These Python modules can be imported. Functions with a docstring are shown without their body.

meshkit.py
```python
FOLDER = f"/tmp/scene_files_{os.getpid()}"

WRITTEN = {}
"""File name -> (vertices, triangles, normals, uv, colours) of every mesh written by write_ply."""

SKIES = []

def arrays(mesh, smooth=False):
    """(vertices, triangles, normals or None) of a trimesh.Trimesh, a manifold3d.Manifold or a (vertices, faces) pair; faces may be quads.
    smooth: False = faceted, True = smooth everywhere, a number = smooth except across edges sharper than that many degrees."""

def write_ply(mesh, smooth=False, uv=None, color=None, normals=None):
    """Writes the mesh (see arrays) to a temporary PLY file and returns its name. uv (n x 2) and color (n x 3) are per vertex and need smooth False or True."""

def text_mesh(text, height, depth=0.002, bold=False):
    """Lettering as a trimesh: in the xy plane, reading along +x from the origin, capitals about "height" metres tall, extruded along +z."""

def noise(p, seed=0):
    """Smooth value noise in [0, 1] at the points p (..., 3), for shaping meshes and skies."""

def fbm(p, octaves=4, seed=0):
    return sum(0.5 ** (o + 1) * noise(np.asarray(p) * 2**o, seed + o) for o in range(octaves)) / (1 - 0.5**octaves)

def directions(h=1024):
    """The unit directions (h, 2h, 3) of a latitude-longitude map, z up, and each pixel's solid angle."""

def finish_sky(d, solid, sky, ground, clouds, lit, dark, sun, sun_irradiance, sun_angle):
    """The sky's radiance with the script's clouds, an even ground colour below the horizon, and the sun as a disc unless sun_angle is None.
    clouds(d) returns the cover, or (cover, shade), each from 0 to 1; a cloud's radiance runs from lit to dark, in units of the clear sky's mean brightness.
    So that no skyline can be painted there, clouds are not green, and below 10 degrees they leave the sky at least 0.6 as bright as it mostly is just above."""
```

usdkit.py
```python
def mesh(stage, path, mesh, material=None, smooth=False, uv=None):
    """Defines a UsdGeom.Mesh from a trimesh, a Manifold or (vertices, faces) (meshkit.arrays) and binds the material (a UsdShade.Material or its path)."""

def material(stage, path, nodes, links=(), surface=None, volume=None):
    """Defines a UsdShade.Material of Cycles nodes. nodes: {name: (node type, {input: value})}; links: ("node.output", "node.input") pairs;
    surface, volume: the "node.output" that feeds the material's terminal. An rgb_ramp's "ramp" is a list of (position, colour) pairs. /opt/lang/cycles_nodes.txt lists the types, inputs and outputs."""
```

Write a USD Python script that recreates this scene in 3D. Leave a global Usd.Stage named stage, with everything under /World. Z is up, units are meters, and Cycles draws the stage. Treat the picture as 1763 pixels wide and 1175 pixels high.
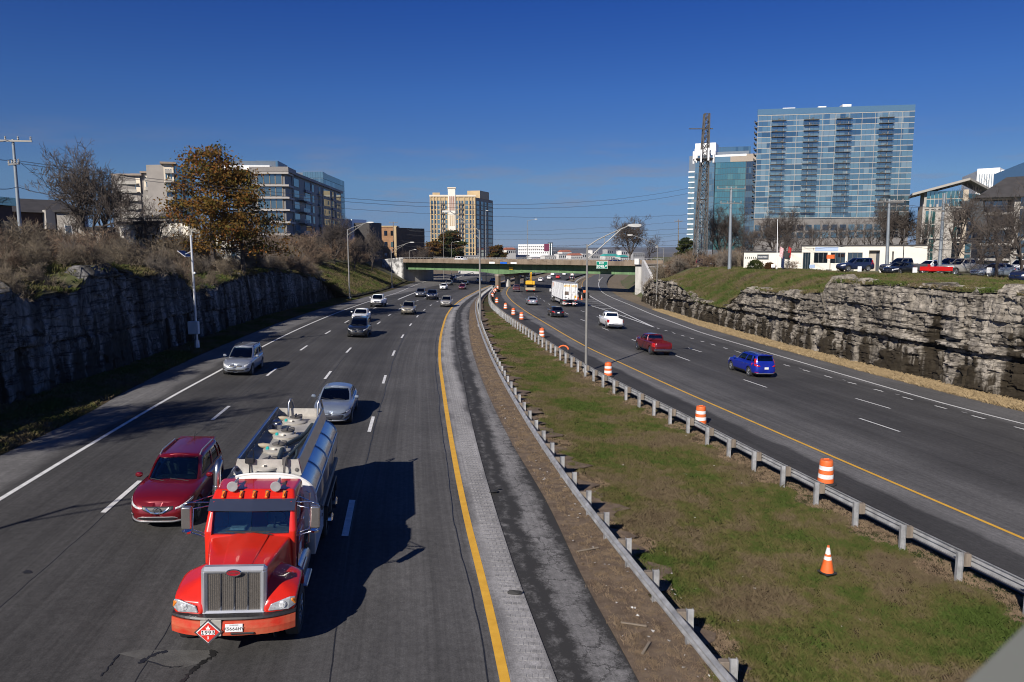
import math, random
import numpy as np, trimesh, manifold3d as m3, usdkit, meshkit
from scipy.interpolate import PchipInterpolator
from pxr import Usd, UsdGeom, UsdLux, UsdShade, Gf, Sdf, Vt

stage = Usd.Stage.CreateInMemory()
UsdGeom.SetStageUpAxis(stage, UsdGeom.Tokens.z)
UsdGeom.SetStageMetersPerUnit(stage, 1.0)
UsdGeom.Xform.Define(stage, '/World')
R = random.Random(7)
RN = np.random.default_rng(7)

# ---------------------------------------------------------------- camera, sky, sun, exposure
F, PITCH, ROLL, H = 1264.3, .1279, -.004, 8.53          # focal length in pixels of a 1763 px wide picture; camera height above the road
EXPOSURE = 0.35
SKY = .08
SUN = 1.2
SUNV = np.array([-.446 * math.cos(math.radians(32)), -.895 * math.cos(math.radians(32)), math.sin(math.radians(32))])


def rows(x, y, z, o=(0, 0, 0)):
    return Gf.Matrix4d(*[float(q) for v, w in ((x, 0), (y, 0), (z, 0), (o, 1)) for q in (*v, w)])


_r, _f, _u = np.array([1., 0, 0]), np.array([0, math.cos(PITCH), -math.sin(PITCH)]), np.array([0, math.sin(PITCH), math.cos(PITCH)])
cam = UsdGeom.Camera.Define(stage, '/World/camera')
cam.AddTransformOp().Set(rows(math.cos(ROLL) * _r + math.sin(ROLL) * _u, -math.sin(ROLL) * _r + math.cos(ROLL) * _u, -_f, (0, 0, H)))
cam.CreateHorizontalApertureAttr(36.0)
cam.CreateVerticalApertureAttr(36.0 * 682 / 1024)
cam.CreateFocalLengthAttr(36.0 * F / 1763)
cam.CreateClippingRangeAttr(Gf.Vec2f(.05, 40000))
cam.CreateFStopAttr(4.0)
cam.CreateFocusDistanceAttr(32.0)
cam.CreateExposureAttr(EXPOSURE)

sky = UsdLux.DomeLight.Define(stage, '/World/sky')
skym = usdkit.material(stage, '/World/Looks/sky_look', {
    't': ('sky_texture', dict(sky_type='single_scattering', sun_disc=False, sun_elevation=math.radians(32), sun_rotation=math.atan2(SUNV[0], SUNV[1]),
                              altitude=200., air_density=.33, aerosol_density=.12, ozone_density=6.)),
    'tc': ('texture_coordinate', {}),
    'mp': ('mapping', dict(scale=(3.2, 3.2, 22.))),
    'n': ('noise_texture', dict(scale=1.6, detail=6., roughness=.6)),
    'rp': ('rgb_ramp', dict(ramp=[(0, (0, 0, 0)), (.50, (0, 0, 0)), (.68, (.6, .6, .6)), (1, (.7, .7, .7))])),
    'sx': ('separate_xyz', {}),
    'lo': ('map_range', dict(from_min=.015, from_max=.07, to_min=0., to_max=1., clamp=True)),
    'hi': ('map_range', dict(from_min=.07, from_max=.15, to_min=1., to_max=0., clamp=True)),
    'm1': ('math', dict(math_type='multiply')), 'm2': ('math', dict(math_type='multiply')),
    'el': ('rgb_ramp', dict(ramp=[(0, (.44, .44, .42)), (.026, (.53, .49, .46)), (.085, (.80, .82, .70)), (.194, (.56, .86, 1.1)), (.33, (.26, .67, 1.3)), (1, (.26, .67, 1.3))])),
    'tn': ('mix', dict(mix_type='multiply', fac=1.)),
    'cl': ('mix', dict(mix_type='mix', color2=(2.6, 2.45, 2.75))),
    'b': ('background_shader', dict(strength=SKY))},
    [('tc.generated', 'mp.vector'), ('mp.vector', 'n.vector'), ('n.fac', 'rp.fac'), ('tc.generated', 'sx.vector'), ('sx.z', 'lo.value'), ('sx.z', 'hi.value'),
     ('lo.result', 'm1.value1'), ('hi.result', 'm1.value2'), ('m1.value', 'm2.value1'), ('rp.color', 'm2.value2'), ('m2.value', 'cl.fac'),
     ('sx.z', 'el.fac'), ('el.color', 'tn.color2'), ('t.color', 'tn.color1'), ('tn.color', 'cl.color1'), ('cl.color', 'b.color')], surface='b.background')
UsdShade.MaterialBindingAPI.Apply(sky.GetPrim()).Bind(skym)
sky.GetPrim().SetCustomDataByKey('kind', 'structure')

sun = UsdLux.DistantLight.Define(stage, '/World/sun')
sun.CreateIntensityAttr(SUN)
sun.CreateNormalizeAttr(True)
sun.CreateAngleAttr(.53)
sun.CreateColorAttr(Gf.Vec3f(1, .93, .84))
_x = np.cross([0, 0, 1.], SUNV); _x /= np.linalg.norm(_x)
sun.AddTransformOp().Set(rows(_x, np.cross(SUNV, _x), SUNV))


# ---------------------------------------------------------------- the lie of the land (banked motorway) and points from picture positions
def g(x, y):
    x, y = np.asarray(x, float), np.asarray(y, float)
    c, y0, L = -9.2e-5, 160., 60.
    q = np.where(y < y0, c * y * y, c * y0 * y0 + 2 * c * y0 * L * (1 - np.exp(-np.maximum(y - y0, 0) / L)))
    return q + (-.0527 + .000147 * np.clip(y, -40, 180)) * np.clip(x, -45, 60)


def ray(px, py):
    u, v = px - 881.5, py - 587.5
    c, s = math.cos(ROLL), math.sin(ROLL)
    u, v = c * u + s * v, -s * u + c * v
    c, s = math.cos(PITCH), math.sin(PITCH)
    d = np.array([u, c * F - s * v, -s * F - c * v])
    return d / d[1]


_ys = np.linspace(3, 900, 9000)


def gp(px, py):
    d = ray(px, py)
    z = H + d[2] * _ys - g(d[0] * _ys, _ys)
    i = max(int(np.argmax(z < 0)), 1)
    a = _ys[i - 1] + (_ys[i] - _ys[i - 1]) * z[i - 1] / (z[i - 1] - z[i])
    return np.array([d[0] * a, a, H + d[2] * a])


def at(px, py, Y):
    return ray(px, py) * Y + np.array([0, 0, H])


def curve(pts):
    p = sorted([(float(a), float(b)) for a, b in pts], key=lambda q: q[1])
    x, y = np.array(p).T
    f = PchipInterpolator(y, x)
    s0, s1 = float(f.derivative()(y[0] + .01)), (x[-1] - x[-2]) / (y[-1] - y[-2])

    def c(t):
        t = np.asarray(t, float)
        return np.where(t < y[0], x[0] + s0 * (t - y[0]), np.where(t > y[-1], x[-1] + s1 * (t - y[-1]), f(np.clip(t, y[0], y[-1]))))
    return c


# ---------------------------------------------------------------- prims
_names = {}


def path(parent, name):
    k = (parent, name)
    n = _names.get(k, 0)
    _names[k] = n + 1
    return parent + '/' + (name if n == 0 else f'{name}_{n:03d}')


def tag(p, label=None, cat=None, group=None, kind=None):
    for k, v in (('label', label), ('category', cat), ('group', group), ('kind', kind)):
        if v:
            p.SetCustomDataByKey(k, v)
    return p


def thing(name, label, cat, group=None, matrix=None, kind=None):
    x = UsdGeom.Xform.Define(stage, path('/World', name))
    if matrix is not None:
        x.AddTransformOp().Set(matrix)
    tag(x.GetPrim(), label, cat, group, kind)
    return str(x.GetPath())


def part(parent, name, mesh, mat, smooth=False, label=None, kind=None, uv=None, matrix=None):
    if isinstance(mesh, MB):
        mesh = mesh.mesh()
    m = usdkit.mesh(stage, path(parent, name), mesh, mat, smooth, uv)
    if matrix is not None:
        m.AddTransformOp().Set(matrix)
    tag(m.GetPrim(), label, None, None, kind)
    return str(m.GetPath())


def xpart(parent, name, matrix=None):
    x = UsdGeom.Xform.Define(stage, path(parent, name))
    if matrix is not None:
        x.AddTransformOp().Set(matrix)
    return str(x.GetPath())


def solo(name, mesh, mat, label=None, cat=None, group=None, kind=None, smooth=False, uv=None):
    p = part('/World', name, mesh, mat, smooth, None, None, uv)
    tag(stage.GetPrimAtPath(p), label, cat, group, kind)
    return p


def copy(src, name, label, cat, group=None, matrix=None):
    x = UsdGeom.Xform.Define(stage, path('/World', name))
    x.GetPrim().GetReferences().AddInternalReference(src)
    x.GetPrim().SetInstanceable(True)
    x.ClearXformOpOrder()
    if matrix is not None:
        x.AddTransformOp().Set(matrix)
    tag(x.GetPrim(), label, cat, group)
    return str(x.GetPath())


def mx(x, y, z, rz=0., s=1., sz=None):
    c, n = math.cos(rz), math.sin(rz)
    sz = s if sz is None else sz
    return rows((c * s, n * s, 0), (-n * s, c * s, 0), (0, 0, sz), (x, y, z))


def onroad(x, y, hd, dz=0.):
    """a frame standing on the banked road at x, y with its +x along the heading (dx, dy)"""
    e = .5
    n = np.array([-(g(x + e, y) - g(x - e, y)) / (2 * e), -(g(x, y + e) - g(x, y - e)) / (2 * e), 1.]); n /= np.linalg.norm(n)
    f = np.array([hd[0], hd[1], 0.]); f -= n * f.dot(n); f /= np.linalg.norm(f)
    return rows(f, np.cross(n, f), n, (x, y, float(g(x, y)) + dz))


# ---------------------------------------------------------------- mesh building
class MB:
    def __init__(s):
        s.v, s.f, s.n = [], [], 0

    def add(s, v, f):
        v, f = np.asarray(v, float), np.asarray(f, int)
        if f.shape[1] == 4:
            f = np.vstack([f[:, [0, 1, 2]], f[:, [0, 2, 3]]])
        s.v.append(v); s.f.append(f + s.n); s.n += len(v)
        return s

    def mesh(s):
        return (np.vstack(s.v), np.vstack(s.f))

    def box(s, c, d, rz=0., ax=None):
        h = np.array(d) / 2.
        v = np.array([[i, j, k] for i in (-1, 1) for j in (-1, 1) for k in (-1, 1)]) * h
        if ax is not None:
            v = v @ np.array(ax)
        elif rz:
            c_, s_ = math.cos(rz), math.sin(rz)
            v = v @ np.array([[c_, s_, 0], [-s_, c_, 0], [0, 0, 1]])
        return s.add(v + np.array(c), [[0, 1, 3, 2], [4, 6, 7, 5], [0, 4, 5, 1], [2, 3, 7, 6], [0, 2, 6, 4], [1, 5, 7, 3]])

    def bev(s, c, d, b=.02, rz=0.):
        h = np.array(d) / 2.
        b = min(b, *(h * .98))
        p = []
        for i in (-1, 1):
            for j in (-1, 1):
                for k in (-1, 1):
                    p += [[i * (h[0] - b), j * (h[1] - b), k * h[2]], [i * (h[0] - b), j * h[1], k * (h[2] - b)], [i * h[0], j * (h[1] - b), k * (h[2] - b)]]
        v, f = hull(p)
        if rz:
            c_, s_ = math.cos(rz), math.sin(rz)
            v = v @ np.array([[c_, s_, 0], [-s_, c_, 0], [0, 0, 1]])
        return s.add(v + np.array(c), f)

    def tube(s, pts, r, n=6, cap=True):
        p = np.asarray(pts, float)
        r = np.broadcast_to(np.asarray(r, float), (len(p),))
        t = np.gradient(p, axis=0) if len(p) > 2 else np.repeat([p[1] - p[0]], 2, 0)
        t /= np.maximum(np.linalg.norm(t, axis=1, keepdims=True), 1e-9)
        a = np.array([0, 0, 1.]) if abs(t[0][2]) < .9 else np.array([1., 0, 0])
        u = np.cross(t, a); u /= np.maximum(np.linalg.norm(u, axis=1, keepdims=True), 1e-9)
        w = np.cross(t, u)
        th = np.linspace(0, 2 * math.pi, n, endpoint=False)
        v = (p[:, None] + r[:, None, None] * (np.cos(th)[None, :, None] * u[:, None] + np.sin(th)[None, :, None] * w[:, None])).reshape(-1, 3)
        f = [[i * n + j, i * n + (j + 1) % n, (i + 1) * n + (j + 1) % n, (i + 1) * n + j] for i in range(len(p) - 1) for j in range(n)]
        s.add(v, f)
        if cap:
            for k in (0, len(p) - 1):
                q = [[k * n, k * n + j, k * n + j + 1] for j in range(1, n - 1)]
                s.add(v, q if k else [x[::-1] for x in q])
        return s

    def rev(s, prof, n=16, o=(0, 0, 0), ax='z'):
        """prof: (radius, height) pairs turned about an axis"""
        th = np.linspace(0, 2 * math.pi, n, endpoint=False)
        v = np.array([[r * math.cos(a), r * math.sin(a), z] for r, z in prof for a in th])
        if ax == 'y':
            v = v[:, [0, 2, 1]] * [1, 1, -1]
        if ax == 'x':
            v = v[:, [2, 0, 1]]
        return s.add(v + np.array(o), [[i * n + j, i * n + (j + 1) % n, (i + 1) * n + (j + 1) % n, (i + 1) * n + j] for i in range(len(prof) - 1) for j in range(n)])

    def quad(s, a, b, c, d):
        return s.add([a, b, c, d], [[0, 1, 2, 3]])

    def prism(s, poly, y0, y1, plane='xz'):
        """a convex or simple polygon given in a plane, given a thickness"""
        from shapely.geometry import Polygon
        m = trimesh.creation.extrude_polygon(Polygon(poly), 1.0, engine='earcut')
        v = np.array(m.vertices)
        w = y0 + v[:, 2] * (y1 - y0)
        o = {'xz': (v[:, 0], w, v[:, 1]), 'yz': (w, v[:, 0], v[:, 1]), 'xy': (v[:, 0], v[:, 1], w)}[plane]
        return s.add(np.stack(o, 1), np.array(m.faces))

    def grid(s, P):
        P = np.asarray(P, float); a, b = P.shape[:2]
        i = np.arange(a * b).reshape(a, b)
        return s.add(P.reshape(-1, 3), np.stack([i[:-1, :-1], i[1:, :-1], i[1:, 1:], i[:-1, 1:]], -1).reshape(-1, 4))


def hull(p):
    m = m3.Manifold.hull_points(np.asarray(p, np.float64)).to_mesh()
    return m.vert_properties[:, :3], m.tri_verts


def solid(v, f):
    v, f = np.asarray(v, float), np.asarray(f, int)
    if f.shape[1] == 4:
        f = np.vstack([f[:, [0, 1, 2]], f[:, [0, 2, 3]]])
    if np.einsum('ij,ij->i', v[f[:, 0]], np.cross(v[f[:, 1]], v[f[:, 2]])).sum() < 0:
        f = f[:, ::-1]
    return m3.Manifold(m3.Mesh(np.ascontiguousarray(v, np.float32), np.ascontiguousarray(f, np.uint32)))


def arr(m):
    q = m.to_mesh()
    return (q.vert_properties[:, :3], q.tri_verts)


def text(parent, name, s, height, mat, origin, xdir, up, center=True, depth=.004, bold=True):
    m = meshkit.text_mesh(s, height, depth, bold)
    v = np.array(m.vertices)
    if center:
        v[:, 0] -= (v[:, 0].min() + v[:, 0].max()) / 2
    xd, u = np.array(xdir, float), np.array(up, float)
    xd /= np.linalg.norm(xd); u -= xd * u.dot(xd); u /= np.linalg.norm(u)
    return part(parent, name, (np.array(origin) + v[:, :1] * xd + v[:, 1:2] * u + v[:, 2:3] * np.cross(xd, u), np.array(m.faces)), mat)


# ---------------------------------------------------------------- materials
_mats = {}


def mat(name, c, rough=.6, var=.15, scale=2., vs=(1, 1, 1), co='pos', bump=0., bs=40., c2=None, lo=.32, hi=.68, detail=4., rand=0., **kw):
    if name in _mats:
        return _mats[name]
    c = np.array(c, float)
    a, b = (np.clip(c * (1 - var), 0, 1), np.clip(c * (1 + var), 0, 1)) if c2 is None else (c, np.array(c2, float))
    nodes = {'p': ('principled_bsdf', dict(roughness=rough, **kw))}
    links = []
    if co == 'pos':
        nodes['g'] = ('geometry', {}); src = 'g.position'
    elif co == 'uv':
        nodes['g'] = ('attribute', dict(attribute='st')); src = 'g.vector'
    else:
        nodes['g'] = ('texture_coordinate', {}); src = 'g.object'
    nodes['m'] = ('mapping', dict(scale=vs)); links.append((src, 'm.vector'))
    nodes['n'] = ('noise_texture', dict(scale=scale, detail=detail, roughness=.6)); links.append(('m.vector', 'n.vector'))
    nodes['r'] = ('rgb_ramp', dict(ramp=[(lo, a), (hi, b)])); links.append(('n.fac', 'r.fac'))
    col = 'r.color'
    if rand:
        nodes['oi'] = ('object_info', {})
        nodes['mr'] = ('map_range', dict(from_min=0., from_max=1., to_min=1 - rand, to_max=1 + rand))
        nodes['h'] = ('hsv', {})
        links += [('oi.random', 'mr.value'), ('mr.result', 'h.value'), (col, 'h.color')]; col = 'h.color'
    links.append((col, 'p.base_color'))
    if bump:
        nodes['n2'] = ('noise_texture', dict(scale=bs, detail=3.)); nodes['bp'] = ('bump', dict(strength=bump, distance=.02))
        links += [('m.vector', 'n2.vector'), ('n2.fac', 'bp.height'), ('bp.normal', 'p.normal')]
    _mats[name] = usdkit.material(stage, '/World/Looks/' + name, nodes, links, surface='p.BSDF')
    return _mats[name]


def glassmat(name, tint=(.25, .3, .32), rough=.02, base=.08):
    """a thin tinted pane: light passes, the sky is mirrored at glancing angles"""
    if name in _mats:
        return _mats[name]
    _mats[name] = usdkit.material(stage, '/World/Looks/' + name, {
        't': ('transparent_bsdf', dict(color=tint)), 'gl': ('glossy_bsdf', dict(color=(1, 1, 1), roughness=rough)), 'fr': ('fresnel', dict(IOR=1.5)),
        'ad': ('math', dict(math_type='add', value2=base, use_clamp=True)), 'mx': ('mix_closure', {})},
        [('fr.fac', 'ad.value1'), ('ad.value', 'mx.fac'), ('t.BSDF', 'mx.closure1'), ('gl.BSDF', 'mx.closure2')], surface='mx.closure')
    return _mats[name]


def pane(name, c, mix=.45, rough=.03, tint=(.75, .88, 1.)):
    """coated facade glass: dark body colour behind a mirror layer"""
    if name in _mats:
        return _mats[name]
    _mats[name] = usdkit.material(stage, '/World/Looks/' + name, {
        'd': ('diffuse_bsdf', dict(color=c)), 'gl': ('glossy_bsdf', dict(color=tint, roughness=rough)), 'g': ('geometry', {}),
        'n': ('noise_texture', dict(scale=.25, detail=1.)), 'bp': ('bump', dict(strength=.03, distance=.3)), 'mx': ('mix_closure', dict(fac=mix))},
        [('g.position', 'n.vector'), ('n.fac', 'bp.height'), ('bp.normal', 'gl.normal'), ('d.BSDF', 'mx.closure1'), ('gl.BSDF', 'mx.closure2')], surface='mx.closure')
    return _mats[name]


STEEL = mat('galvanised_steel', (.40, .405, .41), .5, .32, 3., metallic=.45, detail=7.)
POLE = mat('pole_grey', (.25, .245, .23), .5, .12, 1.5, metallic=.3)
DARKSTEEL = mat('dark_steel', (.08, .075, .07), .6, .3, 2.)
WOOD = mat('weathered_wood', (.17, .14, .11), .9, .3, 6., vs=(1, 1, .2))
CONC = mat('concrete', (.42, .41, .385), .85, .22, .8, vs=(1, 1, .25), bump=.15, bs=8.)
CONCD = mat('stained_concrete', (.24, .21, .175), .9, .35, .7, vs=(1, 1, .4), bump=.2, bs=6.)
WHITE = mat('white_paint', (.78, .78, .77), .5, .06)
BLACK = mat('black_rubber', (.022, .022, .022), .8, .2)
BLACKP = mat('black_plastic', (.02, .02, .022), .45, .2)
CHROME = mat('chrome', (.72, .73, .75), .12, .05, metallic=1.)
ALU = mat('brushed_aluminium', (.56, .57, .58), .28, .1, 3., metallic=1.)
RIM = mat('rim_alloy', (.42, .43, .44), .3, .1, metallic=.9)
ORANGE = mat('safety_orange', (.78, .12, .015), .55, .25, 4., detail=7., c2=(.62, .16, .05))
REFL = mat('reflective_white', (.76, .76, .75), .4, .2, 5., detail=7.)
CARGLASS = glassmat('car_glass', (.42, .5, .5), .01, .05)
LAMPGLASS = mat('lamp_lens', (.22, .23, .24), .1, .6, 22., coat_weight=1., c2=(.75, .76, .78), co='obj')
REDLENS = mat('red_lens', (.45, .012, .012), .15, .2, 10., coat_weight=1.)
AMBER = mat('amber_lens', (.75, .22, .02), .15, .15, 10., coat_weight=1.)
INTERIOR = mat('dark_interior', (.07, .072, .075), .8, .25)
SEAT = mat('grey_seat', (.24, .24, .23), .9, .2, 8.)
PLATE = mat('plate_white', (.7, .71, .72), .5, .06)

# ================================================================ the setting
YL = curve([(-.16, 13.53), (-.56, 16.44), (-1.47, 22.42), (-2.45, 29.69), (-4.39, 45.57), (-5.53, 55.48), (-6.86, 69.92), (-7.78, 82.67), (-8.85, 100.82), (-9.5, 121.4), (-9.68, 146.94), (-9.06, 187.47), (-6.5, 230), (0, 290), (11, 350), (24, 400)])
LW = curve([(-15.0, 13.5), (-16.05, 22.17), (-16.85, 28.33), (-18.1, 38.74), (-18.9, 46.96), (-20.2, 58.82), (-21.75, 77.63), (-22.84, 95.53), (-23.5, 109.4), (-25.14, 146.3), (-28.9, 229.68), (-29, 260), (-24, 320), (-13, 380)])
LP = curve([(-18.0, 13.5), (-19.12, 26.63), (-19.93, 33.71), (-20.75, 38.18), (-22.5, 50.6), (-24.08, 66.33), (-25.4, 82), (-26.5, 100.58), (-27.1, 121.8), (-28.2, 145), (-30.0, 185), (-31.5, 231.67), (-32, 260), (-27, 320), (-16, 380)])
BL = curve([(.88, 13.61), (-.05, 19.46), (-1.6, 31.7), (-3.5, 50.4), (-5.15, 66.9), (-6.5, 84), (-7.6, 100), (-8.35, 121), (-8.5, 147), (-7.8, 187), (-5.3, 230), (1.3, 290), (12.4, 350)])
BR = curve([(2.75, 12), (2.5, 14), (1.9, 18), (1.22, 23.8), (-.06, 32), (-2.31, 50.7), (-4.2, 72), (-5.7, 97.5), (-6.75, 121), (-7.2, 150), (-6.9, 187), (-4.6, 230), (2, 290), (13, 350)])
RLc = curve([(4.25, 12), (3.88, 13.86), (2.05, 23.97), (.33, 36.67), (-1.48, 53.64), (-3.51, 78.24), (-5.2, 105), (-6.0, 124), (-6.55, 160), (-6.2, 190), (-5.3, 212)])
RY = curve([(16.45, 22.61), (14.3, 31.37), (12.95, 37.17), (11.0, 45.83), (8.41, 59.06), (7.0, 66.98), (3.97, 92.67), (1.9, 113.7), (-.2, 146), (-1.3, 184), (-1.0, 210), (2.8, 250), (10, 300), (20, 350), (32, 400)])
RR = curve([(12.72, 18.91), (11.77, 22.38), (9.64, 31.2), (8.86, 34.8), (7.22, 41.82), (5.6, 49.3), (2.99, 66.44), (1.62, 76.5), (.25, 86.8), (-2.1, 108), (-3.2, 121), (-4.1, 140), (-4.6, 165), (-4.4, 200)])
RS = lambda y: RR(y) + .75
RW = curve([(34.0, 25), (28.9, 40.2), (27.3, 46.2), (25.95, 54.6), (23.75, 71.5), (22.1, 88.2), (21.7, 111.5), (22.2, 135), (22.9, 160.9), (24.2, 192.6), (28.4, 240), (35.7, 297), (50, 381)])
RP = curve([(37.5, 25), (31.25, 43.9), (29.5, 51.3), (27.9, 59.9), (25.2, 82.1), (24.2, 95), (24.0, 121.5), (25.3, 166), (26.9, 193), (31.2, 240), (38.6, 297), (53, 381)])
RB = curve([(40, 28), (36.3, 38), (33.2, 46.65), (31.2, 56), (29.6, 64.9), (27.9, 80), (27, 92), (26.0, 108.7), (25.7, 125), (27.0, 152), (28.5, 160), (31, 190), (36, 240), (44, 300), (58, 380)])
LB = curve([(-23.4, 5), (-24.0, 20), (-24.4, 34.4), (-24.8, 42), (-25.8, 55.4), (-28.0, 75), (-29.4, 92), (-30.3, 113), (-31.5, 130), (-32.5, 150), (-35, 200), (-37.5, 260), (-34, 320), (-24, 380)])
GL = curve([(17.61, 90.23), (15.37, 119.08), (12.97, 150.55), (12.4, 185), (15.5, 245), (22, 295), (33, 350), (44, 400)])      # right edge of the main lanes
GR = curve([(17.61, 90.23), (17.43, 122.96), (18.94, 181.63), (22.9, 242.7), (29, 295), (38, 345), (52, 395)])                 # left edge of the slip road


def strip(c0, c1, ys, n=6, dz=0., swale=0., uc=None):
    a, b = np.asarray(c0(ys)), np.asarray(c1(ys))
    t = np.linspace(0, 1, n)
    X = a[:, None] + (b - a)[:, None] * t
    Y = np.repeat(ys[:, None], n, 1)
    Z = g(X, Y) + dz - swale * np.sin(math.pi * t)[None] ** 2 * np.clip((b - a) / 5, 0, 1)[:, None]
    P = np.stack([X, Y, Z], -1)
    m = MB().grid(P.transpose(1, 0, 2)[::-1] if False else P).mesh()
    f = np.asarray(m[1])
    n0 = np.cross(m[0][f[0, 1]] - m[0][f[0, 0]], m[0][f[0, 2]] - m[0][f[0, 0]])
    if n0[2] < 0:
        f = f[:, ::-1]
    uv = None if uc is None else np.stack([X - np.asarray(uc(ys))[:, None], Y], -1).reshape(-1, 2)
    return (m[0], f), uv


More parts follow.
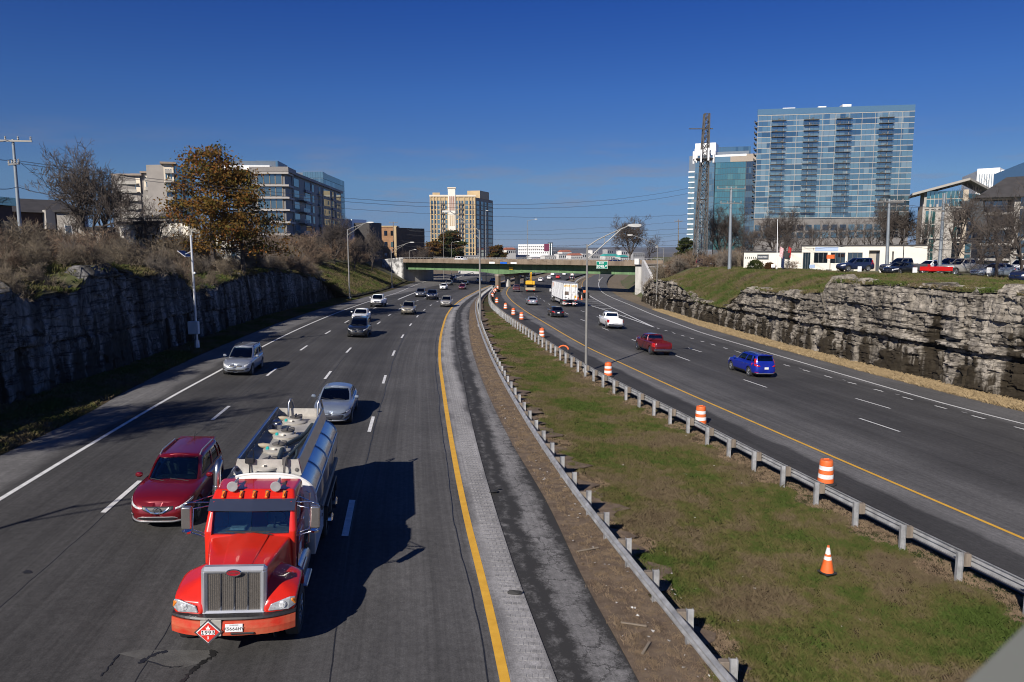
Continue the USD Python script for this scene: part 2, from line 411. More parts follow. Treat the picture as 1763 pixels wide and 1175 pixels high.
def asphalt(name, ramp, lo, hi, speck=.25, crack=0.):
    """pavement: colour across the carriageway (distance from its yellow line) x streaks along it x grain"""
    nd = {'a': ('attribute', dict(attribute='st')), 's': ('separate_xyz', {}), 'g': ('geometry', {}),
          'nw': ('noise_texture', dict(scale=.35, detail=3.)),
          'wo': ('math', dict(math_type='multiply_add', value2=.9, value3=-.45)), 'ua': ('math', dict(math_type='add')),
          'u': ('map_range', dict(from_min=lo, from_max=hi, to_min=0., to_max=1., clamp=True)),
          'r': ('rgb_ramp', dict(ramp=[((q - lo) / (hi - lo), c) for q, c in ramp])),
          'mp': ('mapping', dict(scale=(2.2, .035, 1.))), 'n1': ('noise_texture', dict(scale=1., detail=5., roughness=.65)),
          'q1': ('map_range', dict(from_min=.25, from_max=.75, to_min=1 - speck, to_max=1 + speck)),
          'n2': ('noise_texture', dict(scale=34., detail=2.)), 'q2': ('map_range', dict(from_min=.25, from_max=.75, to_min=.75, to_max=1.25)),
          'n3': ('noise_texture', dict(scale=.22, detail=4.)), 'q3': ('map_range', dict(from_min=.3, from_max=.7, to_min=.82, to_max=1.18)),
          'mp4': ('mapping', dict(scale=(9., .05, 1.))), 'n4': ('noise_texture', dict(scale=1., detail=4., roughness=.7)), 'q4': ('map_range', dict(from_min=.3, from_max=.72, to_min=.86, to_max=1.24)),
          'n5': ('noise_texture', dict(scale=5.5, detail=6., roughness=.8)), 'q5': ('map_range', dict(from_min=.3, from_max=.7, to_min=.72, to_max=1.28)), 'm3': ('math', dict(math_type='multiply')), 'm4': ('math', dict(math_type='multiply')),
          'm1': ('math', dict(math_type='multiply')), 'm2': ('math', dict(math_type='multiply')), 'mm': ('mix', dict(mix_type='multiply', fac=1.)),
          'bp': ('bump', dict(strength=.25, distance=.01)), 'p': ('principled_bsdf', dict(roughness=.82, specular_ior_level=.25))}
    ln = [('a.vector', 's.vector'), ('g.position', 'nw.vector'), ('nw.fac', 'wo.value1'), ('s.x', 'ua.value1'), ('wo.value', 'ua.value2'), ('ua.value', 'u.value'), ('u.result', 'r.fac'), ('a.vector', 'mp.vector'),
          ('mp.vector', 'n1.vector'), ('n1.fac', 'q1.value'), ('g.position', 'n2.vector'), ('n2.fac', 'q2.value'), ('g.position', 'n3.vector'), ('n3.fac', 'q3.value'),
          ('q1.result', 'm1.value1'), ('q2.result', 'm1.value2'), ('m1.value', 'm2.value1'), ('q3.result', 'm2.value2'),
          ('a.vector', 'mp4.vector'), ('mp4.vector', 'n4.vector'), ('n4.fac', 'q4.value'), ('g.position', 'n5.vector'), ('n5.fac', 'q5.value'), ('q4.result', 'm3.value1'), ('q5.result', 'm3.value2'), ('m2.value', 'm4.value1'), ('m3.value', 'm4.value2'),
          ('r.color', 'mm.color1'), ('m4.value', 'mm.color2'), ('n2.fac', 'bp.height'), ('bp.normal', 'p.normal')]
    col = 'mm.color'
    if crack:
        nd |= {'v': ('voronoi_texture', dict(feature='distance_to_edge', scale=1.35)), 'nv': ('noise_texture', dict(scale=1.9, detail=6., roughness=.7)), 'av': ('mix', dict(mix_type='add', fac=.9)),
               'cr': ('rgb_ramp', dict(ramp=[(0, (0, 0, 0)), (.008, (.1, .1, .1)), (.026, (1, 1, 1)), (1, (1, 1, 1))])),
               'pn': ('noise_texture', dict(scale=2.2, detail=9., roughness=.85)), 'pr': ('rgb_ramp', dict(ramp=[(.40, (0, 0, 0)), (.6, (1, 1, 1))])),
               'tar': ('color', dict(value=(.038, .037, .036))), 'c1': ('mix', {}), 'c2': ('mix', {}),
               'su': ('rgb_ramp', dict(ramp=[((q - lo) / (hi - lo), (c,) * 3) for q, c in ((-.2, .1), (.25, .45), (.5, .1), (.72, .5), (1.0, 1.), (1.3, .9), (1.6, .5), (1.9, 0.))])), 'pm': ('math', dict(math_type='multiply'))}
        ln += [('g.position', 'nv.vector'), ('g.position', 'av.color1'), ('nv.color', 'av.color2'), ('av.color', 'v.vector'), ('v.distance', 'cr.fac'), ('g.position', 'pn.vector'),
               ('u.result', 'su.fac'), ('su.color', 'pm.value1'), ('pn.fac', 'pa.value1'), ('su.color', 'pa.value2'), ('pa.value', 'pr.fac'),
               ('pr.color', 'c1.fac'), ('tar.color', 'c1.color1'), (col, 'c1.color2'), ('cr.color', 'c2.fac'), ('tar.color', 'c2.color1'), ('c1.color', 'c2.color2')]
        nd['pa'] = ('math', dict(math_type='multiply_add', value2=.5, value3=0.))
        nd['pa'] = ('math', dict(math_type='add'))
        nd['hs'] = ('math', dict(math_type='multiply_add', value2=.36, value3=-.22))
        ln = [q for q in ln if q != ('su.color', 'pa.value2')] + [('su.color', 'hs.value1'), ('hs.value', 'pa.value2')]
        del nd['pm']
        ln = [q for q in ln if not q[1].startswith('pm.')]
        col = 'c2.color'
    ln.append((col, 'p.base_color'))
    return usdkit.material(stage, '/World/Looks/' + name, nd, ln, surface='p.BSDF')


_d = lambda v: (v * 1.0, v * .975, v * .96)
_l = lambda v: _d(v * .86)
LANE = [(-19.5, _l(.15)), (-15.4, _l(.15)), (-14.95, _l(.07)), (-14.4, _l(.066)), (-12.8, _l(.055)), (-11, _l(.067)), (-9.2, _l(.056)), (-7.3, _l(.07)), (-5.5, _l(.055)), (-4.0, _l(.072)), (-3.4, _l(.086)), (-2.7, _l(.08)), (-1.8, _l(.098)),
        (-.9, _l(.085)), (-.15, _l(.1)), (.1, _d(.17)), (.35, _d(.26)), (.8, _d(.29)), (1.05, _d(.2)), (1.25, _d(.075)), (2.2, _d(.07)), (2.6, _d(.065))]
ASL = asphalt('asphalt_left', LANE, -19.5, 2.6)
ASB = asphalt('asphalt_old', [(-1, _d(.17)), (3, _d(.19))], -1, 3, .2, crack=1.)
ASR = asphalt('asphalt_right', [(-4.2, _l(.10)), (-3.5, _l(.075)), (-2.9, _l(.05)), (-1.5, _l(.055)), (-1.25, _l(.15)), (-.7, _l(.16)), (-.2, _l(.15)), (.2, _l(.115)), (1.2, _l(.10)), (2.6, _l(.115)), (3.8, _l(.085)), (4.8, _l(.062)), (6.6, _l(.075)), (7.6, _l(.062)), (9.3, _l(.06)),
                                 (11, _l(.07)), (12.6, _l(.062)), (14.6, _l(.075)), (15.6, _l(.07)), (16.4, _l(.11)), (20.5, _l(.12))], -4.2, 20.5)
ASF = mat('asphalt_far', (.085, .083, .08), .85, .2, .6)
YELLOW = mat('yellow_marking', (.62, .33, .03), .6, .18, 3., c2=(.75, .42, .045))
WMARK = mat('white_marking', (.55, .55, .54), .6, .2, 4., c2=(.78, .78, .76))
WWORN = mat('worn_marking', (.22, .22, .215), .7, .2, 5., c2=(.42, .42, .41))
TAR = mat('tar', (.02, .02, .02), .5, .3, 4.)
PATCHM = mat('asphalt_patch', (.085, .083, .078), .85, .25, 2.5, bump=.4, bs=30.)
yn = np.concatenate([np.arange(-40, 10, 5.), np.arange(10, 130, 1.), np.arange(130, 421, 4.)])

GRASSG = usdkit.material(stage, '/World/Looks/turf', {
    'g': ('geometry', {}), 'n': ('noise_texture', dict(scale=.28, detail=5., roughness=.65)), 'r': ('rgb_ramp', dict(ramp=[(.34, (.06, .043, .027)), (.47, (.075, .056, .033)), (.53, (.05, .052, .02)), (.6, (.03, .047, .012))])),
    'n2': ('noise_texture', dict(scale=14., detail=4.)), 'q': ('map_range', dict(from_min=.3, from_max=.7, to_min=.55, to_max=1.5)), 'mm': ('mix', dict(mix_type='multiply', fac=1.)),
    'bp': ('bump', dict(strength=.8, distance=.06)), 'p': ('principled_bsdf', dict(roughness=.95, specular_ior_level=.1))},
    [('g.position', 'n.vector'), ('n.fac', 'r.fac'), ('g.position', 'n2.vector'), ('n2.fac', 'q.value'), ('r.color', 'mm.color1'), ('q.result', 'mm.color2'), ('n2.fac', 'bp.height'), ('bp.normal', 'p.normal'), ('mm.color', 'p.base_color')], surface='p.BSDF')
DIRT = mat('verge_dirt', (.10, .075, .05), .95, .4, 1.2, c2=(.2, .155, .095), bump=.6, bs=18., detail=7.)

# the ground under the whole cutting, then the sheets that lie on it
P = np.stack(np.meshgrid(np.linspace(-70, 90, 81), yn, indexing='ij'), -1)
Z = g(P[..., 0], P[..., 1]) - .6
solo('ground', MB().grid(np.dstack([P, Z])), DIRT, kind='structure', smooth=True)
m, uv = strip(LP, BL, yn, 40, 0., uc=YL); hwl = thing('left_carriageway', None, None, kind='structure'); part(hwl, 'asphalt', m, ASL, uv=uv)
m, uv = strip(BL, BR, yn[yn < 300], 8, -.03, uc=BL); part(hwl, 'old_asphalt', m, ASB, uv=uv)
yr = yn[yn <= 186]
m, uv = strip(RS, lambda y: np.where(y < 178, RP(y), RP(y)), yr, 40, 0., uc=RY); hwr = thing('right_carriageway', None, None, kind='structure'); part(hwr, 'asphalt', m, ASR, uv=uv)
m, uv = strip(lambda y: RY(y) - 1.3, GL, yn[yn > 181], 10, -.005, uc=RY); part(hwr, 'asphalt', m, ASR, uv=uv)
m, uv = strip(GR, RP, yn[yn > 181], 10, -.007, uc=RY); part(hwr, 'asphalt', m, ASF)
m, uv = strip(BR, RS, yn[yn < 215], 14, -.035, .22); solo('median', m, GRASSG, kind='structure', smooth=True)
MD = lambda y: BR(y) + np.minimum(2.1 + .5 * np.sin(np.asarray(y) * 1.9) * np.sin(np.asarray(y) * .61) + .3 * np.sin(np.asarray(y) * 5.3), (RS(y) - BR(y)) * .45)
LEAFD = mat('leaf_litter', (.075, .05, .033), .95, .4, 3., c2=(.17, .125, .085), bump=.8, bs=30., detail=8.)
m, uv = strip(BR, MD, np.concatenate([np.arange(5, 60, .35), np.arange(60, 215, 2.)]), 5, -.02, .0); solo('median_edge', m, LEAFD, kind='structure', smooth=True)
m, uv = strip(lambda y: LB(y) - .8, LP, yn[yn < 250], 6, .005); solo('left_verge', m, GRASSG, kind='structure')
m, uv = strip(RP, lambda y: RB(y) + .8, yn[yn < 250], 6, .005); solo('right_verge', m, DIRT, kind='structure')


def line(parent, name, c, y0, y1, w, m, dz=.006, off=0., step=1.5):
    ys = np.linspace(y0, y1, max(int((y1 - y0) / step), 2))
    return part(parent, name, strip(lambda y: c(y) + off - w / 2, lambda y: c(y) + off + w / 2, ys, 2, dz)[0], m)


def sec(c, y):
    return math.sqrt(1 + ((float(c(y + .5)) - float(c(y - .5)))) ** 2)


line(hwl, 'yellow_line', YL, -30, 340, .21, YELLOW)
line(hwl, 'white_line', LW, -30, 330, .17, WMARK)
line(hwr, 'yellow_line', RY, -30, 340, .17, YELLOW)
line(hwr, 'white_line', RW, 5, 330, .19, WMARK)
line(hwr, 'gore_line', GL, 90.5, 186, .24, WMARK)
line(hwr, 'gore_line', GR, 91.5, 240, .24, WMARK)
line(hwr, 'slip_road_yellow_line', lambda y: GR(y) + .3, 186, 340, .16, YELLOW)
line(hwl, 'merge_line', curve([(-20.77, 134.4), (-22.35, 166), (-24.2, 200)]), 134, 200, .3, WMARK)
for i, (k, y0) in enumerate(((-10.98, 21.6 - 36.4), (-7.32, 21.5 - 36.6), (-3.66, 20.6 - 36.4))):
    for q in range(22):
        y = y0 + q * 12.08
        c = lambda t, k=k: YL(t) + k * np.array([sec(YL, float(s)) for s in np.atleast_1d(t)])
        if y > 165 or (i == 0 and y > 125):
            continue
        line(hwl, 'lane_dash', c, y, y + 3.05, .16 if q != 3 or i != 2 else .2, WMARK)
L1 = curve([(22.57, 28), (19.35, 40.2), (15.88, 55.28), (11.3, 83), (7.5, 118), (6.2, 150), (5.5, 190)])
L2 = curve([(26.6, 28), (24.11, 38.19), (21.87, 46.73), (16.8, 70.25), (13.9, 90), (11.5, 112)])
for q in range(18):
    y = 40.1 + (q - 4) * 11.75
    line(hwr, 'lane_dash', L1, y - 2.9, y, .13, WMARK)
for q in range(-3, 7):
    y = 46.2 + q * 11.75
    line(hwr, 'lane_dash', L2, y - 2.9, y, .13, WMARK)
DT = curve([(34.0, 20), (26.84, 42.76), (24.38, 53.07), (22.82, 59.84), (21.05, 68.7), (20.11, 74.08), (18.65, 83.28), (17.85, 88.91)])
for q in range(26):
    y = 23 + q * 2.62
    line(hwr, 'exit_lane_dash', DT, y, y + .85, .16, WMARK, step=.9)
    if q % 2:
        line(hwr, 'worn_exit_lane_dash', DT, y + 1.5, y + 1.85, .12, WWORN, off=.28, step=.9)
for q in range(9):                                                            # the chevrons in the gore
    y = 100 + q * 8.
    a, b = float(GL(y)) + .3, float(GR(y)) - .3
    part(hwr, 'gore_stripe', MB().quad(*[(x, yy, float(g(x, yy)) + .005) for x, yy in ((a, y), (b, y + 1.2), (b, y + 1.75), (a, y + .55))]), WWORN if q % 3 else WMARK)
m = MB()
for q in range(260):                                                          # milled rumble strip beside the yellow line
    y = 9 + q * .3
    for k in range(5):
        x = float(YL(y)) + .42 + k * .115
        m.box((x, y, float(g(x, y)) + .002), (.085, .12, .009), -.12)
part(hwl, 'rumble_strip', m, mat('rumble', (.25, .245, .24), .8, .3, 3.), kind='stuff')
for off, w in ((-3.45, .03), (-7.2, .02), (-11.1, .02), (-.35, .035)):        # sealed joints
    ys = np.arange(8, 75, .35)
    wob = np.cumsum(RN.normal(0, .012, len(ys))); wob -= np.linspace(0, wob[-1], len(ys))
    f = PchipInterpolator(ys, wob)
    line(hwl, 'sealed_joint', lambda y, off=off, f=f: YL(y) + off + f(np.clip(y, 8, 74.6)), 8, 74, w, TAR, .004, step=.35)


def blob(pts, c, m, dz, n=4):
    P_ = np.array([gp(*p) for p in pts])
    q = MB(); ce = P_.mean(0)
    for i in range(len(P_)):
        q.add([ce + [0, 0, dz], P_[i] + [0, 0, dz], P_[(i + 1) % len(P_)] + [0, 0, dz]], [[0, 1, 2]])
    return part(hwl, c, q, m)


def crackline(pts, w, m=TAR, dz=.008):
    P_ = []
    for a, b in zip(pts[:-1], pts[1:]):
        for t in np.linspace(0, 1, 7)[:-1]:
            P_.append(gp(a[0] + (b[0] - a[0]) * t, a[1] + (b[1] - a[1]) * t))
    P_ = np.array(P_); P_[:, :2] += RN.normal(0, .018, (len(P_), 2))
    ww = w * (.3 + RN.random(len(P_)) * 1.2)
    n = np.gradient(P_, axis=0)[:, [1, 0, 2]] * [-1, 1, 0]; n /= np.linalg.norm(n, axis=1, keepdims=True)
    q = MB().grid(np.stack([P_ - n * ww[:, None], P_ + n * ww[:, None]], 1) + [0, 0, dz])
    part(hwl, 'crack', q, m)


blob([(203, 1126), (240, 1119), (300, 1120), (361, 1120), (368, 1128), (345, 1142), (318, 1150), (280, 1146), (245, 1136)], 'broken_patch', PATCHM, .004)
for pts, w in (([(238, 1143), (255, 1132), (275, 1124), (290, 1121)], .05), ([(362, 1119), (368, 1130), (350, 1140), (335, 1150), (322, 1165), (306, 1180)], .05), ([(205, 1127), (190, 1145), (172, 1168)], .02),
               ([(243, 1137), (290, 1150), (320, 1148)], .012), ([(52, 988), (45, 983), (40, 990)], .05)):
    crackline(pts, w)
for px, py, s in ((888, 1022, .09), (851, 848, .07), (860, 843, .05)):        # scraps of tyre on the shoulder
    a = gp(px, py)
    v, f = hull(RN.normal(0, s, (14, 3)) * [1.2, .8, .3]); solo('tyre_scrap', (v + a + [0, 0, .03], f), BLACK, {1022: 'small dark tyre scrap on the pale shoulder near the rumble strip', 848: 'small dark scrap at the edge of the old asphalt strip', 843: 'tiny dark scrap on the old asphalt beside another scrap'}[py], 'debris')

# ---------------------------------------------------------------- rock cuts and the ground above them
def crest(pts, c):
    o = []
    for px, py in pts:
        d = ray(px, py)
        y = np.linspace(10, 220, 4000)
        k = int(np.argmin(np.abs(d[0] * y - c(y))))
        o.append((y[k], H + d[2] * y[k]))
    o.sort()
    y, z = np.array(o).T
    return lambda t: np.interp(t, y, z)


LT = crest([(0, 500), (20, 489), (54, 517), (70, 505), (99, 500), (120, 502), (146, 497), (157, 456), (185, 452), (211, 457), (245, 472), (268, 470), (289, 457), (310, 462), (320, 472), (340, 500), (374, 492), (400, 478), (419, 472), (476, 463), (510, 468), (535, 475), (560, 480), (578, 488)], lambda y: LB(y))
RT = crest([(1101, 490), (1115, 486), (1133, 482), (1155, 485), (1176, 499), (1191, 515), (1217, 523), (1247, 530), (1251, 517), (1262, 512), (1272, 499), (1300, 498), (1340, 504), (1400, 502), (1416, 500), (1419, 478), (1470, 479), (1500, 485), (1532, 487), (1590, 489), (1650, 494), (1762, 500)], lambda y: RB(y))
sm = lambda a, b, t: np.clip((t - a) / (b - a), 0, 1) ** 2 * (3 - 2 * np.clip((t - a) / (b - a), 0, 1))


def nz(X, Y, s, seed=0, o=4):
    return meshkit.fbm(np.stack([X * s, Y * s, X * 0 + seed], -1), o, seed) - .5


_yy = np.arange(0, 240, .5)
_k = np.exp(-(np.arange(-16, 17) / 7.) ** 2); _k /= _k.sum()
_lt = np.convolve(np.pad(LT(_yy), 16, 'edge'), _k, 'valid')
LTS = lambda t: np.interp(t, _yy, _lt)


def left_z(x, y):
    x, y = np.asarray(x, float), np.asarray(y, float)
    d = LB(y) - x
    cl = np.minimum(LT(y), LTS(y)) * (1 - sm(.6, 2.5, d)) + LTS(y) * sm(.6, 2.5, d) + .05 * np.clip(d, 0, 8) + .35 * sm(8, 30, d) * 2 - .3 * (1 - sm(0, 1.2, d))
    sl = np.minimum(g(LB(y), y) + .5 * np.maximum(d + 3.0, 0), 4.9 + .03 * d)
    k = sm(116, 132, y)
    return cl * (1 - k) + sl * k + .5 * nz(x, y, .25, 3) + .15 * nz(x, y, 1.1, 4)


def right_z(x, y):
    x, y = np.asarray(x, float), np.asarray(y, float)
    d = x - RB(y)
    zp = 5.25 - .45 * sm(75, 95, y) - .5 * sm(110, 150, y)
    zc = RT(y) - .15
    k = sm(.4, 9., d)
    k2 = sm(140, 165, y)
    lo = np.minimum(zc, zp)
    z = lo + (zp - lo) * k
    bank = np.minimum(g(RB(y), y) + .75 * np.maximum(d - 1.2, 0), 4.1)
    return z * (1 - k2) + bank * k2 + .35 * nz(x, y, .3, 8) * sm(25, 6, d) + .12 * nz(x, y, 1.1, 9) * sm(30, 10, d)


SCRUB = mat('scrub_ground', (.085, .062, .038), .95, .3, .5, c2=(.075, .085, .025), bump=.7, bs=9., detail=7.)
BANK = mat('grass_bank', (.11, .085, .05), .95, .3, .45, c2=(.065, .088, .022), bump=.8, bs=7., detail=7., lo=.4, hi=.6)
dd = np.concatenate([np.linspace(.35, 4, 9), np.linspace(5, 20, 12), np.linspace(24, 150, 14)])
ys = np.arange(0, 300, 1.5)
Y, D = np.meshgrid(ys, dd, indexing='ij')
X = LB(Y) - D * np.where(Y > 125, 1, 1); Xs = np.where(Y > 118, LB(Y) - D + .35 + 2.6 * sm(118, 134, Y), X)
solo('left_terrain', MB().grid(np.stack([Xs, Y, left_z(Xs, Y)], -1).transpose(1, 0, 2)), SCRUB, kind='structure', smooth=True)
Y, D = np.meshgrid(np.arange(15, 300, 1.5), dd, indexing='ij')
X = RB(Y) + D
solo('right_terrain', MB().grid(np.stack([X, Y, right_z(X, Y)], -1)), BANK, kind='structure', smooth=True)


def cellnoise(A, B_, seed):
    """random level per ragged cell, for broken faces"""
    i, j = np.floor(A), np.floor(B_)
    best, val = np.full(A.shape, 9.), np.zeros(A.shape)
    for di in (-1, 0, 1):
        for dj in (-1, 0, 1):
            ci, cj = i + di, j + dj
            h = np.sin(ci * 127.1 + cj * 311.7 + seed * 17.3) * 43758.5453; h1 = h - np.floor(h)
            h = np.sin(ci * 269.5 + cj * 183.3 + seed * 7.1) * 43758.5453; h2 = h - np.floor(h)
            d = np.abs(A - ci - .15 - .7 * h1) * .8 + np.abs(B_ - cj - .15 - .7 * h2)
            m = d < best
            h = np.sin(ci * 12.9 + cj * 78.2 + seed) * 43758.5453
            val = np.where(m, h - np.floor(h), val); best = np.where(m, d, best)
    return val - .5


def cliff(name, c, top, y0, y1, sgn, seed, ledge, drill, rough):
    """a blasted rock face: beds of stone, stepped and split, with drill marks and broken faces"""
    rn = np.random.default_rng(seed)
    yy = [y0]
    while yy[-1] < y1:
        yy.append(yy[-1] + max(.085, .0027 * yy[-1]))
    yy = np.array(yy); nv = 88
    b = g(c(yy), yy) - .3
    T = np.linspace(0, 1, nv)
    tp = top(yy) + .5 * cellnoise(yy / 1.9, yy * 0, seed + 40) + .25 * cellnoise(yy / .7, yy * 0, seed + 41)
    hgt = tp - b
    Zv = b[:, None] + hgt[:, None] * T[None]
    Yv = np.repeat(yy[:, None], nv, 1)
    up = tp[:, None] - Zv
    lv = Zv + 1.3 * nz(Yv, Zv * 0, .05, seed) + .35 * nz(Yv, Zv, .5, seed + 1) + .02 * Yv
    edges = np.cumsum(rn.choice(ledge, 60)) - 9.
    k = np.searchsorted(edges, lv)
    dist = np.minimum(np.abs(lv - edges[np.clip(k - 1, 0, 59)]), np.abs(edges[np.clip(k, 0, 59)] - lv))
    bedoff = rn.normal(0, .17 if rough > .5 else .1, 62)[k]
    blen = rn.uniform(1.0, 4.2, 62)[k]; sh = rn.uniform(0, 9, 62)[k]
    s = Yv + .5 * nz(Yv, Zv, .6, seed + 2)
    blk = np.floor(s / blen + sh); fr = (s / blen + sh) - blk
    h = np.sin(blk * 12.9898 + k * 78.233 + seed) * 43758.5453; rnd = h - np.floor(h)
    tilt = (fr - .5) * (np.modf(rnd * 7.3)[0] - .5) * .35
    bd = np.minimum(fr, 1 - fr) * blen
    wy, wz = Yv + .35 * nz(Yv, Zv, 1.2, seed + 11), Zv + .3 * nz(Yv, Zv, 1.1, seed + 12)
    o = bedoff + .3 * (rnd - .5) + tilt + .9 * nz(Yv, Zv * .3, .22, seed + 5)
    o += rough * (.34 * cellnoise(wy / 1.3, wz / .8, seed + 20) + .2 * cellnoise(wy / .5, wz / .33, seed + 21) + .16 * nz(Yv, Zv, 3.5, seed + 7) + .1 * nz(Yv, Zv, 9., seed + 9))
    o -= rough * (.2 * np.exp(-(dist / .06) ** 2) * (nz(Yv, Zv, .4, seed + 13) > -.08) + .16 * np.exp(-(bd / .06) ** 2) * (rnd > .35))
    if rough < .8:
        o -= .45 * np.exp(-((lv - edges[len(edges) // 3]) / .1) ** 2) * 0
    if drill:
        sd = s + .05 * nz(Yv, Zv, .8, seed + 15)
        o -= .13 * np.exp(-(((sd % drill) - drill / 2) / .055) ** 2) * ((up < 2.2) if rough > .55 else (nz(Yv, Zv * .2, .25, seed + 16) > .02))
    o = o * sm(y0, y0 + 2, Yv) - .5 * sm(.5, 0., up) * (.3 + rnd * .7)
    X = c(Yv) - sgn * o + sgn * .07 * (Zv - b[:, None])
    P_ = np.stack([X, Yv, Zv], -1)
    lip = P_[:, -1:] + np.array([[[sgn * .7, 0, .02]]]); lip2 = lip + np.array([[[sgn * 1.0, 0, -.9]]])
    P_ = np.concatenate([P_, lip, lip2], 1)
    q = P_ if sgn < 0 else P_[::-1]
    return solo(name, MB().grid(q), ROCKL if sgn < 0 else ROCKR, kind='structure', smooth=28)


def rock(name, dark, mid, pale, moss, wet, mscale):
    return usdkit.material(stage, '/World/Looks/' + name, {
        'g': ('geometry', {}), 'mv': ('mapping', dict(scale=(1, 1, .16))), 'n1': ('noise_texture', dict(scale=.9, detail=6., roughness=.65)),
        'r1': ('rgb_ramp', dict(ramp=[(.3, dark), (.46, mid), (.66, pale)])),
        'n2': ('noise_texture', dict(scale=2.6, detail=6., roughness=.7)), 'q2': ('map_range', dict(from_min=.3, from_max=.7, to_min=.5, to_max=1.4)), 'mm': ('mix', dict(mix_type='multiply', fac=1.)),
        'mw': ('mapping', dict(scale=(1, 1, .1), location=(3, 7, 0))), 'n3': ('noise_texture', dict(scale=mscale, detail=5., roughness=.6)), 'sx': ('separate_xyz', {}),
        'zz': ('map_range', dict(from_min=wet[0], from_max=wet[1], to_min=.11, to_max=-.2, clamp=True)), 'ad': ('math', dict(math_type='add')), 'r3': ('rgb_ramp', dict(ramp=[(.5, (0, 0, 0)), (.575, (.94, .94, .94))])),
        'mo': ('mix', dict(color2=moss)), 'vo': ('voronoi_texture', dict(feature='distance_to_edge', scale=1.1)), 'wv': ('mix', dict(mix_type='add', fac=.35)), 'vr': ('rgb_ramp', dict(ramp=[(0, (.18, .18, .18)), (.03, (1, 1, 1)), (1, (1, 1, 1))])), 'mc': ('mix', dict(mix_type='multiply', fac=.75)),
        'mh': ('mapping', dict(scale=(.16, .16, 1.5))), 'nh': ('noise_texture', dict(scale=1.25, detail=5., roughness=.55)), 'hr': ('rgb_ramp', dict(ramp=[(.468, (1, 1, 1)), (.492, (.12, .12, .12)), (.505, (.16, .16, .16)), (.53, (1, 1, 1))])), 'mk': ('mix', dict(mix_type='multiply', fac=.85)),
        'bp': ('bump', dict(strength=.7, distance=.12)), 'p': ('principled_bsdf', dict(roughness=.9, specular_ior_level=.2))},
        [('g.position', 'mh.vector'), ('mh.vector', 'nh.vector'), ('nh.fac', 'hr.fac'), ('mc.color', 'mk.color1'), ('hr.color', 'mk.color2'), ('g.position', 'mv.vector'), ('mv.vector', 'n1.vector'), ('n1.fac', 'r1.fac'), ('g.position', 'n2.vector'), ('n2.fac', 'q2.value'), ('r1.color', 'mm.color1'), ('q2.result', 'mm.color2'),
         ('g.position', 'mw.vector'), ('mw.vector', 'n3.vector'), ('g.position', 'sx.vector'), ('sx.z', 'zz.value'), ('n3.fac', 'ad.value1'), ('zz.result', 'ad.value2'), ('ad.value', 'r3.fac'),
         ('g.position', 'wv.color1'), ('n2.color', 'wv.color2'), ('wv.color', 'vo.vector'), ('vo.distance', 'vr.fac'), ('mm.color', 'mc.color1'), ('vr.color', 'mc.color2'), ('r3.color', 'mo.fac'), ('mk.color', 'mo.color1'), ('mo.color', 'p.base_color'), ('n2.fac', 'bp.height'), ('bp.normal', 'p.normal')], surface='p.BSDF')


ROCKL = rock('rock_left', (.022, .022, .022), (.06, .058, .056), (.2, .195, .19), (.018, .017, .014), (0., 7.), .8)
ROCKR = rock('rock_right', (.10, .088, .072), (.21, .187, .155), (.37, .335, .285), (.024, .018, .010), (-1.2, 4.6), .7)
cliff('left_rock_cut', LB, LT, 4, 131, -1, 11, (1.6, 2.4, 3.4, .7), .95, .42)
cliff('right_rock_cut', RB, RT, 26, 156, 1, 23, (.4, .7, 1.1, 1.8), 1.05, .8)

# land beyond: falls gently away to hazy hills
FARG = mat('far_ground', (.06, .055, .045), .95, .4, .01, c2=(.12, .11, .1), detail=8.)
yy = np.concatenate([[285, 330, 400, 500], np.geomspace(700, 16000, 16)])
xx = np.linspace(-1, 1, 41)
Y, T = np.meshgrid(yy, xx, indexing='ij')
X = T * (250 + Y * 1.3)
Z = np.where(Y < 450, -8.5, np.interp(Y, [450, 1500, 8000, 16000], [-9, -17, -58, -58])) + np.where(np.abs(X) > 90, np.clip(10 - (Y - 300) * .03, 0, 10), 0)
solo('far_ground', MB().grid(np.stack([X, Y, Z], -1).transpose(1, 0, 2)), FARG, kind='structure')
HILL = mat('hill_woods', (.035, .04, .03), .95, .3, .003, c2=(.07, .065, .05), detail=8.)
for n, (y0, h0, sd) in enumerate(((7200, 38, 1), (9300, 54, 2))):
    xx = np.linspace(-9000, 10000, 160); tt = np.linspace(0, 1, 9)
    X, T = np.meshgrid(xx, tt, indexing='ij')
    hh = h0 * (.45 + 1.0 * (meshkit.fbm(np.stack([xx / 1100, xx * 0 + sd, xx * 0], -1), 5, sd)))
    Z = -62 + hh[:, None] * np.sin(T * math.pi / 2)
    solo('hills', MB().grid(np.stack([X, y0 + T * 900, Z], -1)), HILL, kind='structure', smooth=True)

# ================================================================ the road bridge ahead
BE, BW = np.array([31.8, 188.8]), np.array([-36.5, 244.6])                    # the near edge of the deck, right and left end
bu = (BE - BW) / np.linalg.norm(BE - BW); bn = np.array([-bu[1], bu[0]]); bn = bn if bn[1] > 0 else -bn
BLEN = float(np.linalg.norm(BE - BW))
bxf = rows((bu[0], bu[1], 0), (bn[0], bn[1], 0), (0, 0, 1), (BW[0], BW[1], 0))  # local x along the bridge from its left end, y away
GREEN = mat('bridge_green', (.11, .195, .092), .6, .25, .5, vs=(1, 1, .3))
DECKC = mat('parapet_concrete', (.13, .095, .065), .9, .35, .5, c2=(.24, .19, .14), vs=(1, 1, .35), detail=7.)
GRAFF = mat('patched_concrete', (.12, .12, .12), .9, .3, .55, c2=(.55, .55, .54), lo=.42, hi=.58, detail=6.)
br = thing('road_bridge', 'green steel girder road bridge with a brown concrete parapet crossing the motorway', 'bridge', matrix=bxf)
dk = 3.75
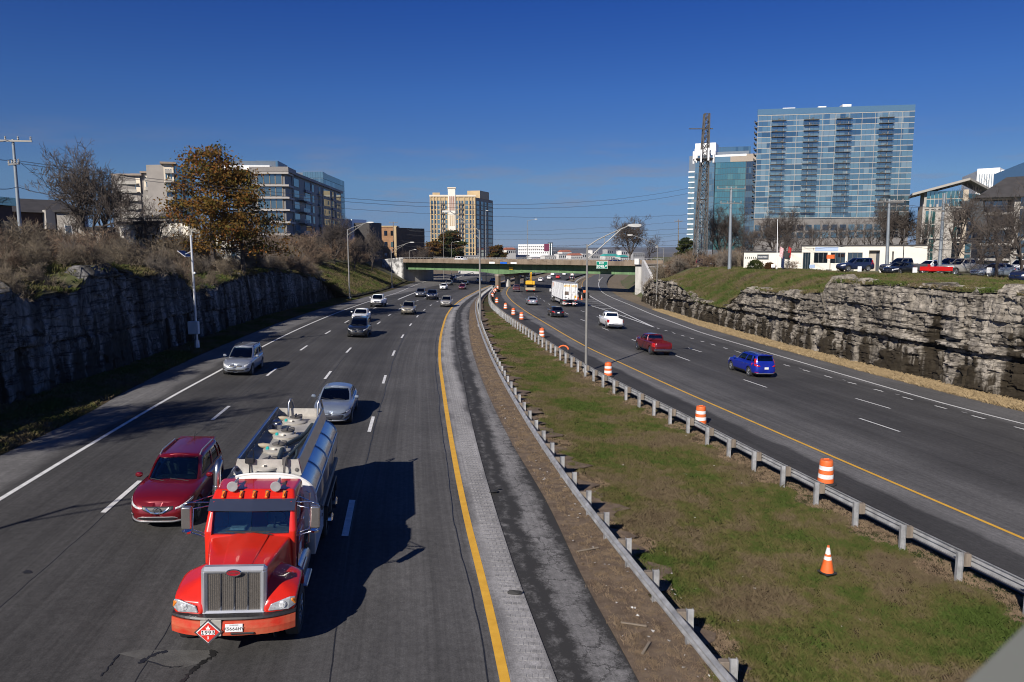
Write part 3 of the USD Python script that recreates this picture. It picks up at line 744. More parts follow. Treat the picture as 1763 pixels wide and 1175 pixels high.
part(br, 'deck', MB().box((BLEN / 2, 7.2, dk - .15), (BLEN, 15.4, .3)), CONCD)
for k, y in enumerate((-.45, 14.8)):
    q = MB()
    for i in range(22):
        q.bev(((i + .5) * BLEN / 22, y, dk + .32), (BLEN / 22 - .04, .3, 1.2), .03)
    p = part(br, 'parapet', q, DECKC)
    q = MB()
    for i in range(60):
        q.box(((i + .5) * BLEN / 60, y, dk + 1.12), (.08, .08, .42))
    q.box((BLEN / 2, y, dk + 1.3), (BLEN, .09, .09))
    part(br, 'handrail', q, STEEL)
xs = np.linspace(0, BLEN, 60); bot = 1.2 - .75 * np.exp(-((xs - 41.5) / 7) ** 2)
for y in (2.1, 5.4, 9.2, 13):
    q = MB()
    q.prism([(0, dk - .32)] + [(x, b) for x, b in zip(xs, bot)] + [(BLEN, dk - .32)], y, y + .05)
    for x, b in zip(xs[::3], bot[::3]):
        q.box((x, y - .08, (dk - .3 + b) / 2), (.03, .12, dk - .3 - b))
    fl = np.stack([np.stack([xs, xs * 0 + y + e, bot + o], -1) for e, o in ((-.22, 0), (.27, 0), (.27, -.06), (-.22, -.06), (-.22, 0))], 1)
    q.grid(fl)
    part(br, 'girder', q, GREEN)
part(br, 'pier_cap', MB().bev((41.5, 7.2, .1), (1.5, 15, .7), .08), CONCD)
for y in (.4, 5, 9.6, 14):
    part(br, 'pier', MB().bev((41.5, y, -2.2), (1.25, 1.25, 5.2), .12), DECKC if y < 1 else CONC)
for x, s in ((-.9, 1), (BLEN + .9, -1)):
    part(br, 'abutment', MB().bev((x, 7.2, -.9), (1.8, 15.2, 8.4), .06), CONC)
q = MB().prism([(-34, -3.3), (-2.6, -4.6), (-2.6, 5.1), (-8, 5.0), (-34, 2.4)], -.25, .25, 'xz')
a = np.array([(BE[0] - 28.3), BE[1] - 158.5]); a /= np.linalg.norm(a)
part('/World/' + 'road_bridge', 'wing_wall', MB().add(np.array(q.mesh()[0]) * [1, 1, 1], q.mesh()[1]), mat('wing_wall_concrete', (.5, .49, .46), .85, .22, 1.1, vs=(1, 1, .15), c2=(.74, .73, .7), detail=6.),
     matrix=rows((bu @ a, bn @ a, 0), (bu @ [-a[1], a[0]], bn @ [-a[1], a[0]], 0), (0, 0, 1), (BLEN + 1.6, .3, 0)))
part(br, 'end_post', MB().bev((BLEN + .6, -.5, 4.6), (1.3, .7, 1.5), .08), mat('end_post_white', (.62, .62, .6), .8, .15))
q = MB().prism([(-9, -3.0), (1.4, -3.6), (1.4, 5.2), (-9, 4.4)], -.6, -.2)
part(br, 'wing_wall', q, GRAFF, label='mottled grey patched wing wall at the left end of the bridge')
for x, w, m, s in ((44.6, 2.6, mat('sign_blue', (.02, .12, .55), .4, .05), None), (40.1, 2.2, WHITE, None), (48.4, 2.2, WHITE, None)):
    part(br, 'name_plate', MB().box((x, -.66, dk + .05), (w, .05, .55)), m)
q = part(br, 'clearance_sign', MB().box((45.4, 1.8, dk - 1.55), (1.5, .06, .75)), mat('sign_yellow', (.75, .42, .03), .5, .1))
GSIGN = mat('sign_green', (.005, .2, .13), .35, .06)
sg = at(1026, 455, 186)
es = thing('exit_sign', 'green EXIT 209B sign with a white arrow hung on the bridge', 'sign', matrix=rows((bu[0], bu[1], 0), (bn[0], bn[1], 0), (0, 0, 1), (BE[0] - 9.6 * bu[0] - .95 * bn[0], BE[1] - 9.6 * bu[1] - .95 * bn[1], 3.62)))
part(es, 'board', MB().bev((0, 0, 0), (3.5, .08, 2.0), .03), WHITE)
part(es, 'face', MB().box((0, -.045, 0), (3.34, .03, 1.84)), GSIGN)
text(es, 'lettering', 'EXIT', .48, REFL, (-.1, -.062, .25), (1, 0, 0), (0, 0, 1), depth=.01)
text(es, 'lettering', '209B', .66, REFL, (-.45, -.062, -.68), (1, 0, 0), (0, 0, 1), depth=.01)
q = MB().tube([(.72, -.07, -.72), (1.22, -.07, -.2)], .07, 5); q.add(np.array([[1.5, -.075, .08], [1.02, -.075, -.12], [1.32, -.075, -.44]]), [[0, 1, 2]])
part(es, 'arrow', q, REFL)
for x in (-1.2, 1.2):
    part(es, 'bracket', MB().box((x, .45, .3), (.1, .9, .1)), DARKSTEEL)


# ================================================================ lamp posts, poles, wires
def lamp(x, y, h, arm, rise, ang, label, two=True, cat='lamp post', z=None, head=.9, r=.11):
    z = float(g(x, y)) - .1 if z is None else z
    t = thing('lamp_post', label, cat, matrix=mx(x, y, z, ang))
    part(t, 'pole', MB().tube([(0, 0, 0), (0, 0, h)], [r, r * .62], 10), POLE, 40)
    part(t, 'base_plate', MB().bev((0, 0, .18), (r * 4, r * 4, .36), .04), CONC)
    a = [(0, 0, h - .15)] + [(arm * k, 0, h - .15 + rise * (k ** .8)) for k in (.25, .5, .75, .92)] + [(arm, 0, h - .12 + rise)]
    part(t, 'arm', MB().tube(a, r * .4, 6), POLE, 40)
    if two:
        a2 = [(0, 0, h - .15 - .9)] + [(arm * .85 * k, 0, h - 1.05 + (rise + .75) * k) for k in (.33, .66, 1.)]
        part(t, 'brace', MB().tube(a2, r * .36, 6).tube([(arm * .42, 0, h - .15 + rise * .49), (arm * .42, 0, h - 1.05 + (rise + .75) * .49)], r * .25, 5), POLE, 40)
    v, f = hull([(arm + head * i, .16 * j * (1.2 - abs(i - .5)), h - .1 + rise + k) for i in (-.05, .35, .75, 1.) for j in (-1, 1) for k in ((-.06, .06) if i in (-.05, 1.) else (-.13, .1))])
    part(t, 'lamp_head', (v, f), mat('lamp_head_grey', (.5, .5, .48), .5, .08), 35)
    part(t, 'lens', MB().rev([(0, -.09), (.12, -.07), (.15, 0)], 10, (arm + head * .6, 0, h - .13 + rise)), LAMPGLASS, 40)
    return t


a = gp(1009, 640); lamp(a[0], a[1], 9.25, 3.0, 1.45, .12, 'tall grey lamp post with a braced arm standing in the median behind the near barrels')
a = gp(827, 562); lamp(a[0], a[1], 11.0, 3.3, 2.2, math.pi - .1, 'grey lamp post with braced arm reaching left, in the median ahead', r=.13)
a = gp(602, 515); lamp(a[0], a[1], 12.4, 3.6, 1.25, -.1, 'tall grey lamp post at the foot of the left grass bank, nearest the rock', r=.14, head=1.2)
a = gp(675, 496); lamp(a[0], a[1], 10.4, 5.3, 1.9, -.2, 'grey lamp post on the left grass bank beside the bridge', r=.15, head=1.2)
a = gp(1130, 531); lamp(a[0], a[1], 11.2, 4.4, 1.9, math.pi - .25, 'slim pale lamp post against the right rock cut near the bridge', r=.1, two=False)
lamp(-20.3, 8.3, 9.2, 3.0, 1.4, .1, 'lamp post beside the left shoulder behind the camera')
for px, pt, Y, nm, arm in ((908, 380, 226, 'tall lamp post rising behind the bridge parapet right of the hotel', 2.2), (777, 418, 262, 'small lamp post behind the bridge in front of the round tree', 2.0), (763, 397, 268, 'slim pole lamp left of the white car on the bridge', -.8), (836, 365, 246, 'very tall bare mast rising from behind the bridge left of the barrels', .1),
                          (705, 432, 250, 'short lamp on the left approach of the bridge', 1.5), (1143, 428, 205, 'small lamp post behind the right end post of the bridge', -1.6), (1032, 445, 262, 'short lamp in the lot behind the right half of the bridge', 1.2)):
    p = at(px, pt, Y)
    lamp(p[0], Y, p[2] + 3.6, abs(arm), .5, 0 if arm > 0 else math.pi, nm, two=False, z=-3.6, head=.8, r=.12)

# the solar powered sensor pole by the left rock cut
p = gp(340, 602)
t = thing('sensor_pole', 'white sensor pole with tilted solar panel and cabinet by the left rock', 'pole', matrix=mx(p[0], p[1], p[2] - .05))
PALE = mat('pale_aluminium', (.62, .63, .64), .4, .08, metallic=.4)
part(t, 'pole', MB().tube([(0, 0, 0), (0, 0, 8.75)], [.095, .075], 10), PALE, 40)
part(t, 'pole_foot', MB().tube([(0, 0, -.1), (0, 0, .75)], [.22, .17], 8), PALE)
part(t, 'cabinet', MB().bev((-.12, -.16, 1.75), (.78, .36, .98), .03), mat('cabinet_grey', (.5, .53, .55), .45, .08))
q = MB().bev((0, 0, 0), (.75, 1.15, .05), .01)
part(t, 'solar_panel', (np.array(q.mesh()[0]) @ np.array([[.79, 0, -.61], [0, 1, 0], [.61, 0, .79]]).T @ np.array([[1, 0, 0], [0, 1, 0], [0, 0, 1]]) * [-1, 1, -1] * [1, 1, -1] + [-.5, -.1, 7.35], q.mesh()[1]), PALE)
q = MB()
for i in range(4):
    for j in range(6):
        q.box((-.27 + i * .18, -.46 + j * .184, .028), (.165, .17, .006))
part(t, 'solar_cells', (np.array(q.mesh()[0]) @ np.array([[.79, 0, -.61], [0, 1, 0], [.61, 0, .79]]).T * [-1, 1, 1] + [-.5, -.1, 7.35], q.mesh()[1]), mat('solar_cell', (.01, .015, .05), .2, .1))
part(t, 'panel_bracket', MB().tube([(0, 0, 7.55), (-.5, -.1, 7.3)], .03, 5), PALE)
part(t, 'camera', MB().rev([(0, -.09), (.08, -.05), (.09, .04), (0, .1)], 8, (.16, -.08, 5.9)), WHITE)

WIRE = mat('wire', (.06, .06, .062), .6, .1)


def span(name, label, pts, sag, r=.021, group=None):
    t = thing(name, label, 'power line', group)
    for (a, b), s in zip(pts, sag):
        a, b = np.array(a, float), np.array(b, float)
        k = np.linspace(0, 1, 25)[:, None]
        part(t, 'wire', MB().tube(a + (b - a) * k - np.array([0, 0, 4 * s]) * k * (1 - k), r, 4), WIRE)


def upole(px, pb, pt, Y, label, arms, r=.15, m=None, tilt=0., zb=None, steel=False):
    a, b = at(px[0], pb, Y), at(px[1], pt, Y)
    zb = a[2] - 1.5 if zb is None else zb
    t = thing('utility_pole', label, 'utility pole')
    m = m or (mat('steel_pole_blue_grey', (.24, .27, .295), .5, .1, metallic=.3) if steel else WOOD)
    part(t, 'pole', MB().tube([(a[0], Y, zb), (b[0], Y, b[2])], [r, r * .6], 10), m, 40)
    for dz, L, ang in arms:
        z = b[2] - dz
        part(t, 'crossarm', MB().box((b[0], Y - .14, z), (L, .12, .14), ang), WOOD if not steel else POLE)
        q = MB()
        for k in np.linspace(-.47, .47, 4):
            q.rev([(.05, 0), (.09, .08), (.05, .16), (.08, .24), (.02, .3)], 6, (b[0] + k * L * math.cos(ang), Y - .14 + k * L * math.sin(ang), z + .07))
        part(t, 'insulator', q, mat('insulator', (.3, .29, .27), .3, .1), kind='stuff')
    return t, a, b


upole((35, 22), 400, 240, 60, 'leaning utility pole with two crossarms at the far left above the bushes', ((.15, 2.9, .2), (1.95, 1.5, -.5)), r=.17, steel=True)
upole((1256, 1259), 465, 322, 115, 'steel utility pole with crossarms on the right bank in front of the glass office', ((.3, 4.6, .1), (2.5, 3.4, .1)), r=.3, steel=True)
upole((1527, 1531), 467, 343, 90, 'steel utility pole between the white building and the parked cars', ((.35, 3.6, .1),), r=.24, steel=True)
upole((1617, 1626), 470, 333, 85, 'steel utility pole in front of the grey concrete office', ((2.0, 2.4, .1),), r=.24, steel=True)
upole((1202, 1203), 437, 333, 145, 'left one of two thin poles beside the lattice mast', ((1.5, 2.4, 0.),), r=.17, steel=True)
upole((1207.5, 1208.5), 437, 336, 146, 'right one of two thin poles beside the lattice mast', ((1.6, 1.4, 0.),), r=.15, steel=True)
upole((1338, 1339), 462, 378, 108, 'slim white flag pole in front of the low white building', (), r=.07, m=WHITE)
upole((1168, 1168), 440, 378, 240, 'distant wooden pole behind the bushes right of the bridge', ((.6, 2.5, 0.),), r=.18)
upole((678, 677), 470, 382, 262, 'wooden pole in front of the brick building', ((.4, 3., 0.),), r=.2)
upole((1555, 1557), 470, 395, 88, 'dark slim car park lamp pole beside the white building', (), r=.07, m=DARKSTEEL)

pl, pr = at(40, 282, 60), at(1200, 332, 145)
span('power_line', 'pair of wires from the left pole across the motorway to the lattice mast', [(at(30, 277, 60), at(1188, 324, 145)), (at(36, 282, 60), at(1192, 332, 145))], [3.3, 3.3])
span('power_line', 'single wire low over the bridge from the left bank to the mast', [(at(500, 352, 105), at(1204, 369, 145))], [1.2], .022)
span('power_line', 'bundle of thin wires slanting over the bridge behind the median lamps', [(at(700, 396, 260), at(1204, 392, 145)), (at(700, 404, 260), at(1206, 400, 145)), (at(690, 415, 260), at(1206, 412, 145)), (at(690, 423, 262), at(1204, 420, 145))], [1.5, 1.6, 1.6, 1.4], .026)
span('power_line', 'wires from the left pole leaving over the top left corner', [(at(-40, 230, 42), at(14, 242, 60)), (at(-40, 258, 42), at(20, 275, 60)), (at(-40, 316, 42), at(30, 322, 60))], [.25, .25, .25], .022)
span('power_line', 'wire from the left pole sloping down behind the bare tree', [(at(28, 275, 60), at(160, 372, 105)), (at(30, 322, 60), at(140, 340, 95))], [.2, .3], .022)
span('power_line', 'wires linking the steel poles on the right bank', [(at(1204, 360, 145), at(1242, 345, 115)), (at(1242, 345, 115), at(1516, 346, 90)), (at(1276, 346, 115), at(1540, 348, 90)), (at(1516, 346, 90), at(1612, 358, 85)), (at(1540, 350, 90), at(1763, 352, 72)), (at(1204, 402, 145), at(1530, 402, 90)), (at(1530, 402, 90), at(1763, 408, 70)), (at(1204, 424, 145), at(1530, 418, 90)), (at(1530, 418, 90), at(1763, 424, 70))],
     [.4, .8, .8, .3, .5, .9, .6, .8, .6], .022)
for i, (x0, y0, x1, y1) in enumerate(((880, 405, 1192, 380), (900, 440, 1170, 405))):
    span('power_line', ('upper', 'lower')[i] + ' distant wire over the white hotel to the poles right of the bridge', [(at(x0 - 200, y0 - 8, 300), at(x1, y1, 240))], [1.8], .034)

# lattice mast with aerials
mb = at(1205, 440, 140); mt = at(1217, 196, 140)
t = thing('lattice_mast', 'rusty lattice radio mast with white aerials in front of the glass office', 'radio mast')
RUST = mat('mast_steel', (.085, .078, .072), .75, .3, 1.5)
ha, hb = 1.05, .44
cor = lambda k: [np.array([mt[0] * k + mb[0] * (1 - k) + i * (hb * k + ha * (1 - k)), 140 + j * (hb * k + ha * (1 - k)), mb[2] * (1 - k) + mt[2] * k]) for i, j in ((-1, -1), (1, -1), (1, 1), (-1, 1))]
for c in range(4):
    part(t, 'leg', MB().tube([cor(0)[c], cor(1)[c]], .13, 5), RUST)
q = MB(); N = 15
for i in range(N):
    A, B_ = cor(i / N), cor((i + 1) / N)
    for c in range(4):
        q.tube([A[c], B_[(c + 1) % 4]], .06, 4, False).tube([A[(c + 1) % 4], B_[c]], .06, 4, False).tube([B_[c], B_[(c + 1) % 4]], .05, 4, False)
part(t, 'lattice', q, RUST)
zc = at(1215, 271, 140); q = MB()
for k in range(9):
    a = k / 9 * 2 * math.pi
    part(t, 'aerial', MB().bev((mt[0] - .3 + 1.9 * math.cos(a), 140 + 1.9 * math.sin(a), zc[2] + .3 * (k % 2)), (.3, .3, 2.3), .04), WHITE)
    q.tube([(mt[0] - .3, 140, zc[2] - .4), (mt[0] - .3 + 1.9 * math.cos(a), 140 + 1.9 * math.sin(a), zc[2] - .4)], .08, 4)
part(t, 'aerial_ring', q.rev([(1.9, -.1), (2., 0), (1.9, .1), (1.8, 0), (1.9, -.1)], 20, (mt[0] - .3, 140, zc[2] - .4)), DARKSTEEL)
za = at(1215, 222, 140)
part(t, 'side_arm', MB().tube([(mt[0] - 3.2, 140, za[2]), (mt[0] + 1.2, 140, za[2])], .1, 5), RUST)

# ================================================================ guardrails
def wbeam(P_, side, z0=.43):
    """corrugated rail along plan points; side = which way it faces"""
    n = np.gradient(P_, axis=0)[:, [1, 0]] * [1, -1]; n /= np.linalg.norm(n, axis=1, keepdims=True)
    pr = [(0, 0), (.0, .03), (.075, .07), (.075, .11), (.0, .155), (.075, .2), (.075, .24), (0, .28), (0, .31), (-.012, .31), (-.012, .28), (.06, .235), (.06, .205), (-.015, .155), (.06, .105), (.06, .075), (-.012, .03), (-.012, 0), (0, 0)]
    zz = g(P_[:, 0], P_[:, 1])
    G = np.stack([np.stack([P_[:, 0] + side * n[:, 0] * a, P_[:, 1] + side * n[:, 1] * a, zz + z0 + b], -1) for a, b in pr], 1)
    return MB().grid(G if side < 0 else G[:, ::-1])


def guardrail(label, c, y0, y1, side, step):
    t = thing('guardrail', label, 'guardrail', None)
    ys = np.concatenate([np.arange(y0, 90, 1.2), np.arange(90, y1, 2.5)])
    part(t, 'rail', wbeam(np.stack([c(ys), ys], -1), side), STEEL, 40)
    y = y0 + .4
    i = 0
    while y < y1:
        x = float(c(y)); z = float(g(x, y)); d = -side
        w = 1.0
        # I-section steel post behind a timber block
        q = MB()
        for e in (0, .15):
            q.box((x + d * (.22 + e), y, z + .32), (.012, .11, .95))
        q.box((x + d * .295, y, z + .32), (.15, .012, .95))
        p = part(t, 'post', q, STEEL)
        part(t, 'spacer_block', MB().bev((x + d * .11, y, z + .585), (.19, .15, .36), .01), WOOD)
        y += step if y < 70 else step
        i += 1
    return t


guardrail('galvanised guardrail along the left carriageway side of the median', RLc, 11, 205, -1, 1.95)
guardrail('galvanised guardrail along the right carriageway side of the median', RR, 15, 205, 1, 1.95)
t = thing('guardrail', 'distant guardrail on the grass wedge between the main lanes and the slip road', 'guardrail')
ys = np.arange(188, 330, 3.)
c = lambda y: GL(y) * .3 + GR(y) * .7
part(t, 'rail', wbeam(np.stack([c(ys), ys], -1), 1), STEEL)
q = MB()
for y in np.arange(188, 330, 4.):
    q.box((float(c(y)), y, float(g(c(y), y)) + .3), (.15, .15, .8))
part(t, 'posts', q, STEEL, kind='stuff')
t = thing('guardrail', 'distant guardrail beyond the bridge on the left of the left carriageway', 'guardrail')
ys = np.arange(252, 350, 3.)
c = lambda y: LW(y) + 9 - (y - 250) * .05
part(t, 'rail', wbeam(np.stack([c(ys), ys], -1), 1), STEEL)
q = MB()
for y in np.arange(252, 350, 4.):
    q.box((float(c(y)), y, float(g(c(y), y)) + .3), (.15, .15, .8))
part(t, 'posts', q, STEEL, kind='stuff')

# ================================================================ barrels and cones
def barrel(px, py, label, lean=0.):
    p = gp(px, py)
    t = thing('traffic_barrel', label, 'traffic barrel', 'orange traffic barrels along the right carriageway', mx(p[0], p[1], p[2], lean))
    prof = [(.30, .05), (.295, .25), (.285, .25), (.285, .42), (.275, .42), (.27, .58), (.262, .58), (.258, .74), (.25, .74), (.245, .90), (.22, .955), (.0, .96)]
    for k, (a, b, m) in enumerate(((0, 2, ORANGE), (2, 4, REFL), (4, 6, ORANGE), (6, 8, REFL), (8, 12, ORANGE))):
        part(t, ('lower_band', 'reflective_band', 'middle_band', 'reflective_band', 'top')[k], MB().rev(prof[a:b], 20), m, 40)
    part(t, 'rubber_base', MB().rev([(.0, 0), (.4, 0), (.41, .04), (.38, .06), (.30, .09), (.29, .05)], 18), BLACK, 40)
    part(t, 'handle', MB().bev((0, 0, .985), (.22, .05, .06), .02), ORANGE)


barrel(1421, 833, 'nearest orange and white traffic barrel beside the right guardrail')
barrel(1206, 731, 'second nearest traffic barrel beside the right guardrail')
barrel(1047, 648, 'traffic barrel at the foot of the median lamp post')
barrel(933, 582, 'traffic barrel standing alone between the lamp post and the row ahead')
for px, py, n in ((898, 551, 'nearest barrel of the close row along the curve'), (884, 543, 'second barrel of the close row along the curve'), (870.5, 533, 'third barrel of the close row along the curve'), (855.5, 522.5, 'fourth barrel of the row, where the guardrail bends'), (848, 512.5, 'fifth barrel of the row, leaning at the bend'), (850.5, 506, 'sixth barrel of the row near the pier'), (853, 503, 'seventh barrel of the row near the pier'), (857, 498, 'farthest traffic barrel at the foot of the bridge pier')):
    barrel(px, py, n, .3)


def cone(p, label, h=.9, rx=.0):
    t = thing('traffic_cone', label, 'traffic cone', None, mx(p[0], p[1], p[2], .4))
    prof = lambda z: .16 * (1 - z / h) + .028
    for k, (a, b, m, nm) in enumerate(((.05, .5 * h, ORANGE, 'body'), (.5 * h, .62 * h, REFL, 'reflective_collar'), (.62 * h, .7 * h, ORANGE, 'middle_band'), (.7 * h, .93 * h, REFL, 'reflective_collar'), (.93 * h, h, ORANGE, 'tip'))):
        part(t, nm, MB().rev([(prof(a), a), (prof(b), b)] + ([(0, h)] if nm == 'tip' else []), 18), m, 50)
    part(t, 'base', MB().bev((0, 0, .025), (.38, .38, .05), .015), ORANGE if h > .95 else BLACK)


cone(gp(1424, 983) + [0, 0, -.06], 'orange cone with white collars standing in the median grass', .8)
cone(gp(995, 516), 'left orange cone in front of the dark crash cushion', 1.1)
cone(gp(1001.5, 517), 'right orange cone in front of the dark crash cushion', 1.1)
p = gp(1004, 514)
t = thing('crash_cushion', 'dark crash cushion barrels at the tip of the gore beyond the lorry', 'crash cushion', matrix=mx(p[0], p[1], p[2]))
for i, (dx, dy) in enumerate(((-1.2, 0), (-.2, .3), (.9, .1), (-.7, 1.3), (.4, 1.5), (0, 2.6))):
    part(t, 'cushion_barrel', MB().rev([(.48, 0), (.5, .5), (.48, .95), (.46, 1.3), (0, 1.34)], 14, (dx, dy, 0)), BLACKP, 40)
part(t, 'orange_marker', MB().bev((.25, -.35, 1.55), (.6, .08, .55), .04), ORANGE)
p = gp(967, 611)
t = thing('hose_coil', 'orange and black coiled tube hung on the right guardrail', 'hose', matrix=mx(p[0] + .15, p[1], p[2]))
a = np.linspace(0, 2 * math.pi, 25)
part(t, 'orange_loop', MB().tube([(.42 * math.cos(q), .2 * math.sin(q), .42 + .32 * math.sin(q)) for q in a[:14]], .075, 6), ORANGE, 50)
part(t, 'dark_loop', MB().tube([(.42 * math.cos(q), .2 * math.sin(q), .42 + .32 * math.sin(q)) for q in a[13:]], .075, 6), BLACK, 50)

# ================================================================ buildings
def front(px0, Y0, px1, Y1, pt):
    a, b = at(px0, pt, Y0), at(px1, pt, Y1)
    return a[:2], b[:2], (a[2] + b[2]) / 2


class Face:
    """an upright wall plane from A to B (left to right as seen from outside)"""
    def __init__(s, A, B, z0):
        s.A, s.B = np.array(A, float), np.array(B, float)
        s.L = float(np.linalg.norm(s.B - s.A)); s.u = (s.B - s.A) / s.L; s.n = np.array([s.u[1], -s.u[0]]); s.z0 = z0
        s.rz = math.atan2(s.u[1], s.u[0])

    def p(s, u, w, z):
        q = s.A + s.u * u + s.n * w
        return (q[0], q[1], s.z0 + z)

    def box(s, mb, u0, u1, z0, z1, w0, w1):
        return mb.box(s.p((u0 + u1) / 2, (w0 + w1) / 2, (z0 + z1) / 2), (u1 - u0, abs(w1 - w0), z1 - z0), s.rz)


GL1 = pane('glass_blue', (.05, .095, .115), .42, tint=(.88, .97, .95))
GL2 = pane('glass_pale', (.10, .17, .19), .4, .05, (.88, .97, .95))
GL3 = pane('glass_deep', (.02, .045, .06), .36, .02, (.85, .95, .95))
GL4 = pane('glass_blind', (.17, .23, .245), .34, .1, (.9, .97, .95))
GLT = pane('glass_teal', (.02, .085, .085), .36, .04, (.7, .95, .95))
GLD = pane('glass_dark', (.008, .012, .016), .22, .05)
BAND = mat('slab_band', (.36, .34, .31), .8, .12, .5)
LIME = mat('limestone', (.46, .345, .195), .85, .1, .3)
CREAM = mat('cream_stone', (.66, .58, .46), .85, .08, .3)
GREYC = mat('grey_stucco', (.33, .31, .28), .88, .14, .4, vs=(1, 1, .3))
BRICKR = mat('red_brick', (.24, .09, .055), .9, .15, 1.5)
BRICKT = mat('tan_brick', (.30, .165, .085), .9, .18, .8)
ROOFD = mat('dark_roof', (.045, .042, .042), .8, .2, 1.)
SHADEM = mat('blue_grey_panel', (.10, .13, .17), .5, .12, .4)
DARKP = mat('dark_panel', (.035, .045, .055), .5, .2, .5)


def core(t, f, h, depth, m, name='wall', w=0., u0=0., u1=None, z0=0.):
    q = MB(); f.box(q, u0, f.L if u1 is None else u1, z0, h, -depth, w)
    return part(t, name, q, m)


def glazing(t, f, z0, z1, nf, nb, mats, weights, u0=0., u1=None, gap=.09, w=.12, name='pane', keep=300, seed=1, skip=None, frame=.12):
    u1 = f.L if u1 is None else u1
    rn = random.Random(seed)
    du, dz = (u1 - u0) / nb, (z1 - z0) / nf
    rest = {}
    n = 0
    for i in range(nf - 1, -1, -1):
        run = None
        for j in range(nb):
            if skip and skip(i, j):
                continue
            if run is None or rn.random() < .55:
                run = rn.choices(mats, weights)[0]
            q = MB() if n < keep else rest.setdefault(str(run.GetPath()), (MB(), run))[0]
            f.box(q, u0 + j * du + gap / 2, u0 + (j + 1) * du - gap / 2, z0 + i * dz + frame, z0 + (i + 1) * dz - frame, 0.01, w)
            if n < keep:
                part(t, name, q, run)
            n += 1
    for q, m in rest.values():
        part(t, name + 's', q, m, kind='stuff')


def bands(t, f, z0, z1, nf, h, w, m, u0=0., u1=None, name='floor_band', top=True):
    u1 = f.L if u1 is None else u1
    for i in range(nf + (1 if top else 0)):
        z = z0 + i * (z1 - z0) / nf
        q = MB(); f.box(q, u0, u1, z - h / 2, z + h / 2, .0, w)
        part(t, name, q, m)


def piers(t, f, z0, z1, us, wd, w, m, name='pier'):
    for u in us:
        q = MB(); f.box(q, u - wd / 2, u + wd / 2, z0, z1, 0, w)
        part(t, name, q, m)


# --- tall glass residential tower
A, B, zt = front(1305, 404, 1576, 392, 185)
f = Face(A, B, 0)
t = thing('glass_tower', 'tall blue glass apartment tower with four columns of balconies on the right', 'tower')
q = MB().add(*hull([f.p(u, w, z) for u, w in ((0, 0), (f.L, 0), (f.L - 1, -24), (6.5, -24)) for z in (22, zt - 1.2)])); part(t, 'wall', q, DARKP)
q = MB().add(*hull([f.p(u, w, z) for u, w in ((0, .8), (f.L, .8), (f.L - 1, -26), (7.5, -26)) for z in (0, 22.5)])); part(t, 'podium', q, mat('podium_grey', (.17, .16, .15), .85, .12, .3))
glazing(t, f, 23.2, zt - 3.2, 19, 30, [GL1, GL2, GL3, GL4], [5, 4.6, 2.2, 1.3], keep=290, seed=5)
bands(t, f, 23.2, zt - 3.2, 19, .34, .2, BAND)
glazing(t, f, zt - 3.0, zt, 1, 30, [GL2], [1], name='parapet_pane', keep=0)
core(t, f, zt + .15, .6, GL2, 'parapet', z0=zt - 3.0, w=.05)
for i in range(12):
    q = MB(); f.box(q, .4 + i * f.L / 12 - .07, .4 + i * f.L / 12 + .07, 23.2, zt - 3.2, .1, .3); part(t, 'mullion', q, BAND)
RAILG = mat('balcony_rail', (.10, .10, .095), .5, .2)
for a, b in ((.094, .186), (.302, .396), (.511, .608), (.779, .87)):
    for i in range(1, 19):
        z = 23.2 + i * (zt - 26.4) / 19
        q = MB(); f.box(q, a * f.L, b * f.L, z - .2, z + .1, .1, 1.9)
        s_ = part(t, 'balcony', q, DARKSTEEL)
        q = MB()
        f.box(q, a * f.L, b * f.L, z + 1.05, z + 1.13, 1.8, 1.88)
        for k in range(6):
            u = a * f.L + k * (b - a) * f.L / 5
            f.box(q, u - .04 + (.04 if k == 0 else -.04 if k == 5 else 0), u + .04 + (.04 if k == 0 else -.04 if k == 5 else 0), z + .1, z + 1.05, 1.8, 1.88)
        if R.random() < .5:
            u = a * f.L + R.random() * (b - a) * f.L * .8
            f.box(q, u, u + .9, z + .12, z + .8, .6, 1.3)
        part(s_, 'railing', q, RAILG)
fl = Face(A - f.n * 24 + f.u * 6.5, A, 0)
for i in range(19):
    z = 23.2 + i * (zt - 26.4) / 19
    q = MB(); fl.box(q, 12, 22, z - .2, z + .15, 0, 1.8); fl.box(q, 12, 22, z + .15, z + 1.1, 1.7, 1.78)
    part(t, 'side_balcony', q, DARKSTEEL)
glazing(t, f, 12, 20, 2, 18, [GL3, GLD, GL1], [2, 2, 1], gap=1.2, w=.95, name='podium_window', keep=0, frame=.5)
for a, b, h in ((.17, .25, 1.), (.4, .45, 1.3), (.555, .61, 1.9)):
    q = MB(); f.box(q, a * f.L, b * f.L, zt, zt + h, -9, -3); part(t, 'roof_plant', q, WHITE)

# --- glass office behind the mast
t = thing('glass_office', 'teal glass office block with white penthouse behind the lattice mast', 'office building')
A, B, zt = front(1232, 470, 1303, 462, 279); f = Face(A, B, 0)
core(t, f, zt - .5, 30, DARKP)
k0 = f.L * .74
glazing(t, f, 6, zt, 15, 12, [GLT, pane('glass_teal_pale', (.05, .14, .13), .34, .06, (.75, .95, .95))], [4, 1], u1=k0, keep=150, seed=2)
glazing(t, f, 6, zt, 15, 4, [GLD, GL3], [2, 1], u0=k0 + .3, keep=60, seed=3, w=.05)
A2, B2, z2 = front(1187, 480, 1231, 474, 268); f2 = Face(A2, B2, 0)
core(t, f2, z2, 28, SHADEM, 'wing')
glazing(t, f2, 6, z2, 16, 8, [GL1, GL3, GL1], [2, 3, 1], u0=f2.L * .24, keep=90, seed=4)
glazing(t, f2, 6, z2 - 10, 15, 2, [GL2, GL1], [2, 1], u1=f2.L * .23, keep=40, seed=6)
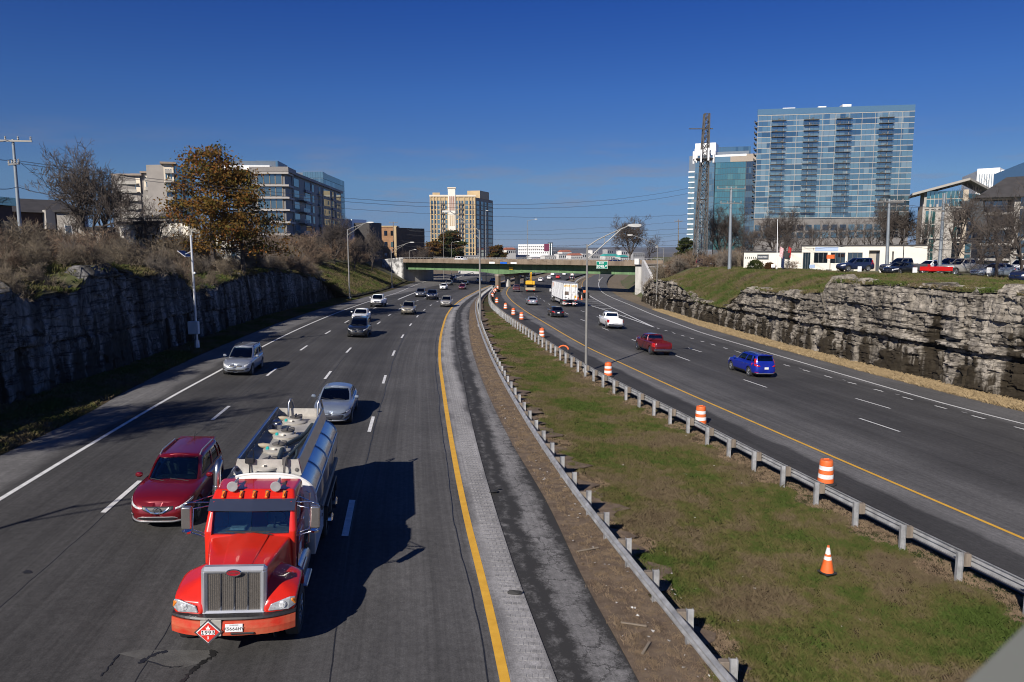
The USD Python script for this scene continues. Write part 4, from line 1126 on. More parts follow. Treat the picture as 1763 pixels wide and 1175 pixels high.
for i in range(16):
    q = MB(); f2.box(q, -.3, f2.L * .23, 6 + i * (z2 - 16) / 15 - .35, 6 + i * (z2 - 16) / 15 + .35, .1, .5); part(t, 'white_band', q, WHITE)
q = MB(); f2.box(q, f2.L * .22, f2.L * 1.02, z2, z2 + 7.5, -14, .3); part(t, 'penthouse', q, WHITE)
q = MB(); f.box(q, -3, f.L * .8, zt, zt + 7.5, -26, -9); part(t, 'rear_block', q, SHADEM)
q = MB(); f.box(q, f.L * .36, f.L * 1.0, zt, zt + 4.5, -8, .3); part(t, 'roof_screen', q, mat('taupe_panel', (.33, .28, .23), .8, .08))
q = MB(); f.box(q, -1, f.L * .36, zt, zt + 3.4, -8, .2); part(t, 'roof_screen', q, GL2)
q = MB(); f.box(q, -1, f.L * .75, zt + 3.4, zt + 4.6, -8.2, .4); part(t, 'roof_edge', q, WHITE)
t = thing('office_building', 'blue glass tower top showing above the roof of the teal glass office', 'office building')
A, B, zt = front(1232, 620, 1293, 615, 253); f = Face(A, B, 0); core(t, f, zt, 30, DARKP); glazing(t, f, zt - 30, zt, 4, 14, [GL1, GL3], [3, 1], keep=56)

# --- low white building on the right plateau
t = thing('white_building', 'long low white building with wide dark windows behind the right rock cut', 'building')
WSTUC = mat('white_stucco', (.70, .665, .58), .85, .06, .5)
A, B, zt = front(1381, 112, 1597, 104, 424); f = Face(A, B, 4.5); h = zt - 4.5
D_ = 14
wins = [(.012, .075, 0, .76), (.105, .22, .36, .76), (.245, .365, .36, .76), (.385, .505, .36, .76), (.555, .64, .0, .84), (.735, .75, .42, .8)]
q = MB()
cuts = sorted(wins); u = 0
for a, b, z0, z1 in cuts:
    f.box(q, u * f.L, a * f.L, -1.5, h, -.5, 0)
    if z0 > 0:
        f.box(q, a * f.L, b * f.L, -1.5, z0 * h, -.5, 0)
    f.box(q, a * f.L, b * f.L, z1 * h, h, -.5, 0); u = b
f.box(q, u * f.L, f.L, -1.5, h, -.5, 0)
w_ = part(t, 'wall', q, WSTUC)
q = MB(); f.box(q, .02, f.L - .02, -1.5, h - .25, -D_, -.9); part(t, 'rear_wall', q, INTERIOR)
q = MB(); f.box(q, -.15, f.L + .15, h, h + .18, -D_, .12); part(t, 'roof', q, ROOFD)
for k, (a, b, z0, z1) in enumerate(wins):
    if k == 4:
        q = MB(); f.box(q, a * f.L, b * f.L, -1, z1 * h, -.85, -.8); part(t, 'recess_wall', q, mat('beige_recess', (.42, .38, .31), .85, .08)); 
        q = MB(); f.box(q, (a + .055) * f.L, b * f.L, -1, z1 * h * .9, -.79, -.74); part(t, 'door', q, DARKP); continue
    q = MB(); f.box(q, a * f.L, b * f.L, max(z0 * h, .0), z1 * h, -.3, -.26); pn = part(t, 'window', q, GLD if k else GL3)
    q = MB()
    for j in range(4):
        u = (a + (b - a) * (j / 3)) * f.L; f.box(q, u - .04, u + .04, max(z0 * h, 0), z1 * h, -.26, -.18)
    part(pn, 'window_frame', q, DARKSTEEL)
q = MB(); f.box(q, .512 * f.L - 6.6, .512 * f.L - 3.4, h * .82, h * .97, .01, .06); part(t, 'sign_panel', q, mat('pale_blue_sign', (.35, .45, .62), .5, .05))
text(t, 'house_number', '1234', .32, DARKSTEEL, f.p(1.5, .015, h * .85), (*f.u, 0), (0, 0, 1), False)
q = MB()
for k in range(5):
    f.box(q, (.12 + k * .09) * f.L, (.12 + k * .09 + .05) * f.L, .02 * h, .12 * h, .0, .04)
part(t, 'low_vents', q, DARKSTEEL, kind='stuff')
A, B, z2 = front(1281, 116, 1381, 112.5, 435); f = Face(A, B, 4.4); h = z2 - 4.4
core(t, f, h, 12, WSTUC, 'annex')
q = MB(); f.box(q, -.1, f.L, h, h + .15, -12, .1); part(t, 'annex_roof', q, ROOFD)
q = MB(); f.box(q, 2.0, 3.7, h * .65, h * .9, .01, .08); s_ = part(t, 'notice_board', q, DARKP)
text(s_, 'lettering', 'ELECTRIC', .2, WHITE, f.p(2.85, .09, h * .74), (*f.u, 0), (0, 0, 1))
for k in range(6):
    q = MB(); f.box(q, .2 + k * .3, .32 + k * .3, h * .68, h * .78, .01, .05); part(t, 'slot', q, DARKSTEEL)

# --- grey stucco and teal glass office, right edge
t = thing('grey_office', 'grey office with gabled flying roof and tall teal windows at the right', 'office building')
A, B, zt = front(1592, 149, 1664, 146, 328); f = Face(A, B, 4.4)
h = zt - 4.4
C2 = at(1722, 330, 155)[:2]; fr = Face(B, C2, 4.4)
core(t, f, h - .3, 10, GREYC); core(t, fr, h - 1.5, 8, GREYC, 'gable_wall')
glazing(t, f, h * .78, h, 2, 9, [GLT, GL3], [3, 1], u0=.4, u1=f.L - .5, keep=18, name='clerestory_pane')
glazing(t, f, h * .0, h * .74, 4, 3, [GLT, GLD], [2, 1], u0=.4, u1=f.L * .30, keep=12, w=.1)
glazing(t, f, h * .1, h * .74, 3, 2, [GLD, GLT], [2, 1], u0=f.L * .74, u1=f.L * .95, keep=6, w=.1)
piers(t, f, 0, h * .82, [f.L * k for k in (.0, .16, .33, .58)], .35, .5, BAND, 'column')
piers(t, f, 0, h, [f.L - .1], .9, .6, mat('buff_pier', (.42, .36, .28), .85, .1), 'corner_pier')
bands(t, f, h * .37, h * .765, 1, .3, .3, BAND)
glazing(t, fr, h * .8, h * .96, 2, 3, [GLT, GLD], [2, 1], u0=.8, u1=fr.L * .55, keep=6, name='clerestory_pane')
glazing(t, fr, h * .02, h * .74, 5, 1, [GLT, GLD], [1, 1], u0=.6, u1=fr.L * .22, keep=5, frame=.25)
q = MB()
rl, rm, rr_ = f.p(-2.2, 1.5, h - .9), f.p(f.L + .3, 1.8, h + 1.7), fr.p(fr.L + 1.5, 1.2, h - 1.6)
v = [np.array(p) + np.array([0, 0, dz]) + np.array([*(-f.n * back), 0]) for p in (rl, rm, rr_) for back in (0, 12) for dz in (0, .45)]
q.add(*hull([v[0], v[1], v[2], v[3], v[4], v[5], v[6], v[7]])).add(*hull([v[4], v[5], v[6], v[7], v[8], v[9], v[10], v[11]]))
part(t, 'roof', q, mat('pale_fascia', (.33, .31, .275), .7, .08))
fs = Face(at(1581, 350, 153)[:2], A + f.n * -.5, 4.4); core(t, fs, zt - 4.4 - 3.0, 8, mat('buff_side', (.36, .30, .23), .85, .12), 'side_wing')

# --- grey residential block with deep balconies, right edge
t = thing('grey_block', 'grey apartment block with stacked deep balconies and a dark hip roof at the right edge', 'apartment building')
A, B, zt = front(1692, 103, 1790, 100, 340); f = Face(A, B, 4.4); h = zt - 4.4
nb = f.L
q = MB(); f.box(q, 0, f.L + 14, -1, h, -12, -3.2); part(t, 'rear_wall', q, DARKP)
for i in range(6):
    z = i * h / 5
    q = MB(); f.box(q, 0, f.L * .56, z - .18, z + .12, -3.2, .1); s_ = part(t, 'balcony', q, BAND)
    if i < 5:
        q = MB(); f.box(q, .3, f.L * .55, z + 1.0, z + 1.06, .0, .06); f.box(q, .3, f.L * .55, z + .55, z + .58, .0, .06); part(s_, 'railing', q, DARKSTEEL)
        q = MB(); f.box(q, .6, f.L * .5, z + .2, z + 2.4, -3.19, -3.1); part(t, 'balcony_window', q, GLD)
q = MB(); f.box(q, f.L * .57, f.L + 14, -1, h, -3.2, 0); part(t, 'wall', q, GREYC)
for i in range(5):
    for k in range(5):
        q = MB(); u = f.L * .68 + k * 3.4; f.box(q, u, u + 1.7, i * h / 5 + .9, i * h / 5 + 2.6, .01, .06); part(t, 'window', q, GLD)
q = MB().add(*hull([f.p(u, w, z) for u, w, z in ((-1, 1, h), (f.L + 15, 1, h), (f.L + 15, -13, h), (-1, -13, h), (3, -4, h + 3), (f.L + 12, -4, h + 3.4), (f.L + 12, -8, h + 3.4), (3, -8, h + 3))]))
part(t, 'roof', q, ROOFD)
q = MB().add(*hull([f.p(u, w, z) for u, w, z in ((-2.6, .3, h - .3), (0, .3, h - .3), (0, -3, h - .3), (-2.6, -3, h - .3), (.7, .3, h * .45), (1., .3, h * .45), (.7, -3, h * .45), (1., -3, h * .45))]))
part(t, 'raking_wall', q, DARKP)

# --- white ribbed building and the dark glass block behind
t = thing('white_ribbed_building', 'white building with vertical ribs showing behind the gabled office roof', 'building')
A, B, zt = front(1683, 240, 1722, 236, 290); f = Face(A, B, 0); core(t, f, zt, 30, WHITE)
us = np.linspace(.4, f.L - .4, 9)
glazing(t, f, zt - 11, zt - 1.6, 1, 8, [GL1], [1], u0=.4, u1=f.L - .4, keep=8, w=.05, gap=.5)
piers(t, f, zt - 12, zt - 1.4, us, .35, .4, WHITE, 'rib')
fs = Face(at(1657, 298, 262)[:2], A, 0); core(t, fs, zt - .6, 14, WHITE, 'side_wing')
t = thing('dark_glass_block', 'dark blue glass block with a sloping top at the right edge', 'office building')
A, B, zt = front(1712, 175, 1830, 168, 290); f = Face(A, B, 0)
zb = at(1763, 279, 172)[2]
q = MB(); v = [f.p(u, w, z) for u, z1 in ((0, zt - 1.0), (f.L, zb + 3.0)) for w in (0, -20) for z in (0, z1)]; q.add(*hull(v)); part(t, 'wall', q, pane('glass_navy', (.01, .03, .06), .3, .08))
for i in range(7):
    q = MB(); f.box(q, 0, f.L, zt - 4 - i * 3.4, zt - 3.8 - i * 3.4, .0, .1); part(t, 'glazing_bar', q, DARKSTEEL)

# --- dark apartment block on the left, lit end towards the sun
t = thing('apartment_block', 'dark apartment block with pale floor slabs and balconies behind the brown conifers', 'apartment building')
B0 = at(490, 300, 204)[:2]; B1 = at(587, 330, 285)[:2]; A0 = at(437, 300, 203.4)[:2]
zt = 29.2; f = Face(A0, B0, 6.0); fs = Face(B0, B1, 6.0); h = zt - 6
core(t, fs, h, 9, mat('navy_panel', (.05, .065, .09), .5, .12, .4)); core(t, f, h, 9, mat('end_grey', (.15, .15, .15), .8, .1, .3), 'end_wall')
for i in range(7):
    z = h - .6 - i * 3.3
    q = MB(); f.box(q, -.5, f.L + 1.2, z - .28, z + .22, 0, .9); fs.box(q, .0, 7, z - .28, z + .22, 0, .7); part(t, 'floor_slab', q, mat('slab_pale', (.33, .31, .29), .8, .08))
    if i:
        for k, (a, b) in enumerate(((.52, .68), (.7, .9), (.1, .3), (.32, .5))):
            q = MB(); f.box(q, a * f.L, b * f.L, z + .5, z + 2.9, .01, .1); wn = part(t, 'window', q, pane('glass_green_grey', (.04, .07, .085), .2, .05))
            q = MB(); f.box(q, a * f.L - .18, a * f.L, z + .4, z + 3., .0, .2); f.box(q, b * f.L, b * f.L + .18, z + .4, z + 3., .0, .2); part(wn, 'window_frame', q, mat('bronze_frame', (.25, .19, .13), .6, .1))
q = MB(); f.box(q, -1, f.L + 1.2, h - .3, h + 1.0, -9, .9); fs.box(q, 1.2, fs.L + .6, h - .3, h + .5, -8, .7); part(t, 'roof', q, mat('roof_fascia', (.2, .185, .175), .8, .1))
for k, (a, b, m) in enumerate(((.09, .2, DARKP), (.27, .37, None), (.37, .44, DARKP), (.5, .55, None), (.58, .75, DARKP), (.77, .83, None), (.85, .99, DARKP))):
    if m is not None:
        q = MB(); fs.box(q, a * fs.L, b * fs.L, .2, h - .8, .01, .12); part(t, 'recessed_bay', q, m)
        for i in range(6):
            z = h - 3.6 - i * 3.3
            q = MB(); fs.box(q, (a + .02) * fs.L, (b - .02) * fs.L, z + .3, z + 2.5, .13, .2); part(t, 'window', q, GL3)
    else:
        for i in range(6):
            z = h - 3.6 - i * 3.3
            q = MB(); fs.box(q, a * fs.L, b * fs.L, z - .5, z + .25, .02, .5); part(t, 'spandrel', q, mat('lilac_panel', (.14, .15, .19), .7, .08))
            q = MB(); fs.box(q, (a + .01) * fs.L, (b - .01) * fs.L, z + .3, z + 2.6, .03, .1); part(t, 'window', q, GL3 if i % 2 else GLD)
for i in range(1, 5):
    z = h - 3.8 - i * 3.3
    q = MB(); fs.box(q, .17 * fs.L, .26 * fs.L, z - .15, z + .1, .1, 1.7); s_ = part(t, 'balcony', q, DARKP)
    q = MB()
    for k in range(6):
        fs.box(q, (.172 + k * .0145) * fs.L, (.172 + k * .0145 + .009) * fs.L, z + .1, z + 1.2, 1.6, 1.66)
    part(s_, 'railing_glass', q, GL4)

for nm, pts, Ys, pt, lb, gm, dp in (('glass_block', (521, 556), (454, 455), 296, 'square blue glass block rising behind the dark apartment block', GL1, 30), ('glass_block', (440, 478), (419, 420), 277, 'stepped blue glass block above the roof of the dark apartment block', GL1, 25)):
    t = thing(nm, lb, 'office building')
    A, B, zt = front(pts[0], Ys[0], pts[1], Ys[1], pt); f = Face(A, B, 0)
    core(t, f, zt, dp, SHADEM); glazing(t, f, zt - 34, zt, 9, 8, [gm, GL3], [3, 1], keep=72)
    C = at(592 if nm == 'glass_block' and pts[0] == 521 else 498, pt + 8, Ys[1] + 60)[:2]; fs = Face(B, C, 0)
    core(t, fs, zt - .4, dp, SHADEM, 'side_wall', w=-.2); glazing(t, fs, zt - 34, zt - .4, 9, 10, [GL3, GL1], [3, 1], keep=90)
    if pts[0] == 440:
        q = MB(); f.box(q, -20, f.L * .7, zt - 5.5, zt - 3, -14, 4); part(t, 'lower_roof', q, WHITE)

# --- three brick and stucco towers behind the bare tree
for px0, px1, Y0, Y1, pt, xs_, lb, seed in ((199, 240, 291, 292, 303, 252, 'pale stucco apartment tower behind the bare tree, leftmost of three', 3), (248, 272, 293, 294, 299, 286, 'brick apartment tower with a flat overhanging roof, middle of three', 4), (282, 297, 271, 272, 283, 330, 'tallest apartment tower of three, with white top and turquoise glass', 5)):
    t = thing('apartment_tower', lb, 'apartment tower')
    A, B, zt = front(px0, Y0, px1, Y1, pt); f = Face(A, B, 0); C = at(xs_, pt + 2, Y1 + 14)[:2]; fs = Face(B, C, 0)
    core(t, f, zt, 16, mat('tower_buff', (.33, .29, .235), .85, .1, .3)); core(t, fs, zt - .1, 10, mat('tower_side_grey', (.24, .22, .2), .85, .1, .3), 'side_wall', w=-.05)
    if seed > 3:
        piers(t, fs, 0, zt - 7, [fs.L * .06, fs.L * .5], 1.3, .2, mat('dull_brick', (.17, .07, .048), .9, .15, 1.5), 'brick_pier')
    n = 10; z0 = zt - 32
    for i in range(n):
        z = z0 + i * 3.2
        q = MB(); f.box(q, .08 * f.L, .92 * f.L, z - .15, z + .15, .1, 1.5); f.box(q, .1 * f.L, .9 * f.L, z + .15, z + 1.1, 1.38, 1.45); part(t, 'balcony', q, mat('balcony_pale', (.34, .32, .285), .8, .1))
        q = MB(); f.box(q, .15 * f.L, .85 * f.L, z + .3, z + 2.7, .01, .08); part(t, 'window', q, [GLD, GL3, GL1][i % 3])
        for a, b in ((.08, .45), (.55, .92)):
            q = MB(); fs.box(q, a * fs.L, b * fs.L, z + .3, z + 2.7, .01, .08); part(t, 'window', q, GLT if seed == 5 else [GLD, GL3][i % 2])
        if seed > 3:
            q = MB(); fs.box(q, .0, fs.L, z - .25, z + .25, .0, .3); part(t, 'side_band', q, CREAM)
    q = MB(); f.box(q, -.2, f.L + .2, zt - 6.5, zt - .1, .1, .25); part(t, 'top_storey', q, CREAM)
    for k in range(3):
        q = MB(); f.box(q, (.12 + k * .28) * f.L, (.28 + k * .28) * f.L, zt - 5.5, zt - 1.8, .25, .3); part(t, 'window', q, GL3)
    q = MB(); f.box(q, -1.2, f.L + 1.2, zt, zt + .7, -14, 1.4); part(t, 'roof', q, mat('roof_edge', (.25, .2, .16), .8, .1))

# --- townhouses and garden walls on the left
t = thing('townhouse', 'low dark brick house with a long slate roof behind the bare bushes', 'house')
A, B, zt = front(20, 92, 150, 100, 366); f = Face(A, B, 7); core(t, f, zt - 7, 9, mat('dark_brick', (.075, .045, .04), .9, .2, 2.))
z2 = at(60, 341, 96)[2] - 7; h = zt - 7
q = MB().add(*hull([f.p(u, w, z) for u, w, z in ((-.6, .6, h - .1), (f.L + .6, .6, h - .1), (f.L + .6, -9.6, h - .1), (-.6, -9.6, h - .1), (1.5, -4.5, z2), (f.L - 1, -4.5, z2))])); part(t, 'roof', q, ROOFD)
for k in range(4):
    q = MB(); f.box(q, 1.2 + k * 3.4, 2.8 + k * 3.4, h * .3, h * .72, .01, .08); part(t, 'window', q, GLD)
q = MB(); f.box(q, f.L * .38, f.L * .5, h - 2.2, h + .25, .1, .9); part(t, 'dormer', q, GREYC)
for px0, px1, pt, Y, lb, m in ((97, 141, 366, 86, 'pale garden pavilion wall right of the slate roofed house', GREYC), (143, 178, 395, 84, 'white low garage behind the bushes under the bare tree', WSTUC), (222, 250, 386, 80, 'small white porch behind the bushes left of the conifers', WSTUC), (253, 275, 384, 82, 'narrow white gateway building left of the tall conifer', WSTUC), (304, 316, 375, 88, 'narrow pale house front left of the conifer trunks', GREYC), (323, 343, 381, 85, 'white gabled house front between the conifers', WSTUC), (388, 415, 401, 84, 'low white outbuilding behind the conifer trunks', WSTUC)):
    t = thing('garden_house', lb, 'house')
    A, B, zt = front(px0, Y, px1, Y + 1, pt); f = Face(A, B, 6.5); h = zt - 6.5; core(t, f, h, 5, m)
    q = MB(); f.box(q, -.3, f.L + .3, h, h + .22, -5.2, .35); part(t, 'roof', q, ROOFD)
    q = MB(); f.box(q, f.L * .3, f.L * .55, h * .25, h * .75, .01, .06); wn = part(t, 'window', q, GLD)
    q = MB(); f.box(q, f.L * .28, f.L * .3, h * .22, h * .78, .0, .1); f.box(q, f.L * .55, f.L * .57, h * .22, h * .78, .0, .1); part(wn, 'window_frame', q, WHITE)
t = thing('terrace_house', 'dark terraced house with teal roof light and tall pale piers at the left edge', 'house')
A, B, zt = front(-60, 70, 20, 76, 352); f = Face(A, B, 6.5); h = zt - 6.5; core(t, f, h, 8, mat('dark_brick', (.075, .045, .04)))
q = MB(); f.box(q, -.3, f.L + .3, h, h + .8, -8, .3); part(t, 'roof', q, GLT)
piers(t, f, 0, h * .75, [f.L * k for k in (.75, .88, .98)], .35, .4, LIME, 'pier')
for k in range(3):
    q = MB(); f.box(q, f.L * (.55 + .13 * k), f.L * (.62 + .13 * k), h * .2, h * .6, .01, .08); part(t, 'window', q, GLD)

# --- brick building left of the bridge
t = thing('brick_building', 'flat roofed orange brick building with square windows left of the bridge', 'building')
A, B, zt = front(612, 287, 682, 288, 391); f = Face(A, B, 2); h = zt - 2; core(t, f, h, 12, BRICKT)
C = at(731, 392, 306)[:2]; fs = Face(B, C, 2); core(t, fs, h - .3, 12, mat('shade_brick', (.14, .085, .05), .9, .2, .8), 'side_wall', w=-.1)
for i in range(3):
    for k in range(6):
        u = f.L * (.06 + k * .16); z = h - 3.4 - i * 4.3
        q = MB(); f.box(q, u, u + 1.2, z, z + 1.9, .01, .08); part(t, 'window', q, GLD if (i + k) % 3 else GL2)
q = MB(); f.box(q, -.3, f.L + .3, h, h + .4, -12, .3); part(t, 'coping', q, LIME)
q = MB(); f.box(q, f.L - .9, f.L, 0, h, .02, .25); part(t, 'quoin', q, LIME)
t = thing('white_cabin', 'curved white roof structure beyond the bushes right of the dark apartment block', 'building')
A, B, zt = front(586, 250, 606, 248, 378); f = Face(A, B, 4); core(t, f, zt - 4, 8, WHITE)
q = MB(); f.box(q, f.L, f.L * 2.3, 0, zt - 5.2, -8, -1); part(t, 'dark_wing', q, ROOFD)

# --- the cream apartment tower in the middle
t = thing('apartment_tower', 'cream and tan apartment tower with white central panel beyond the bridge', 'apartment tower')
A, B, zt = front(740, 488, 818, 490, 339); f = Face(A, B, -5); h = zt + 5; C = at(849, 339, 525)[:2]; fs = Face(B, C, -5)
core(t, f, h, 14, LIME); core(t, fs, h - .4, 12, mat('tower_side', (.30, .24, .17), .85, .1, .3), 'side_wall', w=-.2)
n = 14; dz = 3.1
for i in range(n):
    z = h - 2.2 - (i + 1) * dz
    for a, b, k in ((.03, .075, 0), (.085, .13, 1), (.155, .215, 2), (.235, .31, 0), (.33, .38, 2), (.575, .62, 2), (.635, .735, 0), (.78, .84, 2), (.875, .915, 1), (.935, .965, 0)):
        q = MB(); f.box(q, a * f.L, b * f.L, z + .25, z + 2.75, .01, .1); part(t, 'window', q, [GLD, GLD, GL1][k] if (i + k) % 4 else GL3)
        if k == 0 and b - a > .05:
            q = MB(); f.box(q, a * f.L, b * f.L, z - .1, z + 1.0, .1, 1.4); part(t, 'balcony', q, DARKSTEEL)
            q = MB(); f.box(q, (a + b) / 2 * f.L - .3, (a + b) / 2 * f.L + .3, z + .3, z + 2.8, .1, .9); part(t, 'balcony_pier', q, LIME)
    for a, b in ((.06, .2), (.3, .42), (.5, .6), (.7, .94)):
        q = MB(); fs.box(q, a * fs.L, b * fs.L, z + .25, z + 2.75, .01, .1); part(t, 'window', q, GL3)
piers(t, f, 0, h, [f.L * k for k in (.01, .08, .145, .225, .32, .565, .625, .755, .862, .925, .99)], .7, .5, LIME)
q = MB(); f.box(q, .40 * f.L, .56 * f.L, 0, h + 5.2, -6, 1.2); part(t, 'central_panel', q, mat('white_panel', (.72, .68, .6), .8, .05))
for k in range(3):
    q = MB(); u = (.43 + k * .042) * f.L; f.box(q, u, u + .75, h - 9, h + .2, 1.2, 1.3); part(t, 'panel_window', q, BRICKR)
    q = MB(); f.box(q, u, u + .7, h - 19, h - 12, 1.2, 1.28); part(t, 'panel_inset', q, LIME)
q = MB(); f.box(q, .39 * f.L, .575 * f.L, h + 5.2, h + 6, -6.5, 1.7); part(t, 'panel_cornice', q, CREAM)
q = MB(); f.box(q, -.4, f.L + .4, h, h + 1.1, -8, .7); part(t, 'cornice', q, CREAM)
q = MB(); f.box(q, .06 * f.L, .22 * f.L, h + 1.1, h + 2.6, -6, .3); part(t, 'roof_block', q, LIME)
q = MB(); fs.box(q, .25 * fs.L, .75 * fs.L, h - .4, h + 4.6, -9, .1); part(t, 'roof_block', q, LIME)

# --- white hotel beyond the bridge and scattered far buildings
t = thing('white_hotel', 'long white building with rows of small windows and a maroon sign beyond the bridge', 'hotel')
A, B, zt = front(892, 640, 944, 640, 421); f = Face(A, B, -10); h = zt + 10; core(t, f, h, 14, WHITE)
glazing(t, f, h - 8.6, h - .6, 3, 15, [GLD], [1], gap=1.0, w=.08, frame=.75, name='window', keep=45)
q = MB(); f.box(q, f.L * .86, f.L * 1.02, h - 5.6, h + .3, .1, .9); part(t, 'maroon_sign', q, mat('maroon', (.14, .01, .05), .6, .1))
q = MB(); f.box(q, f.L * 1.0, f.L * 1.14, 0, h + 1.5, -10, .5); part(t, 'stair_tower', q, DARKP)
for k in range(3):
    q = MB(); f.box(q, f.L * (1.01 + .04 * k), f.L * (1.04 + .04 * k), h - 14, h + .6, .5, .6); part(t, 'tower_panel', q, WHITE if k != 1 else GL3)
far = [(872, 888, 430, 520, 'red', 'low far building with a rust red roof left of the white hotel'), (893, 912, 440, 560, 'white', 'low white far building in front of the white hotel'), (915, 930, 443, 470, 'sign', 'far red and white roadside sign panel under the white hotel'), (938, 958, 441, 600, 'white', 'white far block right of the white hotel tower'),
       (962, 978, 438, 900, 'white', 'small white far building beyond the bridge, first right of the hotel'), (983, 1003, 440, 800, 'red', 'far building with terracotta roof beyond the middle of the bridge'), (1003, 1016, 437, 1000, 'white', 'tall narrow white far building behind the lamp post'), (1018, 1040, 439, 850, 'grey', 'grey far building right of the near lamp post'),
       (1042, 1066, 441, 560, 'teal', 'turquoise roofed low building at the right half of the bridge'), (1068, 1082, 443, 540, 'teal', 'small turquoise building at the right end of the bridge'), (1020, 1030, 431, 1500, 'white', 'tiny white building on the far hillside, left one'), (1046, 1056, 430, 1700, 'grey', 'tiny grey building on the far hillside, middle one'), (1070, 1080, 432, 1500, 'white', 'tiny white building on the far hillside, right one'),
       (950, 960, 432, 1300, 'grey', 'tiny grey far building just right of the maroon sign'), (968, 984, 434, 1400, 'red', 'far low red roofed row above the bridge'), (1090, 1110, 436, 900, 'grey', 'far grey building behind the bare trees right of the bridge'), (852, 868, 436, 700, 'white', 'far white building left of the tall mast'), (795, 826, 441, 330, 'white', 'pale long vehicle shed right behind the bridge parapet'), (846, 872, 440, 420, 'white', 'white low shed right behind the parapet left of the hotel')]
FM = dict(red=mat('terracotta', (.30, .10, .06), .9, .15, .3), white=mat('far_white', (.6, .59, .56), .85, .08, .2), grey=mat('far_grey', (.3, .3, .3), .85, .12, .2), teal=mat('turquoise_roof', (.05, .3, .27), .6, .12, .3), sign=WHITE)
for px0, px1, pt, Y, k, lb in far:
    t = thing('far_building', lb, 'building')
    A, B, zt = front(px0, Y, px1, Y * 1.01, pt); f = Face(A, B, -20); h = zt + 20
    core(t, f, h, min(.6 * f.L, 14), FM['white'] if k in ('red', 'teal', 'sign') else FM[k])
    q = MB(); rh = (1.8 if k in ('red', 'teal') else .4) * Y / 700 + .1
    q.add(*hull([f.p(u, w, z) for u, w, z in ((-.3, .4, h), (f.L + .3, .4, h), (f.L + .3, -min(.6 * f.L, 14), h), (-.3, -min(.6 * f.L, 14), h), (.5, -min(.3 * f.L, 7), h + rh), (f.L - .5, -min(.3 * f.L, 7), h + rh))])); part(t, 'roof', q, FM[k] if k != 'white' else FM['grey'])
    n = max(int((px1 - px0) / 3), 2)
    for j in range(n):
        q = MB(); u = (j + .3) * f.L / n; f.box(q, u, u + f.L / n * .45, h - 4.2 * Y / 900, h - 1.6 * Y / 900, .01, .1); part(t, 'window', q, GLD if k != 'sign' else REDLENS)
# blocks behind and to the right that the glass tower mirrors
for x, y, w, d, z, lb in ((430, 55, 90, 50, 78, 'dark office block out of view to the right, mirrored in the glass tower'), (290, 20, 70, 50, 56, 'lower dark office block out of view to the right, mirrored in the glass tower')):
    t = thing('mirrored_block', lb, 'office building')
    part(t, 'wall', MB().box((x, y, z / 2), (w, d, z)), DARKP)
    for i in range(int(z / 4)):
        part(t, 'window_band', MB().box((x, y + d / 2 + .1, 3 + i * 4), (w - 4, .2, 1.8)), GLD)

# ================================================================ plants
BARK = mat('bark', (.065, .052, .043), .95, .3, 3., co='obj')
TWIG = mat('twig_brown', (.125, .098, .066), .9, .35, .9, co='obj', c2=(.22, .18, .125), rand=.28)
TWIGR = mat('twig_russet', (.125, .082, .052), .9, .3, .9, co='obj', c2=(.19, .135, .09), rand=.28)
TWIGG = mat('twig_grey', (.12, .10, .08), .9, .3, .9, co='obj', c2=(.19, .165, .135), rand=.2)
TWIGD = mat('twig_dark', (.05, .04, .034), .9, .3, .9, co='obj', c2=(.085, .068, .055))


def leafmat(name, a, b, scale=.55):
    _mats[name] = usdkit.material(stage, '/World/Looks/' + name, {
        'g': ('geometry', {}), 'n': ('noise_texture', dict(scale=scale, detail=3.)), 'r': ('rgb_ramp', dict(ramp=[(.38, a), (.6, b)])), 'rp': ('map_range', dict(from_min=0., from_max=1., to_min=.55, to_max=1.45)), 'mm': ('mix', dict(mix_type='multiply', fac=1.)),
        'p': ('principled_bsdf', dict(roughness=.8, specular_ior_level=.2)), 't': ('translucent_bsdf', {}), 'mx': ('mix_closure', dict(fac=.25))},
        [('g.position', 'n.vector'), ('n.fac', 'r.fac'), ('g.random_per_island', 'rp.value'), ('r.color', 'mm.color1'), ('rp.result', 'mm.color2'), ('mm.color', 'p.base_color'), ('mm.color', 't.color'), ('p.BSDF', 'mx.closure1'), ('t.BSDF', 'mx.closure2')], surface='mx.closure')
    return _mats[name]


LRUST = leafmat('foliage_rust', (.40, .14, .03), (.24, .18, .035))
LOLIVE = leafmat('foliage_olive', (.16, .16, .03), (.33, .15, .032))
LGREEN = leafmat('foliage_green', (.035, .06, .015), (.10, .115, .025))
LORANGE = leafmat('foliage_orange', (.2, .085, .02), (.13, .075, .02))


def grow(segs, p, d, L, r, lev, rn, up=.15, wob=.28, ratio=.68, kids=(2, 4), spread=.75):
    n = 3
    q = np.array(p, float); pts = [q.copy()]
    d = np.array(d, float)
    for i in range(n):
        d = d + rn.normal(0, wob, 3) * .5 + [0, 0, up * .4]; d /= np.linalg.norm(d)
        q = q + d * L / n; pts.append(q.copy())
    segs.append((pts, r, r * .62, lev))
    if lev == 0:
        return
    for k in range(rn.integers(*kids) + (lev > 1)):
        t = rn.uniform(.35, 1.)
        i = min(int(t * n), n - 1)
        b = pts[i] + (pts[i + 1] - pts[i]) * (t * n - i)
        e = d + rn.normal(0, spread, 3); e /= np.linalg.norm(e)
        grow(segs, b, e, L * ratio * rn.uniform(.75, 1.15), r * .58, lev - 1, rn, up, wob, ratio, kids, spread)


def tubes(segs, sides=lambda lev: 3, rmin=.008):
    m = MB()
    for pts, r0, r1, lev in segs:
        m.tube(pts, np.maximum(np.linspace(r0, r1, len(pts)), rmin), sides(lev), False)
    return m


